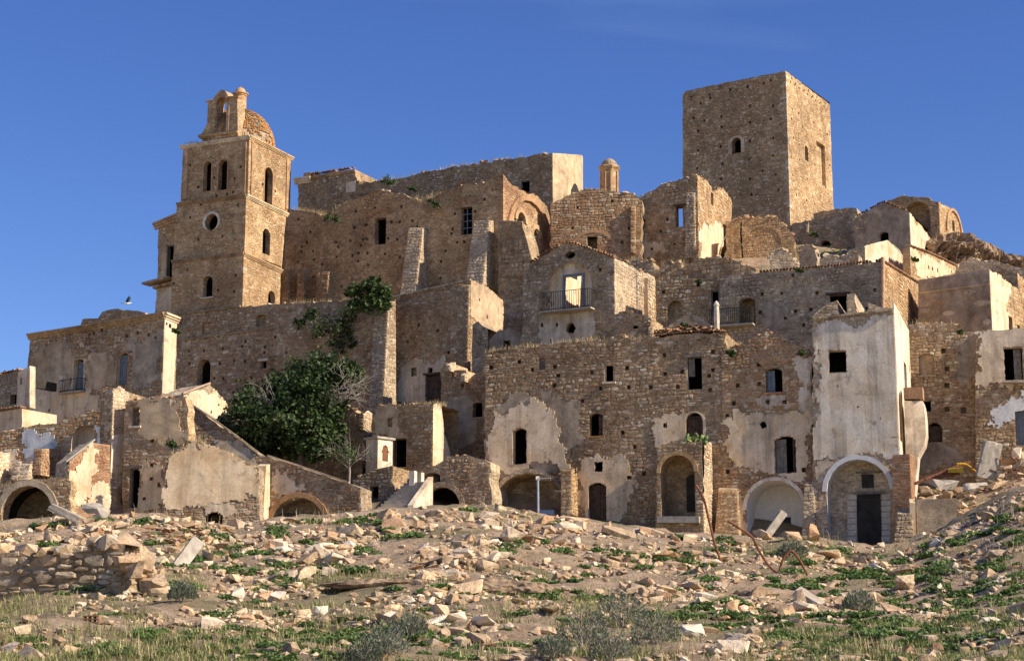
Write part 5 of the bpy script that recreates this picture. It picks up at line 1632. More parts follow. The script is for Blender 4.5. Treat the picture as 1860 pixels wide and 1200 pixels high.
# brick pier at the corner
b2 = Bld('brick_pier', 'square red brick pier at the sunny corner of the white house', 'pier', (1652, 825), 18, 100.6, 'brick', 'mortar_warm', D=.9)
b2.face('f', [(1621, 826), (1652, 824), (1654, 1010), (1621, 1010)], [], brick=True, rowh=(.075, .076), wid=(.25, .251), proud=(.01, .02), rag=.01, drop_right=-.1)
b2.face('s', [(1652, 824), (1661, 828), (1662, 1010), (1654, 1010)], [], brick=True, rowh=(.075, .076), wid=(.25, .251), proud=(.01, .02), rag=.01, body=False)
# brick balcony box and oven-like bulge on the side of the white house
c = P(1660, 716, 103.8)
bx = empty('side_oven', tuple(P(1662, 800, 103.8)), 'plastered oven bulge under a brick balcony box on the white house side', 'oven')
u_, n_, up = b.pf.u, b.pf.n, Vector((0, 0, 1))
MB().obox(c, u_, n_, up, .52, .5, .33).build('brick_box', 'brick', bx)
mb = MB(); prof = [(1643, 1677, 730, .45), (1644, 1680, 742, .5), (1645, 1682, 760, .55), (1646, 1683, 790, .5), (1646, 1680, 808, .4), (1646, 1668, 830, .2), (1646, 1662, 900, .1)]
rows = []
for (x0, x1, y, d) in prof:
    p = P(x0, y, 103.8); q = P(x1, y, 103.8)
    rows.append([p - n_ * 1.2, q - n_ * 1.2, q + n_ * d, p + n_ * d])
V = [v for r_ in rows for v in r_]; F = [[0, 1, 2, 3]]
for i in range(len(rows) - 1):
    F += [[i * 4 + j, i * 4 + (j + 1) % 4, i * 4 + 4 + (j + 1) % 4, i * 4 + 4 + j] for j in range(4)]
mk('oven_body', V, F, 'plaster_dirty', bx)

# ---- right-hand houses
b = Bld('blocked_window_house', 'bare rubble house with blocked-up window beside the white house', 'house', (1776, 600), 14, 109.5, 'stone_brown', 'mortar_brown', D=4)
pf, _, _ = b.face('f', [(1640, 592), (1670, 588), (1705, 586), (1738, 590), (1742, 604), (1776, 602), (1776, 980), (1640, 980)],
    [(('s', 1669, 642, 1696, 682), dict(jamb=.25, back='render_tan', sill='stone_red')), (('r', 1676, 728, 1691, 747), dict()), (('a', 1684, 767, 1711, 803), dict(leaves=[(.05, .95, 0, .85, 'wood_dark')]))],
    plaster=[([(1742, 606), (1776, 604), (1776, 680), (1745, 690), (1740, 650)], 'render_grey'), ([(1660, 812), (1720, 805), (1760, 830), (1750, 850), (1660, 850)], 'render_grey')],
    putlogs=[(1714, 637, .14), (1720, 670, .14), (1720, 700, .14), (1720, 743, .14), (1650, 645), (1750, 745, .16)], rag=.1, cap=300, **NEAR)
coping(b, pf, [(1640, 592), (1705, 586), (1738, 590)], (.18, .34), 3)
grass_top(pf, [(1640, 592), (1738, 589)], 1.8, .7, 1.5)
b = Bld('peeling_house', 'peeling grey-plastered house with open window and broken balcony sill', 'house', (1905, 590), 12, 108.0, 'stone_brown', 'mortar_brown', D=4)
pf, _, _ = b.face('f', [(1772, 602), (1840, 598), (1930, 594), (1930, 980), (1772, 980)],
    [(('r', 1824, 631, 1858, 690), dict(leaves=[(.52, .92, .02, .96, 'wood_grey')], jmat='plaster_white')), (('r', 1845, 745, 1882, 808), dict(name='doorway', leaves=[(.02, .98, 0, .98, 'frame_grey')]))],
    plaster=[([(1774, 603), (1860, 598), (1930, 596), (1930, 740), (1865, 735), (1850, 705), (1815, 690), (1800, 690), (1778, 690)], 'plaster_dirty', .07),
             ([(1930, 690), (1930, 790), (1880, 770), (1840, 760), (1800, 770), (1815, 735), (1850, 715)], 'plaster_blue', .06)], rag=.04, cap=250, **NEAR)
band(b, pf, [(1820, 694), (1870, 694)], 'balcony_slab', 'concrete', .12, .6, -.1)

# ---- houses left of the central facade
b = Bld('brick_patched_ruin', 'tall narrow wall of mixed brick and stone with small arched window beside the arch house', 'wall', (884, 700), 24, 113.5, 'stone_red', 'mortar_warm', D=2.5)
pf, _, _ = b.face('f', [(800, 672), (806, 660), (818, 658), (822, 690), (826, 672), (846, 672), (850, 690), (884, 668), (888, 1000), (800, 1000)],
    [(('s', 859, 730, 876, 757), dict())], plaster=[([(806, 740), (850, 720), (858, 800), (830, 830), (806, 800)], 'render_tan')], rag=.12, putlogs=[(825, 745), (840, 700)], **NEAR)
wedge('chimney_stub', b, pf, (816, 824, 658), (816, 824, 676), .5, .5, 'stone_pale', 'plaster_cream')
wedge('chimney_stub', b, pf, (843, 851, 676), (843, 851, 695), .5, .5, 'stone_pale', 'plaster_cream')
b = Bld('small_door_house', 'small stone house with flat grassy top, black door and flared sunlit corner', 'house', (787, 735), 24, 109.2, 'stone_brown', 'mortar_brown', D=3.5)
pf, _, _ = b.face('f', [(676, 748), (686, 741), (690, 737), (740, 735), (787, 732), (790, 870), (676, 890)],
    [(('r', 714, 796, 738, 848), dict(name='doorway', frame='wood_dark')), (('r', 704, 759, 714, 775), dict(jamb=.3, back='render_grey'))], plaster=[([(690, 742), (725, 742), (722, 790), (690, 790)], 'render_tan')], rag=.07, drop_right=-.6, cap=160, **NEAR)
ps, _, _ = b.face('s', [(785, 733), (801, 733), (803, 750), (808, 790), (818, 824), (818, 880), (789, 880)], [], body=False, rag=.05, mortar='plaster_cream', masonry=False)
coping(b, pf, [(680, 745), (690, 737), (740, 735), (800, 732)], (.15, .3), 2.5)
grass_top(pf, [(690, 737), (800, 732)], 1.8, .4, 1.2)
b = Bld('dark_stone_ruin', 'broken dark stone wall with sunlit end beside the fig tree', 'ruin', (660, 752), 22, 112.5, 'stone_brown', 'mortar_brown', D=1.2)
pf, _, _ = b.face('f', [(560, 745), (590, 735), (618, 733), (640, 742), (660, 752), (664, 900), (560, 900)], [], rag=.12, drop_right=-.4, cap=200, **NEAR)
b.face('s', [(660, 752), (668, 745), (681, 752), (681, 900), (664, 900)], [], body=False, rag=.1, stone='stone_pale', mortar='mortar_pale', **NEAR)
coping(b, pf, [(590, 735), (618, 733), (660, 752)], (.15, .35), 3)

# little white wayside shrine
root = empty('white_shrine', tuple(P(688, 842, 108.4)), 'small white shrine box with cut-out opening beside the black door', 'shrine')
A_ = R(45); c = P(684.5, 840, 108.0)
u_ = Vector((math.cos(A_), -math.sin(A_), 0)); n_ = Vector((-math.sin(A_), -math.cos(A_), 0)); w_ = Vector((math.sin(A_), math.cos(A_), 0)); s_ = Vector((math.cos(A_), -math.sin(A_), 0))
pfr = Plane(c, u_, n_); 
H = 1.42
MB().box8([pfr.at((-.98, -.8)), pfr.at((0, -.8)), pfr.at((0, -.8), -1.15), pfr.at((-.98, -.8), -1.15), pfr.at((-.98, H)), pfr.at((0, H)), pfr.at((0, H), -1.15), pfr.at((-.98, H), -1.15)]).build('box', 'plaster_dirty', root)
psd = Plane(c + s_ * .012, w_, s_)
ou = [(0.0, -.8), (1.15, -.8), (1.15, H), (0, H)]
cut = [(.36, .12), (.8, .12), (.8, .6), (.88, .66), (.8, .78), (.76, 1.0), (.58, 1.1), (.4, 1.0), (.36, .78), (.28, .66), (.36, .6)]
v2, tr, _i = tri_fill(ou, [cut])
V = [psd.at(q, .05) for q in v2]; F = [list(t) for t in tr]; n2 = len(cut); o_ = len(V)
V += [psd.at(q, .05) for q in cut] + [psd.at(q, -.008) for q in cut]; F += [[o_ + i, o_ + (i + 1) % n2, o_ + n2 + (i + 1) % n2, o_ + n2 + i] for i in range(n2)]
mk('panel', V, F, 'plaster_white', root)
mk('opening', [psd.at(q, .004) for q in cut], [list(range(n2))], 'rust', root)
MB().obox(c + up * (H + .06) - n_ * .57 - u_ * .45, u_, n_, up, .62, .7, .06).build('cap', 'concrete', root)

# ---- terrace with steps, doors and small vaults
b = Bld('stepped_terrace', 'low stone terrace wall with small doors at the foot of the steps', 'wall', (712, 850), 20, 107.2, 'stone_grey', 'mortar_brown', D=3)
pf, _, _ = b.face('f', [(640, 872), (660, 862), (690, 850), (714, 846), (716, 980), (636, 980)], [(('r', 672, 883, 687, 925), dict(name='doorway')), (('s', 646, 897, 657, 918), dict())], rag=.08, drop_right=None, cap=120, **NEAR)
coping(b, pf, [(640, 872), (660, 862), (690, 850), (714, 846)], (.15, .32), 3)
b = Bld('small_vault_ruin', 'rough wall with two black vaulted openings beside the stone steps', 'wall', (890, 850), 18, 107.6, 'stone_brown', 'mortar_grey', D=3)
pf, _, _ = b.face('f', [(735, 890), (745, 870), (765, 852), (790, 845), (815, 828), (850, 826), (890, 840), (894, 980), (735, 980)],
    [(('a', 766, 884, 836, 975), dict(name='vault', depth=2.5)), (('s', 770, 858, 800, 876), dict(name='niche', jamb=.8))], rag=.1, cap=160, cover=.25, **NEAR)
arch_band(b, pf, ('a', 766, 884, 836, 975), 'arch', 'mortar_grey', .3, .08)
coping(b, pf, [(745, 870), (765, 852), (790, 845), (815, 828), (850, 826)], (.15, .35), 3)
# steps
root = empty('stone_staircase', tuple(P(710, 930, 106)), 'flight of worn grey stone steps climbing to the small white shrine', 'stairs')
sd = Vector((.55, .835, 0)).normalized(); sx = Vector((.9, -.25, 0)).normalized()
p0 = P(686, 925, 104.6); p1 = P(742, 925, 104.2)
for i in range(9):
    z0 = i * .20
    sh = Vector((.16 * i, .30 * i, 0))
    q0, q1 = p0 + sh, p1 + sh * .7
    bk = Vector((.1, .8, 0))
    dn = Vector((0, 0, -.6)); zt = Vector((0, 0, z0 + .16))
    zl = Vector((0, 0, z0 - .05 if i else -.6))
    MB().box8([q0 + zl, q1 + zl, q1 + bk + zl, q0 + bk + zl, q0 + zt, q1 + zt, q1 + bk + zt, q0 + bk + zt]).build('step', 'concrete', root)
qa = [p1 + Vector((.16 * i * .7, .30 * i * .7, .2 * i)) for i in (-.3, 8.6)]
MB().box8([qa[0] + Vector((0, -.1, -1.2)), qa[0] + Vector((.3, -.15, -1.2)), qa[1] + Vector((.3, .3, -2.6)), qa[1] + Vector((0, .3, -2.6)),
           qa[0] + Vector((0, -.1, .3)), qa[0] + Vector((.3, -.15, .3)), qa[1] + Vector((.3, .3, .35)), qa[1] + Vector((0, .3, .35))]).build('stringer', 'plaster_dirty', root)
for (px_, y0, y1, Y_, lb) in ((750, 855, 890, 106.6, 'taller white plastered gate post beside the top step'), (763, 858, 884, 107.0, 'shorter white plastered gate post next to the small vault')):
    p = P(px_, y1, Y_); h = (y1 - y0) * Y_ / FPX
    MB().obox(p + up * (h / 2 - .4), (.9, -.43, 0), (.43, .9, 0), up, .17, .17, h / 2 + .4).thing('gate_post', 'plaster_white', lb, 'post', 'white gate posts by the steps')

# ---- lower left: sloping garden wall, plastered ruin, small house
b = Bld('garden_enclosure', 'sloping brick-topped wall with peeling render and low arch under the fig tree', 'wall', (655, 900), 18, 103.2, 'stone_brown', 'mortar_grey', D=1.6)
pf, _, _ = b.face('f', [(470, 826), (487, 829), (540, 846), (590, 863), (635, 878), (655, 886), (656, 985), (462, 985), (466, 880)],
    [(('p', [(492, 985), (492, 940), (505, 918), (525, 908), (550, 904), (575, 912), (588, 930), (592, 985)]), dict(name='vault', jamb=1.4, back='mortar_grey'))],
    plaster=[([(487, 855), (520, 858), (552, 878), (565, 895), (530, 900), (495, 905), (485, 900)], 'plaster_dirty')], rag=.05, cap=150, stone='stone_red', **NEAR)
band(b, pf, [(487, 829), (540, 846), (590, 863), (635, 878)], 'coping', 'stone_pale', .1, .15)
arch_band(b, pf, ('a', 492, 903, 592, 985), 'arch', 'stone_warm', .3, .15)
wedge('lit_pier', b, pf, (474, 492, 840), (468, 490, 930), .6, .9, 'stone_pale', 'plaster_cream', z_ext=1, masonry=False)
b = Bld('plastered_ruin', 'roofless plastered wall, cream render peeling, dappled by sunlight', 'ruin', (470, 850), 4, 103.0, 'stone_brown', 'mortar_grey', D=2)
pf, _, _ = b.face('f', [(296, 838), (306, 828), (330, 815), (350, 800), (372, 806), (400, 815), (440, 832), (470, 850), (472, 985), (294, 985)],
    [(('s', 372, 929, 404, 975), dict(name='cellar_opening'))],
    plaster=[([(306, 832), (350, 806), (372, 812), (400, 822), (440, 838), (462, 862), (458, 895), (400, 908), (312, 912), (305, 880)], 'plaster_peach', .08), ([(380, 915), (425, 912), (440, 930), (400, 935), (380, 930)], 'plaster_dirty')], rag=.07, cap=150, **NEAR)
coping(b, pf, [(306, 828), (350, 800), (372, 806), (440, 832)], (.15, .3), 2)
grass_top(pf, [(306, 828), (350, 800), (372, 806)], 1.6, .5, 1)
b = Bld('sloping_gable_ruin', 'dark gable wall with sloping coping behind the plastered ruin', 'ruin', (470, 830), 12, 106.5, 'stone_brown', 'mortar_grey', D=1.5)
pf, _, _ = b.face('f', [(338, 790), (342, 735), (350, 737), (390, 766), (430, 795), (470, 826), (474, 930), (338, 930)], [], plaster=[([(395, 800), (430, 802), (465, 835), (440, 860), (390, 840)], 'plaster_dirty')], rag=.06, cap=120, **NEAR)
band(b, pf, [(345, 733), (390, 764), (430, 793), (470, 824)], 'coping', 'stone_grey', .1, .12)
b = Bld('little_window_house', 'small rendered house with white-lit window above a tall dark door', 'house', (340, 730), 18, 104.6, 'stone_brown', 'mortar_warm', D=.8)
pf, _, _ = b.face('f', [(228, 728), (260, 724), (300, 722), (336, 722), (342, 745), (342, 800), (310, 830), (308, 990), (222, 990), (224, 800)],
    [(('r', 239.5, 740, 254, 774), dict(through=True, frame='wood_grey', sill='pale_stone')), (('r', 235, 850, 253, 922), dict(name='doorway', frame='wood_grey', lintel='wood_grey'))],
    plaster=[([(256, 728), (300, 725), (332, 726), (334, 790), (300, 806), (262, 800), (255, 778)], 'render_tan'), ([(256, 850), (285, 838), (300, 840), (298, 915), (258, 925)], 'plaster_peach')], rag=.08, cap=150, no_back=True, putlogs=[(276, 800), (275, 845), (275, 870), (262, 905), (290, 880)], **NEAR)
coping(b, pf, [(232, 727), (260, 723), (300, 721), (336, 721)], (.15, .3), 3, 'tile')
q0 = pf.at(pf.hit(232, 790), -2.6); q1 = q0 + Vector((.62, .78, 0)) * 1.7
MB().box8([q0, q1, q1 + Vector((-.3, .2, 0)), q0 + Vector((-.3, .2, 0)), q0 + Vector((0, 0, 2.6)), q1 + Vector((0, 0, 2.6)), q1 + Vector((-.3, .2, 2.6)), q0 + Vector((-.3, .2, 2.6))]).build('inner_wall', 'white_paint', b.root)  # white panel added behind the window, turned to catch the sun
b = Bld('sunlit_gable', 'low cream gable catching full sun behind the little window house', 'house', (333, 716), 38, 110.5, 'stone_pale', 'mortar_pale', D=3)
b.face('s', [(333, 716), (357, 706), (380, 697), (398, 716), (414, 738), (420, 900), (333, 900)], [], body=True, thick=2.5, plaster=[([(335, 717), (380, 699), (412, 738), (412, 830), (335, 830)], 'plaster_cream')], rag=.06, masonry=False)
band(b, b.ps, [(330, 716), (380, 697)], 'coping', 'tile', .1, .14)
# ragged sunlit wall end
b = Bld('ragged_ruin', 'ragged broken wall end glowing in sun beside the little window house', 'ruin', (206, 712), 40, 106, 'stone_pale', 'mortar_pale', D=.8)
b.face('f', [(182, 712), (206, 706), (204, 990), (176, 990)], [], rag=.1, drop_right=-.2, stone='stone_brown', mortar='mortar_brown', **NEAR)
b.face('s', [(206, 706), (222, 704), (235, 716), (233, 740), (228, 780), (224, 830), (222, 880), (222, 990), (204, 990)], [], plaster=[([(206, 800), (222, 790), (221, 880), (206, 900)], 'plaster_white')], body=True, thick=.7, rag=.14, **NEAR)
# brick lean-to in sun
b = Bld('sunlit_leanto', 'sunlit lean-to with pale render and a panel of red brick', 'shed', (126, 838), 48, 102.8, 'stone_pale', 'mortar_pale', D=2.2)
b.face('f', [(112, 845), (126, 836), (124, 1000), (112, 1000)], [], rag=.03, drop_right=-.1)
ps, _, _ = b.face('s', [(126, 838), (146, 820), (168, 803), (200, 808), (199, 1000), (124, 1000)], [], plaster=[([(126, 840), (150, 818), (166, 806), (168, 895), (150, 925), (125, 930)], 'plaster_peach', .06), ([(168, 888), (197, 886), (197, 930), (150, 930)], 'plaster_cream')], body=True, thick=1.5, brick=True, rowh=(.075, .076), wid=(.24, .241), proud=(.008, .02), stone='brick', rag=.03)
band(b, ps, [(116, 840), (168, 800)], 'roof_slab', 'concrete', .09, .3)
# far-left arches and broken vaults
b = Bld('vault_house', 'low wall with a wide black vault at the edge of the rubble', 'ruin', (128, 880), 14, 102.4, 'stone_brown', 'mortar_brown', D=3)
pf, _, _ = b.face('f', [(-60, 890), (0, 880), (60, 869), (115, 868), (128, 874), (126, 1000), (-60, 1000)], [(('a', 2, 882, 96, 1000), dict(name='vault', jamb=.8, depth=3))], rag=.08, cap=120, **NEAR)
arch_band(b, pf, ('a', 2, 882, 96, 1000), 'arch', 'stone_brown', .35, .1)
grass_top(pf, [(-10, 881), (60, 869), (126, 872)], 1.6, .4, 1.5)
b = Bld('broken_vault_ruin', 'collapsed rooms with blue-white plaster and broken arches below the cornice-topped palace', 'ruin', (228, 760), 16, 107.5, 'stone_red', 'mortar_brown', D=3)
pf, _, _ = b.face('f', [(-60, 790), (0, 786), (50, 775), (110, 770), (116, 757), (150, 750), (178, 745), (180, 708), (205, 704), (228, 710), (228, 960), (-60, 960)],
    [(('a', 128, 772, 176, 880), dict(name='arch_recess', jamb=.8, back='plaster_dirty', jmat='plaster_dirty'))],
    plaster=[([(52, 790), (75, 780), (108, 782), (100, 810), (70, 830), (60, 850), (54, 820)], 'plaster_blue'), ([(172, 775), (196, 780), (195, 805), (180, 808), (172, 795)], 'plaster_blue'), ([(0, 830), (25, 820), (18, 850), (5, 880), (0, 880)], 'plaster_white'), ([(25, 840), (60, 845), (60, 870), (15, 878)], 'plaster_dirty')], rag=.14, cap=250, cover=.12, **NEAR)
coping(b, pf, [(0, 786), (50, 775), (110, 770), (150, 750), (178, 745)], (.18, .36), 3)
coping(b, pf, [(180, 708), (205, 704), (228, 710)], (.18, .36), 4)
wedge('brick_stub', b, pf, (94, 108, 815), (94, 108, 870), 2.0, 2.1, 'brick', 'mortar_warm', back=.2)
wedge('broken_stub', b, pf, (65, 92, 842), (62, 92, 880), 2.2, 2.6, 'stone_pale', 'plaster_cream', back=.2)
wedge('broken_stub', b, pf, (-6, 18, 822), (-10, 12, 900), 1.2, 1.6, 'stone_pale', 'plaster_white', back=.2)

# ---- left palace
b = Bld('palace', 'wide palace front with cornice, two shuttered windows and narrow sunlit corner', 'palace', (299, 567), 32, 119, 'stone_brown', 'mortar_brown', dpx=(322, 577))
pf, _, _ = b.face('f', [(56, 606), (130, 594), (210, 581), (299, 567), (291, 800), (36, 800), (42, 740)],
    [(('s', 134, 652, 152, 712), dict(leaves=[(.25, .95, 0, .93, 'frame_grey')], jmat='plaster_cream', surround=(.12, .04, 'plaster_cream'))), (('s', 213, 640, 232, 698), dict(leaves=[(.1, .9, 0, .93, 'frame_grey')], jmat='plaster_cream', surround=(.12, .04, 'brick')))],
    plaster=[([(40, 740), (70, 700), (110, 690), (165, 715), (178, 722), (176, 745), (120, 760), (112, 775), (40, 775)], 'plaster_cream'), ([(60, 640), (110, 620), (128, 650), (128, 715), (100, 700), (70, 710), (52, 720)], 'render_tan'), ([(155, 650), (205, 640), (208, 700), (155, 712)], 'render_tan'), ([(235, 620), (290, 600), (288, 690), (238, 700)], 'render_grey')],
    putlogs=[(78, 612), (170, 605), (185, 600), (270, 608), (283, 612), (250, 605), (90, 745), (230, 610)], rag=.05, drop_right=-.8, cap=200, rowh=(.15, .3), wid=(.2, .5))
ps, _, _ = b.face('s', [(299, 567), (322, 577), (316, 800), (291, 800)], [], plaster=[([(299, 572), (321, 582), (314, 720), (292, 712)], 'plaster_peach', .05, .03)], putlogs=[(308, 592, .12), (302, 588, .08)], body=False, rag=.03)
band(b, pf, [(53, 607), (130, 595), (210, 582), (301, 567)], 'cornice', 'stone_warm', .4, .28, -.4, steps=3)
band(b, ps, [(297, 567), (323, 577)], 'cornice', 'plaster_peach', .4, .28, -.4, steps=3)
railing('balcony', pf, 117, 157, 690, 712, .45, b.root, 4)
b = Bld('corner_turret_house', 'narrow rendered oriel jutting from the end of the cornice-topped palace', 'oriel', (52, 665), 32, 120.5, 'stone_grey', 'mortar_pale', D=.5)
pf, _, _ = b.face('f', [(33, 676), (54, 664), (54, 740), (30, 742)], [(('r', 36, 686, 40, 698), dict())], rag=.03, masonry=False, mortar='plaster_dirty')
b = Bld('background_house', 'low stone house with small dark window behind the oriel', 'house', (60, 670), 30, 128, 'stone_grey', 'mortar_grey', D=4)
pf, _, _ = b.face('f', [(-80, 700), (0, 680), (36, 673), (60, 668), (60, 840), (-80, 840)], [(('r', 18, 716, 30, 734), dict())], rag=.05, **FAR)
tiles_along(b, pf, [(-80, 699), (0, 679), (36, 672)], lift=0)
b = Bld('tiled_shed', 'low sunlit shed with tile roof below the oriel', 'shed', (42, 752), 30, 113, 'stone_warm', 'plaster_peach', D=3)
b.face('f', [(-60, 760), (0, 748), (40, 742), (40, 850), (-60, 850)], [], rag=.03, masonry=False)
tiles_along(b, b.pf, [(-60, 758), (0, 746), (40, 740)], lift=.02)
b = Bld('vaulted_outbuilding', 'dark low vaulted roof rising behind the cornice-topped palace', 'roof', (280, 575), 30, 128, 'stone_brown', 'mortar_brown', D=1)
pf, _, _ = b.face('f', [(145, 600), (150, 579), (178, 578), (186, 566), (206, 561), (250, 564), (264, 568), (264, 605), (145, 620)], [], rag=.06, **FAR)

# ================================================================== HILLSIDE, RUBBLE, PLANTS, LOOSE THINGS
def gz(x, y): return float(terrain_z(np.array([x]), np.array([y]))[0])

def on_ground(px, py):
    x, y = ground_hit(np.array([px]), np.array([py]))
    if np.isnan(y[0]): y[0] = 99.0; x[0] = ray(px, py).x * 99
    return Vector((x[0], y[0], gz(x[0], y[0])))

# ---- crag on the ridge
top = [(1680, 438), (1705, 424), (1740, 419), (1765, 424), (1785, 438), (1810, 446), (1830, 458), (1862, 466), (1900, 470), (2000, 500), (2150, 560)]
tx = [t[0] for t in top]; ty = [t[1] for t in top]
V, F = [], []
nu, nv = 150, 60
for j in range(nv):
    t = j / (nv - 1)
    for i in range(nu):
        px = 1680 + 470 * i / (nu - 1); py = np.interp(px, tx, ty)
        ridge = P(px, py, 156)
        yy = 156 - 9 * t; zz = ridge.z - 7.0 * t ** .8
        if j > nv - 12: zz -= (j - nv + 12) * .4
        p = Vector((ridge.x, yy, zz))
        d = 0
        for fq, am in ((.25, 1.6), (.7, 1.1), (1.8, .6), (4.5, .25)):
            d += (1 - abs(noise.noise(Vector((p.x, p.y, p.z * 1.6)) * fq + Vector((3, 9, 1)))) * 2.6) * am
        p += Vector((.15, -1, .25)) * (d - 1.6) * min(1, t * 4 + .15)
        V.append(tuple(p))
F = [[j * nu + i, j * nu + i + 1, (j + 1) * nu + i + 1, (j + 1) * nu + i] for j in range(nv - 1) for i in range(nu - 1)]
b0 = len(V)
for i in range(nu):
    v = V[i]; V.append((v[0], v[1] + 6, v[2] - 5))
F += [[i, i + 1, b0 + i + 1, b0 + i] for i in range(nu - 1)]
mortar_mat('crag', (.17, .125, .085), (.36, .27, .19), 0.5)
o = mk('rock_outcrop', V, F, 'crag', None); tag(o, 'craggy brown rock outcrop forming the ridge above the block-built house', 'rock')

# ---- dry-stone retaining wall at the lower left
NS = dict(rowh=(.11, .3), wid=(.16, .6), proud=(.03, .09))
g = on_ground(110, 1078)
b = Bld('dry_stone_terrace', 'dry-stone terrace of big squared blocks at the foot of the rubble', 'stonework', (224, 1078), 14, g.y + .3, 'rubble', 'mortar_brown', dpx=(252, 1040))
pf, _, _ = b.face('f', [(-80, 1000), (0, 1004), (60, 1012), (110, 1005), (150, 1000), (172, 985), (205, 988), (222, 1010), (224, 1120), (-80, 1120)], [], rag=.08, cap=300, drop_right=-.3, stone='stone_pale', **NS)
b.face('s', [(224, 1006), (252, 1014), (252, 1120), (224, 1120)], [], body=False, rag=.06, stone='stone_pale', **NS)
coping(b, pf, [(-80, 1002), (0, 1004), (60, 1010), (110, 1004), (172, 985), (222, 1005)], (.25, .6), 3.2, 'rubble')
coping(b, pf.shift(.5), [(214, 1012), (232, 1030), (250, 1058), (268, 1076)], (.25, .6), 14, 'rubble')
coping(b, pf.shift(-.6), [(222, 1004), (250, 1022), (268, 1050), (285, 1072)], (.25, .6), 12, 'rubble')

# ---- low grey box wall and half-buried arch at the right
b = Bld('grey_block_enclosure', 'low grey rendered enclosure with sunlit end beside the brick pier', 'enclosure', (1738, 905), 10, 98.5, 'stone_grey', 'render_grey', D=1.2)
b.face('f', [(1664, 906), (1738, 904), (1740, 1010), (1664, 1010)], [], rag=.03, masonry=False)
b.face('s', [(1738, 904), (1746, 920), (1750, 1010), (1740, 1010)], [], rag=.08, body=False, masonry=False, mortar='plaster_cream')
wedge('end_post', b, b.pf, (1652, 1662, 905), (1652, 1664, 1000), .25, .3, 'stone_pale', 'plaster_peach', masonry=False, back=.6)
wedge('rubble_foot', b, b.pf, (1630, 1655, 925), (1622, 1660, 1000), .3, .7, 'stone_grey', 'mortar_grey')
g = on_ground(1560, 1024)
b = Bld('buried_arch', 'half-buried stone arch ring showing above the weeds by the white house', 'arch', (1600, 1030), 16, g.y + .8, 'stone_pale', 'mortar_grey', D=.9)
pf, _, _ = b.face('f', [(1515, 1030), (1530, 1014), (1550, 1004), (1575, 1002), (1590, 1008), (1592, 1060), (1510, 1060)], [(('p', [(1530, 1060), (1534, 1028), (1552, 1014), (1576, 1014), (1586, 1024), (1586, 1060)]), dict(name='vault', jamb=.6))], rag=.04, rowh=(.1, .2), wid=(.15, .3), proud=(.02, .05))

# ---- loose stones
rs = np.random.RandomState(21)
def scatter(n, pxr, top_off, bot, power=1.0):
    px = rs.uniform(pxr[0], pxr[1], n)
    cr = np.interp(px, _cols, _crest) + top_off
    py = cr + (bot - cr) * rs.uniform(0, 1, n) ** power
    x, y = ground_hit(px, py)
    ok = ~np.isnan(y)
    return px[ok], py[ok], x[ok], y[ok]

def rubble_mask(px, py):
    """1 where the photograph's slope is mostly stones, lower where grass takes over"""
    v = np.full(len(px), .7)
    def blob(cx, cy, rx, ry, k):
        d = ((px - cx) / rx) ** 2 + ((py - cy) / ry) ** 2
        return k * np.exp(-d)
    v += blob(1100, 1000, 330, 70, .8) + blob(700, 980, 220, 50, .5) + blob(150, 975, 260, 50, .8) + blob(350, 975, 120, 30, .6) + blob(1350, 1070, 200, 60, .3) + blob(1700, 1070, 200, 60, .2)
    v -= blob(1110, 1170, 170, 60, .5) + blob(700, 1175, 160, 40, .35) + blob(120, 1180, 300, 40, .25) + blob(1560, 1180, 250, 40, .3) + blob(1500, 990, 120, 25, .3)
    return np.clip(v, .05, 1.4)

def rock_matrix(x, y, z, s, rg):
    a = Matrix.Rotation(rg.uniform(0, 6.28), 3, 'Z') @ Matrix.Rotation(rg.uniform(-.45, .45), 3, 'X') @ Matrix.Rotation(rg.uniform(-.3, .3), 3, 'Y')
    sc = Vector((s * rg.uniform(.9, 1.5), s * rg.uniform(.7, 1.1), s * rg.uniform(.5, .95)))
    m = a @ Matrix.Diagonal(sc)
    return m

rg = random.Random(77)
px, py, x, y = scatter(39000, (-350, 2330), 2, 1225)
clump = np.array([noise.noise((a_ * .45, b_ * .3, 2.2)) + .6 * noise.noise((a_ * 1.4, b_ * 1.1, 8.1)) for a_, b_ in zip(x, y)])
keep = rs.uniform(0, 1.4, len(px)) < rubble_mask(px, py) * np.clip(.62 + clump * 1.5, .08, 1.3)
px, py, x, y = px[keep], py[keep], x[keep], y[keep]
size_px = (2.6 + rs.gamma(1.05, 5.0, len(px))) * np.clip(1 + clump[keep] * .7, .6, 1.6)
size_px = np.clip(size_px, 2.5, 40)
size = size_px * y / FPX * np.interp(y, [25, 75], [1.15, 1.0])
z = terrain_z(x, y)
order = np.argsort(-size_px * ((px > -5) & (px < 1865) & (py < 1205)))
big, small = order[:290], order[290:]
ROCK_LABELS = {0: ('rock', 'angular tan limestone rock lying among smaller stones on the slope', 'rock', 'loose rocks on the slope'),
               1: ('flat_stone', 'thin flat slab of pale stone lying tilted on the slope', 'stone slab', 'flat slabs on the slope'),
               2: ('white_rock', 'chalky white rock standing out among tan rubble', 'rock', 'white rocks on the slope')}
FLATS = [make_rock_variant(_r, .32) for _ in range(10)]
for i in big:
    k = rg.choices((0, 1, 2), (.74, .20, .06))[0]
    nm, lb, ct, gp = ROCK_LABELS[k]
    src = FLATS if k == 1 else ROCKS
    j = rg.randrange(len(src))
    o = bpy.data.objects.new(nm, shared_mesh(nm, j, src[j], 'rubble' if k < 2 else 'pale_stone'))
    m = rock_matrix(x[i], y[i], z[i], size[i], rg)
    o.matrix_basis = Matrix.Translation((x[i], y[i], z[i] + size[i] * .16)) @ m.to_4x4()
    COL.objects.link(o); tag(o, lb, ct, gp)
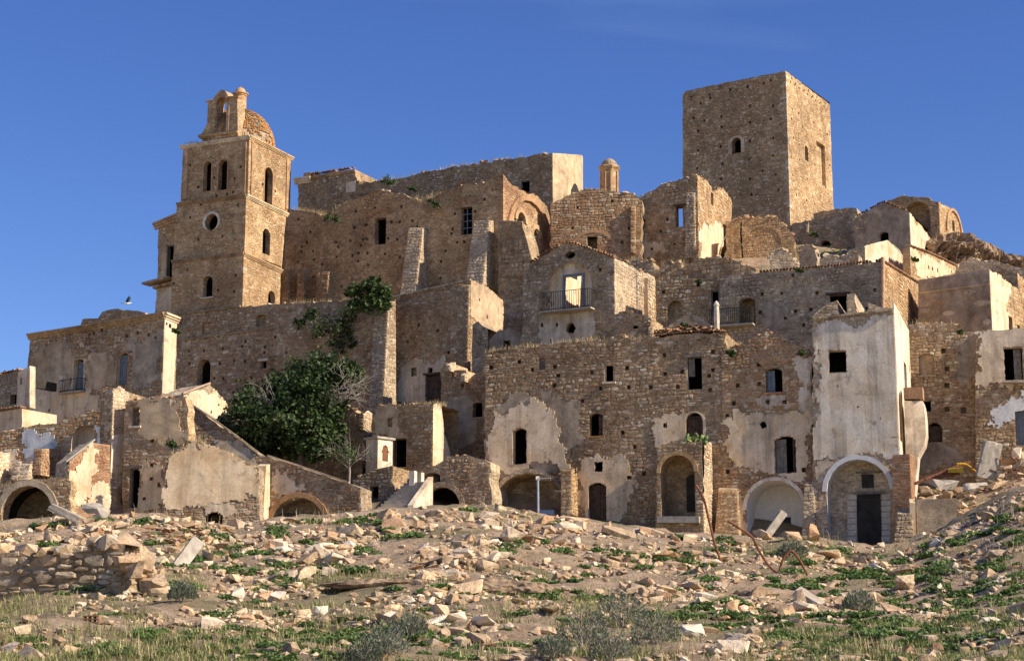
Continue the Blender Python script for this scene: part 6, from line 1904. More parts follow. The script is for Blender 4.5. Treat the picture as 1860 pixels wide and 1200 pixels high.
V, F, T = [], [], []; base = 0
for i in small:
    sv, sf = ROCKS[rg.randrange(len(ROCKS))]
    m = np.array(rock_matrix(x[i], y[i], z[i], size[i], rg))
    V.append(sv @ m.T + np.array((x[i], y[i], z[i] + size[i] * .14)))
    F += [[q + base for q in f] for f in sf]; T += [rg.random()] * len(sf); base += len(sv)
o = mk('small_rubble', np.concatenate(V), F, 'rubble', None, tone=T, kind='stuff')
tag(o, 'countless small stones and chips strewn over the slope', 'rubble')

# chips and gravel between the stones
TETS = []
for _ in range(10):
    q = [Vector((_r.gauss(0, 1), _r.gauss(0, 1), _r.gauss(0, .6))).normalized() * .5 for _k in range(5)]
    bm = bmesh.new(); [bm.verts.new(v) for v in q]; bmesh.ops.convex_hull(bm, input=bm.verts)
    for v in [v for v in bm.verts if not v.link_faces]: bm.verts.remove(v)
    bm.verts.index_update(); TETS.append((np.array([tuple(v.co) for v in bm.verts]), [[v.index for v in f.verts] for f in bm.faces])); bm.free()
cpx, cpy, cx_, cy_ = scatter(26000, (-200, 2100), 1, 1225)
kq = rs.uniform(0, 1.3, len(cpx)) < rubble_mask(cpx, cpy) * np.clip(.75 + np.array([noise.noise((a_ * .6, b_ * .5, 5.2)) for a_, b_ in zip(cx_, cy_)]) * 1.2, .15, 1.2)
cx_, cy_ = cx_[kq], cy_[kq]; cz_ = terrain_z(cx_, cy_)
V, F, T = [], [], []; base = 0
for a_, b_, c_ in zip(cx_, cy_, cz_):
    sv, sf = TETS[rg.randrange(10)]; s_ = rg.uniform(1.6, 5.0) * b_ / FPX
    V.append(sv @ np.array(rock_matrix(0, 0, 0, s_, rg)).T + np.array((a_, b_, c_ + s_ * .12)))
    F += [[q + base for q in f] for f in sf]; T += [rg.random()] * len(sf); base += len(sv)
o = mk('stone_chips', np.concatenate(V), F, 'rubble', None, tone=T, kind='stuff')
tag(o, 'fine stone chips and gravel spread between the rubble', 'gravel')

# rubble bank at the right, under the scrap heap and the peeling house
V, F, T = [], [], []; base = 0
for i in range(900):
    Yq = rg.uniform(93, 110); pq = rg.uniform(1652, 1930)
    xq = (pq - CX) / FPX * Yq; zq = gz(xq, Yq); s_ = (3 + rg.gammavariate(1.3, 4.5)) * Yq / FPX
    sv, sf = ROCKS[rg.randrange(len(ROCKS))]
    V.append(sv @ np.array(rock_matrix(0, 0, 0, s_, rg)).T + np.array((xq, Yq, zq + s_ * .2)))
    F += [[q + base for q in f] for f in sf]; T += [rg.random()] * len(sf); base += len(sv)
o = mk('bank_rubble', np.concatenate(V), F, 'rubble', None, tone=T, kind='stuff')
tag(o, 'broken masonry and stones covering the bank below the peeling house', 'rubble')

# terracotta fragments
k = 0
for (cx, cy, n) in ((300, 970, 26), (345, 975, 22), (420, 985, 10), (275, 1150, 7), (520, 1000, 8), (1000, 960, 5), (600, 1130, 5), (1240, 990, 6), (1330, 1010, 5)):
    for i in range(n):
        p = on_ground(cx + rg.gauss(0, 26), cy + rg.gauss(0, 9))
        s_ = rg.uniform(5, 15) * p.y / FPX
        j = rg.randrange(len(FLATS))
        o = bpy.data.objects.new('tile_fragment', shared_mesh('tile_fragment', j, FLATS[j], 'brick'))
        o.matrix_basis = Matrix.Translation((p.x, p.y, p.z + s_ * .35)) @ rock_matrix(0, 0, 0, s_ * 1.2, rg).to_4x4()
        COL.objects.link(o); tag(o, 'broken piece of orange terracotta tile among the stones', 'tile', 'broken terracotta tiles'); k += 1

def slab(name, label, cat, px, py, dims, rz=0, rx=0, ry=0, mat='concrete', lift=.5, Y=None, bevel=.04, group=None, rough=None):
    """a block lying on the ground, worn edges"""
    if rough is None: rough = mat == 'rubble' or name.endswith(('lump', 'chunk', 'rock', 'masonry_block', 'white_block'))
    p = on_ground(px, py) if Y is None else P(px, py, Y)
    bm = bmesh.new()
    if rough:
        sv, sf = rg.choice(ROCKS)
        vv = [bm.verts.new((q[0] * dims[0] * 1.1, q[1] * dims[1] * 1.1, q[2] * dims[2] * 1.2)) for q in sv]
        for f in sf: bm.faces.new([vv[i] for i in f])
        bmesh.ops.triangulate(bm, faces=bm.faces)
        bmesh.ops.subdivide_edges(bm, edges=bm.edges, cuts=2, use_grid_fill=True)
    else:
        bmesh.ops.create_cube(bm, size=1.0)
        for v in bm.verts: v.co = Vector((v.co.x * dims[0], v.co.y * dims[1], v.co.z * dims[2])) + Vector((rg.uniform(-.06, .06), rg.uniform(-.06, .06), rg.uniform(-.04, .04))) * min(dims) * 2
        bmesh.ops.subdivide_edges(bm, edges=bm.edges, cuts=5, use_grid_fill=True)
        for v in bm.verts:      # knocked-off edges
            e_ = sorted((abs(v.co.x) / dims[0], abs(v.co.y) / dims[1], abs(v.co.z) / dims[2]))
            if e_[1] > .45: v.co *= 1 - .05 * rg.random() - (.1 if rg.random() < .15 else 0)
    sd_ = rg.uniform(0, 50); m_ = min(dims)
    for v in bm.verts:
        q = v.co / m_ * 1.6 + Vector((sd_, 0, 0))
        v.co += v.co.normalized() * m_ * (.10 * noise.noise(q) + .06 * noise.noise(q * 2.7))
    me = bpy.data.meshes.new(name); bm.to_mesh(me); bm.free()
    me.materials.append(M[mat])
    o = bpy.data.objects.new(name, me)
    o.matrix_basis = Matrix.Translation(p + Vector((0, 0, dims[2] * lift))) @ Matrix.Rotation(rz, 4, 'Z') @ Matrix.Rotation(ry, 4, 'Y') @ Matrix.Rotation(rx, 4, 'X')
    COL.objects.link(o); tag(o, label, cat, group)
    return o

def pxm(px, py): return on_ground(px, py).y / FPX
k = pxm(342, 1040)
slab('concrete_slab', 'long grey concrete slab leaning out of the rubble heap', 'slab', 340, 1030, (26 * k, 12 * k, 82 * k), R(20), R(-28), R(38), 'concrete', .3)
k = pxm(140, 950)
slab('fallen_beam', 'long rounded beam lying across stones below the sunlit lean-to', 'beam', 138, 950, (112 * k, 14 * k, 14 * k), R(-8), 0, R(24), 'concrete', .6)
slab('dark_masonry_block', 'thick fallen block of dark masonry beside the long beam', 'block', 172, 944, (54 * k, 22 * k, 24 * k), R(-10), R(15), R(26), 'concrete', .8)
slab('kerb_slab', 'flat squared kerb slab lying in front of brown double door', 'slab', 1047, 948, (60 * pxm(1047, 950), .7, .26), R(-12), 0, R(8), 'rubble', .3)
slab('long_squared_block', 'long pale squared block tipped downhill beyond the kerb slab', 'block', 1125, 974, (70 * pxm(1125, 974), .4, .36), R(-16), 0, R(16), 'rubble', .4)
slab('squared_block', 'long weathered block half hidden behind the pale squared block', 'block', 1175, 968, (60 * pxm(1175, 975), .4, .3), R(-14), 0, R(14), 'rubble', .3)
slab('big_cut_block', 'big cut stone block tilted among green weeds', 'block', 1642, 1070, (40 * pxm(1642, 1070), .45, .42), R(30), R(12), R(-14), 'rubble', .4)
slab('white_block', 'bright white broken block lying flat in the grass', 'block', 1259, 1155, (46 * pxm(1259, 1155), .34, .22), R(10), R(8), R(4), 'pale_stone', .4)
slab('white_chunk', 'small bright white oblong chunk beside a slanting grey slab', 'rock', 1430, 1106, (44 * pxm(1430, 1106), .28, .14), R(-8), 0, R(-10), 'pale_stone', .4)
slab('slanting_slab', 'slanting grey slab poking up beside the white chunk', 'slab', 1470, 1095, (54 * pxm(1470, 1095), .3, .16), R(-20), R(20), R(32), 'concrete', .7)
slab('tan_boulder', 'large tan boulder resting high on the rubble mound', 'boulder', 925, 985, (44 * pxm(925, 985), .7, .55), R(25), R(10), R(20), 'rubble', .4)
slab('white_cube_rock', 'white cube-shaped rock lying on bare earth', 'rock', 586, 1116, (26 * pxm(586, 1116), .22, .2), R(35), R(12), R(8), 'pale_stone', .4)
slab('flat_tan_slab', 'wide flat tan slab lying level on bare ground', 'slab', 455, 1072, (40 * pxm(455, 1072), .3, .13), R(5), 0, R(-4), 'rubble', .5)
slab('brown_block', 'brown stone block standing beside pale rocks in the weeds', 'block', 1718, 1105, (24 * pxm(1718, 1105), .22, .24), R(15), 0, 0, 'rubble', .4)
slab('leaning_plank', 'grey concrete plank leaning inside the whitewashed niche', 'plank', 1406, 980, (.32, .16, 1.5), R(15), 0, R(38), 'concrete', .35)
slab('fallen_niche_stone', 'rubble block at the mouth of the whitewashed niche', 'block', 1440, 980, (.8, .5, .4), R(15), 0, R(8), 'rubble', .3)
slab('niche_boulder', 'boulder lying at the foot of the wall beside the whitewashed niche', 'boulder', 1478, 982, (.8, .6, .9), R(25), 0, R(8), 'rubble', .3)
# rock ledges
for (px_, py_, w, h, lb) in ((880, 1070, 110, 22, 'low brown bedrock ledge jutting from the slope'), (960, 1078, 84, 24, 'lumpy bedrock ledge with grass at its foot'), (700, 1062, 180, 12, 'long thin bedrock shelf crossing the slope')):
    k = pxm(px_, py_); p = on_ground(px_, py_)
    bm = bmesh.new(); bmesh.ops.create_icosphere(bm, subdivisions=4, radius=1)
    for v in bm.verts:
        d = sum((1 - 2 * abs(noise.noise(v.co * f_ + Vector((px_, 0, 0))))) * a_ for f_, a_ in ((1.5, .22), (4, .12), (9, .06)))
        v.co = v.co * (1 + d)
        v.co = Vector((v.co.x * w * k / 2, v.co.y * .5, v.co.z * h * k * .8))
    me = bpy.data.meshes.new('bedrock_ledge'); bm.to_mesh(me); bm.free(); me.materials.append(M['crag'])
    o = bpy.data.objects.new('bedrock_ledge', me); o.location = p + Vector((0, .2, 0)); COL.objects.link(o); tag(o, lb, 'rock')
# hollow brick
p = on_ground(167, 1130); k = p.y / FPX
root = empty('hollow_brick', tuple(p), 'orange hollow brick lying on bare earth', 'brick')
mb = MB(); w, h, d = 28 * k, 13 * k, .22
for (cx_, cz_, hx, hz) in ((0, .05, .5, .06), (0, .5, .5, .05), (0, .95, .5, .06), (-.47, .5, .04, .5), (.47, .5, .04, .5), (-.16, .5, .03, .48), (.16, .5, .03, .48)):
    mb.obox(p + Vector((cx_ * w, 0, cz_ * h)), (1, 0, 0), (0, 1, 0), (0, 0, 1), hx * w, d / 2, hz * h)
mb.build('brick_shell', 'brick', root)

# ---- scrap heap at the right: rusty beams, yellow sheet, standing slab
def tube_thing(name, label, cat, pts, r, mat, n=7, group=None):
    mb = MB().tube(pts, r, n)
    return mb.thing(name, mat, label, cat, group)
def smooth_path(pts, k=6):
    pts = [Vector(p) for p in pts]; out = []
    for i in range(len(pts) - 1):
        p0 = pts[max(i - 1, 0)]; p1 = pts[i]; p2 = pts[i + 1]; p3 = pts[min(i + 2, len(pts) - 1)]
        for j in range(k):
            t = j / k
            out.append(.5 * ((2 * p1) + (p2 - p0) * t + (2 * p0 - 5 * p1 + 4 * p2 - p3) * t * t + (3 * p1 - p0 - 3 * p2 + p3) * t ** 3))
    out.append(pts[-1]); return out
YD = 96
tube_thing('rusty_beam', 'long rusty beam slanting up out of the scrap heap', 'beam', [P(1662, 878, YD), P(1762, 838, YD + 1)], .09, 'rust', 4)
tube_thing('rusty_girder', 'thick rusty girder lying flat under the slanting beam', 'beam', [P(1680, 872, YD - .3), P(1742, 858, YD)], .12, 'rust', 4)
tube_thing('orange_pipe', 'thin orange-rusted pipe arched over the scrap heap', 'pipe', smooth_path([P(1738, 842, YD), P(1755, 843, YD), P(1775, 857, YD), P(1800, 862, YD)]), .05, 'yellow_paint', 6)
MB().box8([P(1722, 858, YD - .5), P(1750, 858, YD - .7), P(1748, 855, YD + .4), P(1722, 856, YD + .5), P(1722, 852, YD - .4), P(1750, 849, YD - .6), P(1748, 848, YD + .4), P(1722, 851, YD + .5)]).thing('yellow_panel', 'yellow_paint', 'bent yellow sheet-metal panel in the scrap heap', 'panel')
slab('standing_slab', 'grey concrete slab standing on edge above the scrap heap', 'slab', 1797, 835, (.95, .32, 1.9), R(12), R(8), R(14), 'concrete', 0, Y=95)
slab('grey_lump', 'rounded grey concrete lump under the rusty beams', 'block', 1712, 880, (1.6, .9, .8), R(5), 0, R(-8), 'concrete', 0, Y=95)
slab('pale_lump', 'pale broken stone lying before the grey concrete lump', 'rock', 1760, 887, (.9, .6, .45), R(12), R(10), R(8), 'pale_stone', 0, Y=93.5)
slab('pale_ledge_stone', 'pale flat stone behind the pale broken stone', 'slab', 1772, 880, (1.1, .5, .18), R(4), 0, R(-3), 'pale_stone', 0, Y=94.5)
for i, (px_, py_, s_) in enumerate([(1835, 838, .8), (1850, 822, .7), (1825, 850, .6), (1842, 852, .7), (1858, 842, .8), (1815, 862, .5), (1830, 866, .6), (1740, 890, .6), (1715, 894, .5), (1790, 876, .5), (1850, 862, .6), (1725, 884, .4), (1868, 830, .9), (1808, 872, .45)]):
    p = P(px_, py_, 95.5 - .3 * (i % 3)); j = rg.randrange(len(ROCKS))
    o = bpy.data.objects.new('rubble_block', shared_mesh('rubble_block', j, ROCKS[j], 'rubble'))
    o.matrix_basis = Matrix.Translation(p) @ rock_matrix(0, 0, 0, s_, rg).to_4x4(); COL.objects.link(o)
    tag(o, 'rough masonry lump piled in the scrap heap by the peeling house', 'rock', 'masonry lumps in the scrap heap')
for i in range(9):
    px_ = 1765 + 12 * i; a = [P(px_ + rg.uniform(-10, 10), 852 + rg.uniform(-8, 22), 95 + rg.uniform(-.5, .5)) for _ in range(3)]
    tube_thing('iron_rod', 'thin bent iron rod tangled in the scrap heap', 'rod', smooth_path([a[0], a[1] + Vector((.4, 0, .4)), a[2] + Vector((.9, 0, -.2))]), .025, 'rust', 5, 'bent rods in the scrap heap')

# ---- bent iron pipes standing in the slope
g1 = on_ground(1312, 1022); Yp = g1.y
tube_thing('bent_pipe', 'tall curved rusty pipe stuck in the slope before the porch', 'pipe', smooth_path([P(1264, 880, Yp - .2), P(1278, 905, Yp - .2), P(1288, 945, Yp), P(1298, 985, Yp), P(1312, 1026, Yp)]), 2.3 * Yp / FPX, 'rust', 8)
Yp = on_ground(1415, 1040).y
tube_thing('kinked_pipe', 'kinked rusty pipe rising from weeds toward the whitewashed niche', 'pipe', smooth_path([P(1322, 945, Yp), P(1345, 960, Yp), P(1366, 975, Yp), P(1382, 1005, Yp), P(1398, 1028, Yp - .1), P(1414, 1040, Yp - .1), P(1418, 1028, Yp), P(1424, 1012, Yp), P(1437, 1000, Yp), P(1452, 1016, Yp), P(1467, 1044, Yp)]), 2.4 * Yp / FPX, 'rust', 8)

# ---- aerial on its pole
Ya = 92.0
root = empty('aerial_mast', tuple(P(978, 945, Ya)), 'slim metal mast with comb-like aerial in front of the big vault', 'aerial')
MB().tube([P(978, 960, Ya), P(977, 868, Ya)], .055, 8).build('mast', 'galvanised', root)
MB().tube([P(974, 869, Ya), P(1001, 868, Ya + .3)], .02, 6).build('boom', 'galvanised', root)
for i in range(7):
    p = P(980 + 3.3 * i, 868.6, Ya + .05 * i)
    MB().tube([p + Vector((-.02, -.25, .08)), p + Vector((.02, .25, -.08))], .014, 5).build('element', 'galvanised', root)
MB().obox(P(977, 868, Ya), (1, 0, 0), (0, 1, 0), (0, 0, 1), .1, .07, .09).build('clamp', 'white_paint', root)
g = on_ground(990, 944)
MB().obox(P(993, 930, 84), (1, 0, 0), (0, .95, .3), (0, -.3, .95), .34, .02, .1).thing('blue_board', 'blue_panel', 'small blue board lying at the foot of the aerial mast', 'board')

# ---- bird in flight
bm = bmesh.new()
bc_ = P(231, 551, 120)
segs = [(-.42, .02), (-.3, .06), (-.15, .12), (.05, .14), (.22, .1), (.32, .07), (.4, .065), (.47, .02)]
n = 8; vs_ = []
for (lx, r_) in segs:
    vs_.append([bm.verts.new((lx, r_ * .9 * math.cos(2 * math.pi * j / n), r_ * math.sin(2 * math.pi * j / n) + (.03 if lx > .25 else 0))) for j in range(n)])
for a_, c_ in zip(vs_, vs_[1:]):
    for j in range(n): bm.faces.new((a_[j], a_[(j + 1) % n], c_[(j + 1) % n], c_[j]))
bm.faces.new(vs_[0][::-1]); bm.faces.new(vs_[-1])
me = bpy.data.meshes.new('bird'); bm.to_mesh(me); bm.free(); me.materials.append(M['feather_white'])
bird = bpy.data.objects.new('bird', me); COL.objects.link(bird); bird.location = bc_; ORIGIN[bird] = bc_
bird.scale = (.62, .62, .62)
tag(bird, 'white-bodied bird with dark raised wings flying over the cornice-topped palace', 'bird')
for s_ in (-1, 1):
    wv = [(.12, .08 * s_, .08), (-.14, .08 * s_, .08), (.2, .22 * s_, .34), (-.1, .2 * s_, .3), (.3, .3 * s_, .66), (.08, .26 * s_, .6), (.28, .3 * s_, .78)]
    q = [Vector(v) for v in wv]; tk = Vector((.0, .02 * s_, 0))
    vv = [bc_ + v for v in q] + [bc_ + v + tk for v in q]
    ff = [[0, 1, 3, 2], [2, 3, 5, 4], [4, 5, 6], [9, 10, 8, 7], [11, 12, 10, 9], [13, 12, 11], [0, 2, 9, 7], [2, 4, 11, 9], [4, 6, 13, 11], [1, 8, 10, 3], [3, 10, 12, 5], [5, 12, 13, 6]]
    mk('wing', vv, ff, 'feather_dark', bird)
mk('tail', [bc_ + Vector(v) for v in [(-.38, .03, .02), (-.38, -.03, .02), (-.66, -.1, .03), (-.66, .1, .03), (-.38, .03, 0), (-.38, -.03, 0), (-.66, -.1, .02), (-.66, .1, .02)]], [[0, 1, 2, 3], [7, 6, 5, 4], [0, 3, 7, 4], [1, 5, 6, 2], [2, 6, 7, 3], [0, 4, 5, 1]], 'feather_dark', bird)

# ================================================================== PLANTS
def leaf_cloud(blobs, n_per, size, rg, shell=.45, up_bias=.5, sub=26):
    """leaves gathered in sprays spread through overlapping clumps; returns verts, faces, tones"""
    V, F, T = [], [], []
    for (c, rx, ry, rz_) in blobs:
        c = Vector(c)
        sprays = []
        for _ in range(sub):
            d = Vector((rg.gauss(0, 1), rg.gauss(0, 1), rg.gauss(0, 1))).normalized()
            k = shell + (1 - shell) * rg.random() ** .6
            sprays.append((c + Vector((d.x * rx, d.y * ry, d.z * rz_)) * k * rg.uniform(.85, 1.12), d, rg.random()))
        for _ in range(n_per):
            s0, d, tn = rg.choice(sprays)
            sp = min(rx, rz_) * .24
            p = s0 + Vector((rg.gauss(0, sp), rg.gauss(0, sp), rg.gauss(0, sp * .8)))
            nrm = (d * .7 + Vector((rg.gauss(0, .6), rg.gauss(0, .6), rg.gauss(0, .6) + up_bias))).normalized()
            t = nrm.cross(Vector((rg.gauss(0, 1), rg.gauss(0, 1), rg.gauss(0, 1)))).normalized(); bi = nrm.cross(t)
            L = size * rg.uniform(.6, 1.3); W = L * .42
            b = len(V)
            V += [tuple(p - t * L * .5), tuple(p + bi * W - t * L * .05 + nrm * L * .07), tuple(p + t * L * .5 - nrm * L * .1), tuple(p - bi * W - t * L * .05 + nrm * L * .07)]
            F.append([b, b + 1, b + 2, b + 3]); T.append(min(.999, max(0, tn * .6 + rg.random() * .4)))
    return V, F, T

def bare_twigs(mb, p, d, L, r, rg, depth=0):
    pts = [p]
    for i in range(4):
        d = (d + Vector((rg.gauss(0, .22), rg.gauss(0, .22), rg.gauss(0, .18)))).normalized()
        pts.append(pts[-1] + d * L / 4)
    mb.tube(pts, r, 4, r * .5)
    if depth < 2:
        for i in range(3 if depth == 0 else 2):
            q = pts[rg.choice((2, 3, 4))]
            bare_twigs(mb, q, (d + Vector((rg.gauss(0, .5), rg.gauss(0, .5), rg.gauss(0, .45)))).normalized(), L * .62, r * .55, rg, depth + 1)

rg = random.Random(31)
Yt = 109.5; k = Yt / FPX
base = P(545, 850, Yt)
fig = empty('fig_tree', tuple(base), 'big dark green fig tree filling the gap behind the sloping garden wall', 'tree')
blobs_px = [(470, 805, 46, 26, .2), (560, 815, 44, 22, -.3), (606, 790, 24, 34, .4), (468, 735, 46, 44, .3), (440, 765, 38, 26, -.3), (508, 700, 46, 40, .5), (560, 672, 50, 36, .6), (612, 672, 42, 30, .3), (560, 725, 54, 46, -.6), (505, 765, 52, 44, -.9), (560, 785, 46, 36, -.5), (590, 735, 34, 50, .6), (520, 810, 36, 20, .6), (632, 690, 22, 30, .5), (415, 768, 22, 16, .2), (480, 795, 40, 24, .2)]
blobs = [(P(a, c, Yt) + Vector((0, o_ * 1.6, 0)), rx * k, rx * k * .9, ry * k) for a, c, rx, ry, o_ in blobs_px]
V, F, T = leaf_cloud(blobs, 1350, .25, rg, .4, .5, 34)
mk('crown', V, F, 'leaf_fig', fig, tone=T)
mb = MB()
fork = base + Vector((0, 0, 1.0))
mb.tube([base - Vector((0, 0, .8)), base + Vector((.05, 0, .5)), fork], .26, 8, .2)
for (c, rx, ry, rz_) in blobs[:9]:
    m_ = (fork + Vector(c)) / 2 + Vector((rg.uniform(-.3, .3), rg.uniform(-.3, .3), .2))
    mb.tube(smooth_path([fork, m_, Vector(c)], 4), .12, 6, .04)
mb.build('trunk', 'bark', fig)
for (n_, x0, x1, cy_, dy_, dd_, L_, r_, off_) in ((13, -14, 22, 725, 12, (.8, -.1, .35), 1.7, .028, .8), (7, -150, -126, 770, 8, (-.8, -.1, .2), 1.2, .024, .9), (6, -126, -86, 728, 12, (-.2, -.3, .6), 1.0, .022, 1.4)):
    mb = MB(); hub = P(590 + (x0 + x1) / 2, cy_ + dy_, Yt - off_ + .5)
    for i in range(n_):
        q = P(590 + rg.uniform(x0, x1), cy_ + rg.uniform(-dy_, dy_), Yt - off_)
        mb.tube([hub, q], r_, 4)
        bare_twigs(mb, q, Vector((dd_[0], dd_[1], dd_[2] + rg.uniform(-.4, .4))).normalized(), L_, r_, rg)
    mb.build('bare_branches', 'twig', fig)

# young bare fig
Yt = 106.0; k = Yt / FPX; base = P(634, 872, Yt)
sap = empty('bare_sapling', tuple(base), 'small half-bare sapling with pale twigs beside the fig tree', 'tree')
mb = MB().tube([base - Vector((0, 0, .5)), base + Vector((.03, 0, .5)), base + Vector((0, 0, 1.1))], .07, 6, .05)
mb.build('trunk', 'twig', sap)
mb = MB()
for i in range(12):
    bare_twigs(mb, base + Vector((0, 0, rg.uniform(.5, 1.1))), Vector((rg.uniform(-1, 1), rg.uniform(-.5, .5), rg.uniform(.3, 1))).normalized(), 1.1, .02, rg)
mb.build('bare_branches', 'twig', sap)
V, F, T = leaf_cloud([(P(634, 825, Yt), 40 * k, 1.0, 24 * k)], 420, .14, rg, .2)
mk('crown', V, F, 'leaf_bush', sap, tone=T)

def shrub(name, label, blobs_px, Y, n, size, mat='leaf_bush', group=None, sub=20, cat='shrub'):
    k = Y / FPX
    blobs = [(P(a, c, Y), rx * k, rx * k * .7, ry * k) for a, c, rx, ry in blobs_px]
    V, F, T = leaf_cloud(blobs, n, size, rg, .2, .4, sub)
    lo = min(blobs, key=lambda q: q[0].z)
    root = empty(name, tuple(lo[0] - Vector((0, 0, lo[3]))), label, cat, group)
    mk('foliage', V, F, mat, root, tone=T)
    mb = MB()
    for (c, rx, ry, rz_) in blobs:
        mb.tube([root.location, (root.location + c) / 2 + Vector((.05, 0, .05)), c], .04, 5, .015)
    mb.build('stem', 'bark', root)
    return root
shrub('hanging_bush', 'round green bush growing from the top of the tall terrace buttress', [(662, 525, 32, 16), (690, 532, 20, 20), (672, 550, 28, 20), (640, 530, 18, 10), (650, 552, 18, 16), (700, 548, 12, 16), (676, 512, 18, 8)], 131.0, 480, .24, 'leaf_bush')
shrub('ivy_patch', 'dark creeper hanging on terrace masonry below the round bush', [(600, 585, 24, 22), (628, 580, 18, 34), (566, 572, 16, 14), (642, 610, 12, 34), (612, 625, 16, 18), (580, 600, 14, 14), (620, 600, 26, 30), (545, 585, 10, 12), (645, 570, 14, 20)], 134.7, 230, .2, 'leaf_fig')
for (px_, py_, r_, Y_, lb) in ((600, 393, 16, 147.5, 'green bush sprouting on church wall beside the bell tower'), (783, 368, 15, 144.8, 'green bush in the valley between the two church gables'), (748, 341, 10, 153, 'small bush high on the nave wall'), (705, 326, 16, 153.3, 'dark green plants trailing along the nave roofline'), (1326, 640, 9, 104, 'green tuft sprouting at the gap between the central houses'),
                               (1452, 640, 8, 103.4, 'green tuft on gable slope beside the white house'), (1450, 491, 8, 117.4, 'small green plant on the tiled eave'), (317, 600, 9, 118.3, 'dark plant sprouting from sunlit corner of the cornice-topped palace'), (1743, 602, 6, 108.6, 'little green plant on top of the blocked window house'), (1478, 425, 8, 156.8, 'green plant growing on the grey rubble ruin'),
                               (1520, 460, 34, 133, 'spreading green shrub on the grassy slope above the tiled eave'), (308, 805, 10, 102.4, 'small plant over the doorway of the little window house'), (1268, 510, 6, 119.8, 'tiny green plant on the gabled ruin front'), (900, 650, 6, 111, 'small green sprig at the grassy end of the central roof'), (1660, 470, 7, 139, 'green plant below the long sunlit wall'), (1240, 590, 9, 114, 'small green plant beside the low grey gable')):
    shrub('wall_plant', lb, [(px_, py_, r_, r_ * .55), (px_ + r_ * .6, py_ + r_ * .3, r_ * .6, r_ * .5)], Y_, 170, .15, 'leaf_bush', sub=8)

# prickly pears on the porch
b, pfp = PORCH
def pad(mb_v, mb_f, T, c, d, nrm, L, W):
    """one flattened oval cactus pad"""
    side = d.cross(nrm).normalized(); n = 10; b_ = len(mb_v)
    for sgn in (1, -1):
        for j in range(n):
            a = 2 * math.pi * j / n
            mb_v.append(tuple(c + d * (L * .5 + L * .5 * math.sin(a)) + side * W * math.cos(a) * (1 + .15 * math.sin(a)) + nrm * sgn * L * .05))
        mb_v.append(tuple(c + d * L * .5 + nrm * sgn * L * .11))
    for j in range(n):
        q = (j + 1) % n
        mb_f += [[b_ + j, b_ + q, b_ + n], [b_ + n + 1 + q, b_ + n + 1 + j, b_ + 2 * n + 1], [b_ + j, b_ + n + 1 + j, b_ + n + 1 + q, b_ + q]]
        T += [rg.random()] * 0
cz = P(1240, 806, 102.6)
cac = empty('prickly_pear', tuple(cz), 'prickly pear cactus clump growing on the porch top', 'cactus')
for i in range(30):
    q = pfp.hit(1238 + rg.uniform(-4, 40), 806)
    p = pfp.at((q[0], q[1]), -.25 - rg.uniform(0, .6))
    up_ = Vector((rg.gauss(0, .35), rg.gauss(0, .25), 1)).normalized()
    nr = Vector((rg.gauss(0, .6), -1, rg.gauss(0, .3))); nr = (nr - up_ * nr.dot(up_)).normalized()
    z_ = rg.choice((0, 0, .24, .4))
    v_, f_ = [], []
    pad(v_, f_, [], p + Vector((0, 0, z_ - .03)), up_, nr, rg.uniform(.26, .4), rg.uniform(.09, .14))
    mk('pad', v_, f_, 'cactus', cac, smooth=True)

# ---- dry grass on the wall tops
def blades(points, mat, name, rg, label, lean=.35, wid=.02, cat='grass'):
    V, F, T = [], [], []
    for (p, h) in points:
        p = Vector(p)
        a = rg.uniform(0, 6.28); ln = rg.uniform(.05, lean) * h
        d = Vector((math.cos(a), math.sin(a), 0)); sd = Vector((-d.y, d.x, 0)) * wid
        b = len(V)
        V += [tuple(p - sd), tuple(p + sd), tuple(p + d * ln * .4 + Vector((0, 0, h * .6)) + sd * .6), tuple(p + d * ln * .4 + Vector((0, 0, h * .6)) - sd * .6), tuple(p + d * ln + Vector((0, 0, h)))]
        F += [[b, b + 1, b + 2, b + 3], [b + 3, b + 2, b + 4]]; t = rg.random(); T += [t, t]
    o = mk(name, V, F, mat, None, tone=T, kind='stuff'); o['label'] = label; o['category'] = cat
    return o
blades(GRASS_TOPS, 'grass_dry', 'dry_grass', rg, 'golden dry grass growing along roofs and broken wall tops', 1.3, .016)

# grassy slopes between the upper houses
pts = []
for (x0, x1, y0, y1, n, h) in ((1440, 1600, 126, 140, 5200, .6), (1180, 1300, 122, 132, 1600, .5), (1640, 1760, 120, 128, 1200, .6), (1000, 1130, 123, 130, 700, .5), (1430, 1500, 150, 157, 600, .5)):
    for i in range(n):
        Yq = rg.uniform(y0, y1); pq = rg.uniform(x0, x1)
        xq = (pq - CX) / FPX * Yq
        pts.append(((xq, Yq, gz_) if False else (xq, Yq), h * rg.uniform(.4, 1.2)))
arr = np.array([p[0] for p in pts]); zz = terrain_z(arr[:, 0], arr[:, 1])
blades([((a_[0], a_[1], z_ - .05), p[1]) for a_, z_, p in zip(arr, zz, pts)], 'grass_dry', 'slope_grass', rg, 'dry golden grass on the slopes between the upper houses', 1.2, .025)

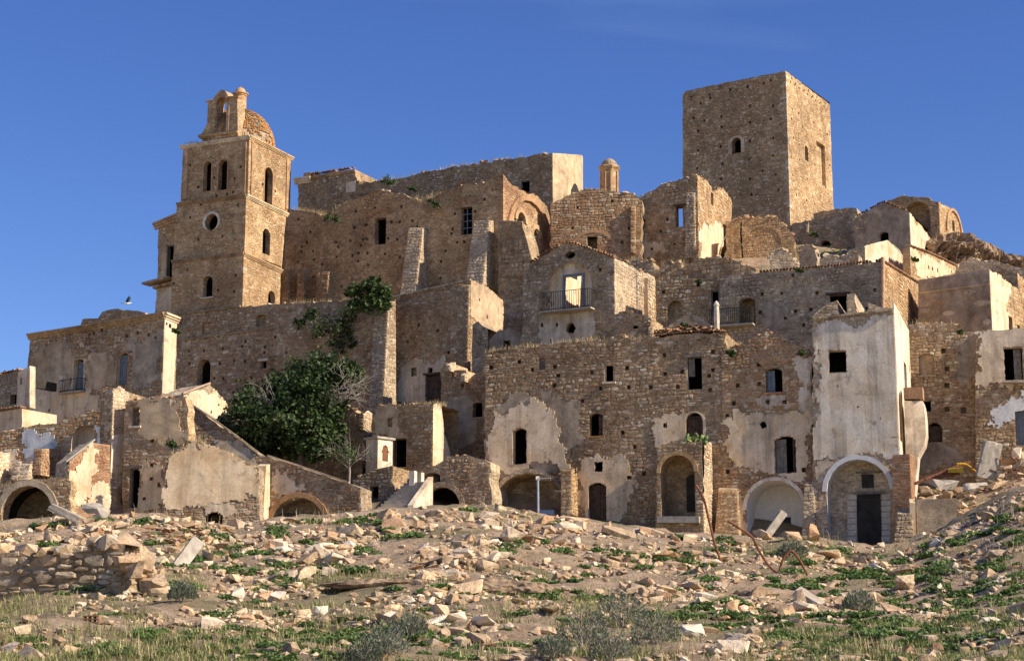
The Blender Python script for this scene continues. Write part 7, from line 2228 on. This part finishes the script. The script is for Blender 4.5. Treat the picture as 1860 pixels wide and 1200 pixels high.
# ---- foreground grass and weeds
def patch_noise(x, y, s, sc): return np.array([noise.noise((a * sc + s, b_ * sc, s)) for a, b_ in zip(x, y)])
px, py, x, y = scatter(44000, (-330, 2300), 0, 1230, .75)
nz = patch_noise(x, y, 5.0, .25) + patch_noise(x, y, 9.0, .9) * .4
green = (1.25 - rubble_mask(px, py)) * .5 + nz * 1.25 + np.clip((py - 1130) / 300, 0, .18)
kp = green > rs.uniform(.15, .95, len(px))
px, py, x, y = px[kp], py[kp], x[kp], y[kp]; z = terrain_z(x, y)
pts = []
for a_, c_, d_ in zip(x, y, z):
    s_ = np.interp(c_, [25, 80], [.15, .3])
    for j in range(5):
        pts.append(((a_ + rg.gauss(0, .09), c_ + rg.gauss(0, .09), d_ - .03), s_ * rg.uniform(.4, 1.1)))
blades(pts, 'grass_green', 'meadow_grass', rg, 'short mixed green and straw grass between the stones', 1.1, .01)

def weed(p, R_, n, L, rg, upf=.6):
    V, F, T = [], [], []
    for i in range(n):
        a = rg.uniform(0, 6.28); rr = R_ * math.sqrt(rg.random())
        q = p + Vector((math.cos(a) * rr, math.sin(a) * rr, rg.uniform(.0, .5) * R_ * (1 - rr / R_ * .6)))
        nrm = Vector((rg.gauss(0, .5), rg.gauss(-.2, .5), upf)).normalized()
        t = nrm.cross(Vector((rg.gauss(0, 1), rg.gauss(0, 1), .2))).normalized(); bi = nrm.cross(t)
        l_ = L * rg.uniform(.6, 1.3); b = len(V)
        V += [tuple(q - t * l_ * .5), tuple(q + bi * l_ * .34), tuple(q + t * l_ * .5 - nrm * l_ * .12), tuple(q - bi * l_ * .34)]
        F.append([b, b + 1, b + 2, b + 3]); T.append(rg.random())
    return V, F, T
px, py, x, y = scatter(2500, (-330, 2300), 6, 1220)
nz = patch_noise(x, y, 15.0, .22) + patch_noise(x, y, 19.0, .8) * .5
def gblob(cx, cy, rx, ry, k): return k * np.exp(-(((px - cx) / rx) ** 2 + ((py - cy) / ry) ** 2))
want = .18 + nz * .75 + gblob(1650, 1050, 260, 60, .45) + gblob(1480, 1180, 300, 40, .55) + gblob(300, 1180, 400, 40, .4) + gblob(480, 1010, 180, 60, .35) + gblob(1750, 1150, 150, 60, .3) + gblob(780, 935, 100, 20, .3)
kp = want > rs.uniform(.1, .65, len(px))
px, py, x, y = px[kp], py[kp], x[kp], y[kp]; z = terrain_z(x, y)
rad = np.array([rg.uniform(8, 27) for _ in px]) * y / FPX
od = np.argsort(-rad / y * ((px > 0) & (px < 1860) & (py < 1200)))
WL = [('leafy green weed clump growing low between stones', 'weeds on the slope')]
V, F, T = [], [], []
for r_i, i in enumerate(od):
    p = Vector((x[i], y[i], z[i]))
    v_, f_, t_ = weed(p, rad[i], 130, np.interp(y[i], [25, 80], [.07, .17]), rg)
    if r_i < 140:
        top_mesh('weed_clump', v_, f_, 'leaf_weed', WL[0][0], 'weed', WL[0][1], tone=t_)
    else:
        b = len(V); V += v_; F += [[q + b for q in f] for f in f_]; T += t_
o = mk('small_weeds', V, F, 'leaf_weed', None, tone=T, kind='stuff'); tag(o, 'small green weeds scattered over the whole slope', 'weeds')

# silvery bushes along the near edge
SB = [(700, 1185, 42, 'large silvery bush at the edge of the bare earth'), (745, 1150, 30, 'low silvery bush above its larger neighbour'), (660, 1200, 34, 'loose silvery bush beside a pale rock'), (1060, 1165, 46, 'tall grey-green bush in long grass'), (1130, 1130, 48, 'broad grey-green bush at the foot of the rubble'), (1190, 1165, 44, 'feathery grey-green bush beside the white block'), (1110, 1195, 40, 'squat grey-green bush in long grass'), (1005, 1190, 30, 'small grey-green bush in straw grass'),
      (270, 1062, 26, 'silvery bush beside the dry-stone terrace'), (330, 1085, 24, 'dark silvery bush below the leaning slab'), (1560, 1105, 28, 'straw-green bush between white chunk and cut block'), (1440, 1010, 24, 'pale bush beside the kinked pipe')]
for (px_, py_, r_, lb) in SB:
    p = on_ground(px_, min(py_ + 8, 1215)); k = p.y / FPX; Rr = r_ * k
    V, F, T = [], [], []
    for i in range(900):
        a = rg.uniform(0, 6.28); rr = Rr * math.sqrt(rg.random())
        hgt = Rr * 1.5 * (1 - (rr / Rr) ** 2 * .6) * rg.uniform(.15, 1.0)
        q = p + Vector((math.cos(a) * rr, math.sin(a) * rr, hgt))
        d = Vector((math.cos(a) * .5 + rg.gauss(0, .4), math.sin(a) * .5 + rg.gauss(0, .4), rg.uniform(.3, 1.2))).normalized()
        sd = d.cross(Vector((rg.gauss(0, 1), rg.gauss(0, 1), rg.gauss(0, 1)))).normalized()
        l_ = rg.uniform(5, 11) * k; w_ = l_ * .13; b = len(V)
        V += [tuple(q), tuple(q + d * l_ * .5 + sd * w_), tuple(q + d * l_), tuple(q + d * l_ * .5 - sd * w_)]
        F.append([b, b + 1, b + 2, b + 3]); T.append(rg.random())
    root = empty('silvery_bush', tuple(p), lb, 'bush')
    mk('foliage', V, F, 'leaf_sage', root, tone=T)
    mb = MB()
    for i in range(14):
        a = rg.uniform(0, 6.28); d = Vector((math.cos(a) * Rr * .7, math.sin(a) * Rr * .7, Rr * rg.uniform(.8, 1.3)))
        mb.tube([p - Vector((0, 0, .05)), p + d * .5 + Vector((0, 0, .03)), p + d], .008, 4, .004)
    mb.build('stems', 'twig', root)

# tall dry stalks
pts = []
for (cx, cy, n, h) in ((60, 930, 40, .6), (400, 945, 50, .6), (440, 950, 40, .6), (590, 945, 60, .5), (1640, 1000, 30, .6), (1700, 985, 30, .6), (1580, 1185, 50, .3), (1240, 1190, 40, .3), (1570, 1110, 60, .3), (290, 940, 50, .55), (1830, 930, 50, .45), (1500, 985, 60, .6), (880, 1180, 50, .25), (240, 1190, 50, .25), (600, 1190, 40, .25), (1850, 1000, 30, .4)):
    for i in range(n):
        p = on_ground(cx + rg.gauss(0, 26), min(1212, cy + rg.gauss(0, 7)))
        pts.append((p - Vector((0, 0, .03)), h * rg.uniform(.5, 1.1)))
blades(pts, 'grass_dry', 'dry_stalks', rg, 'tall dry stalks standing at the edge of the ruins and in grass', .4, .009)
for o in bpy.data.objects:
    if o.parent is None and 'category' in o and 'kind' not in o: o['kind'] = 'thing'
print('individual stones', N_STONE[0], 'objects', len(bpy.data.objects))
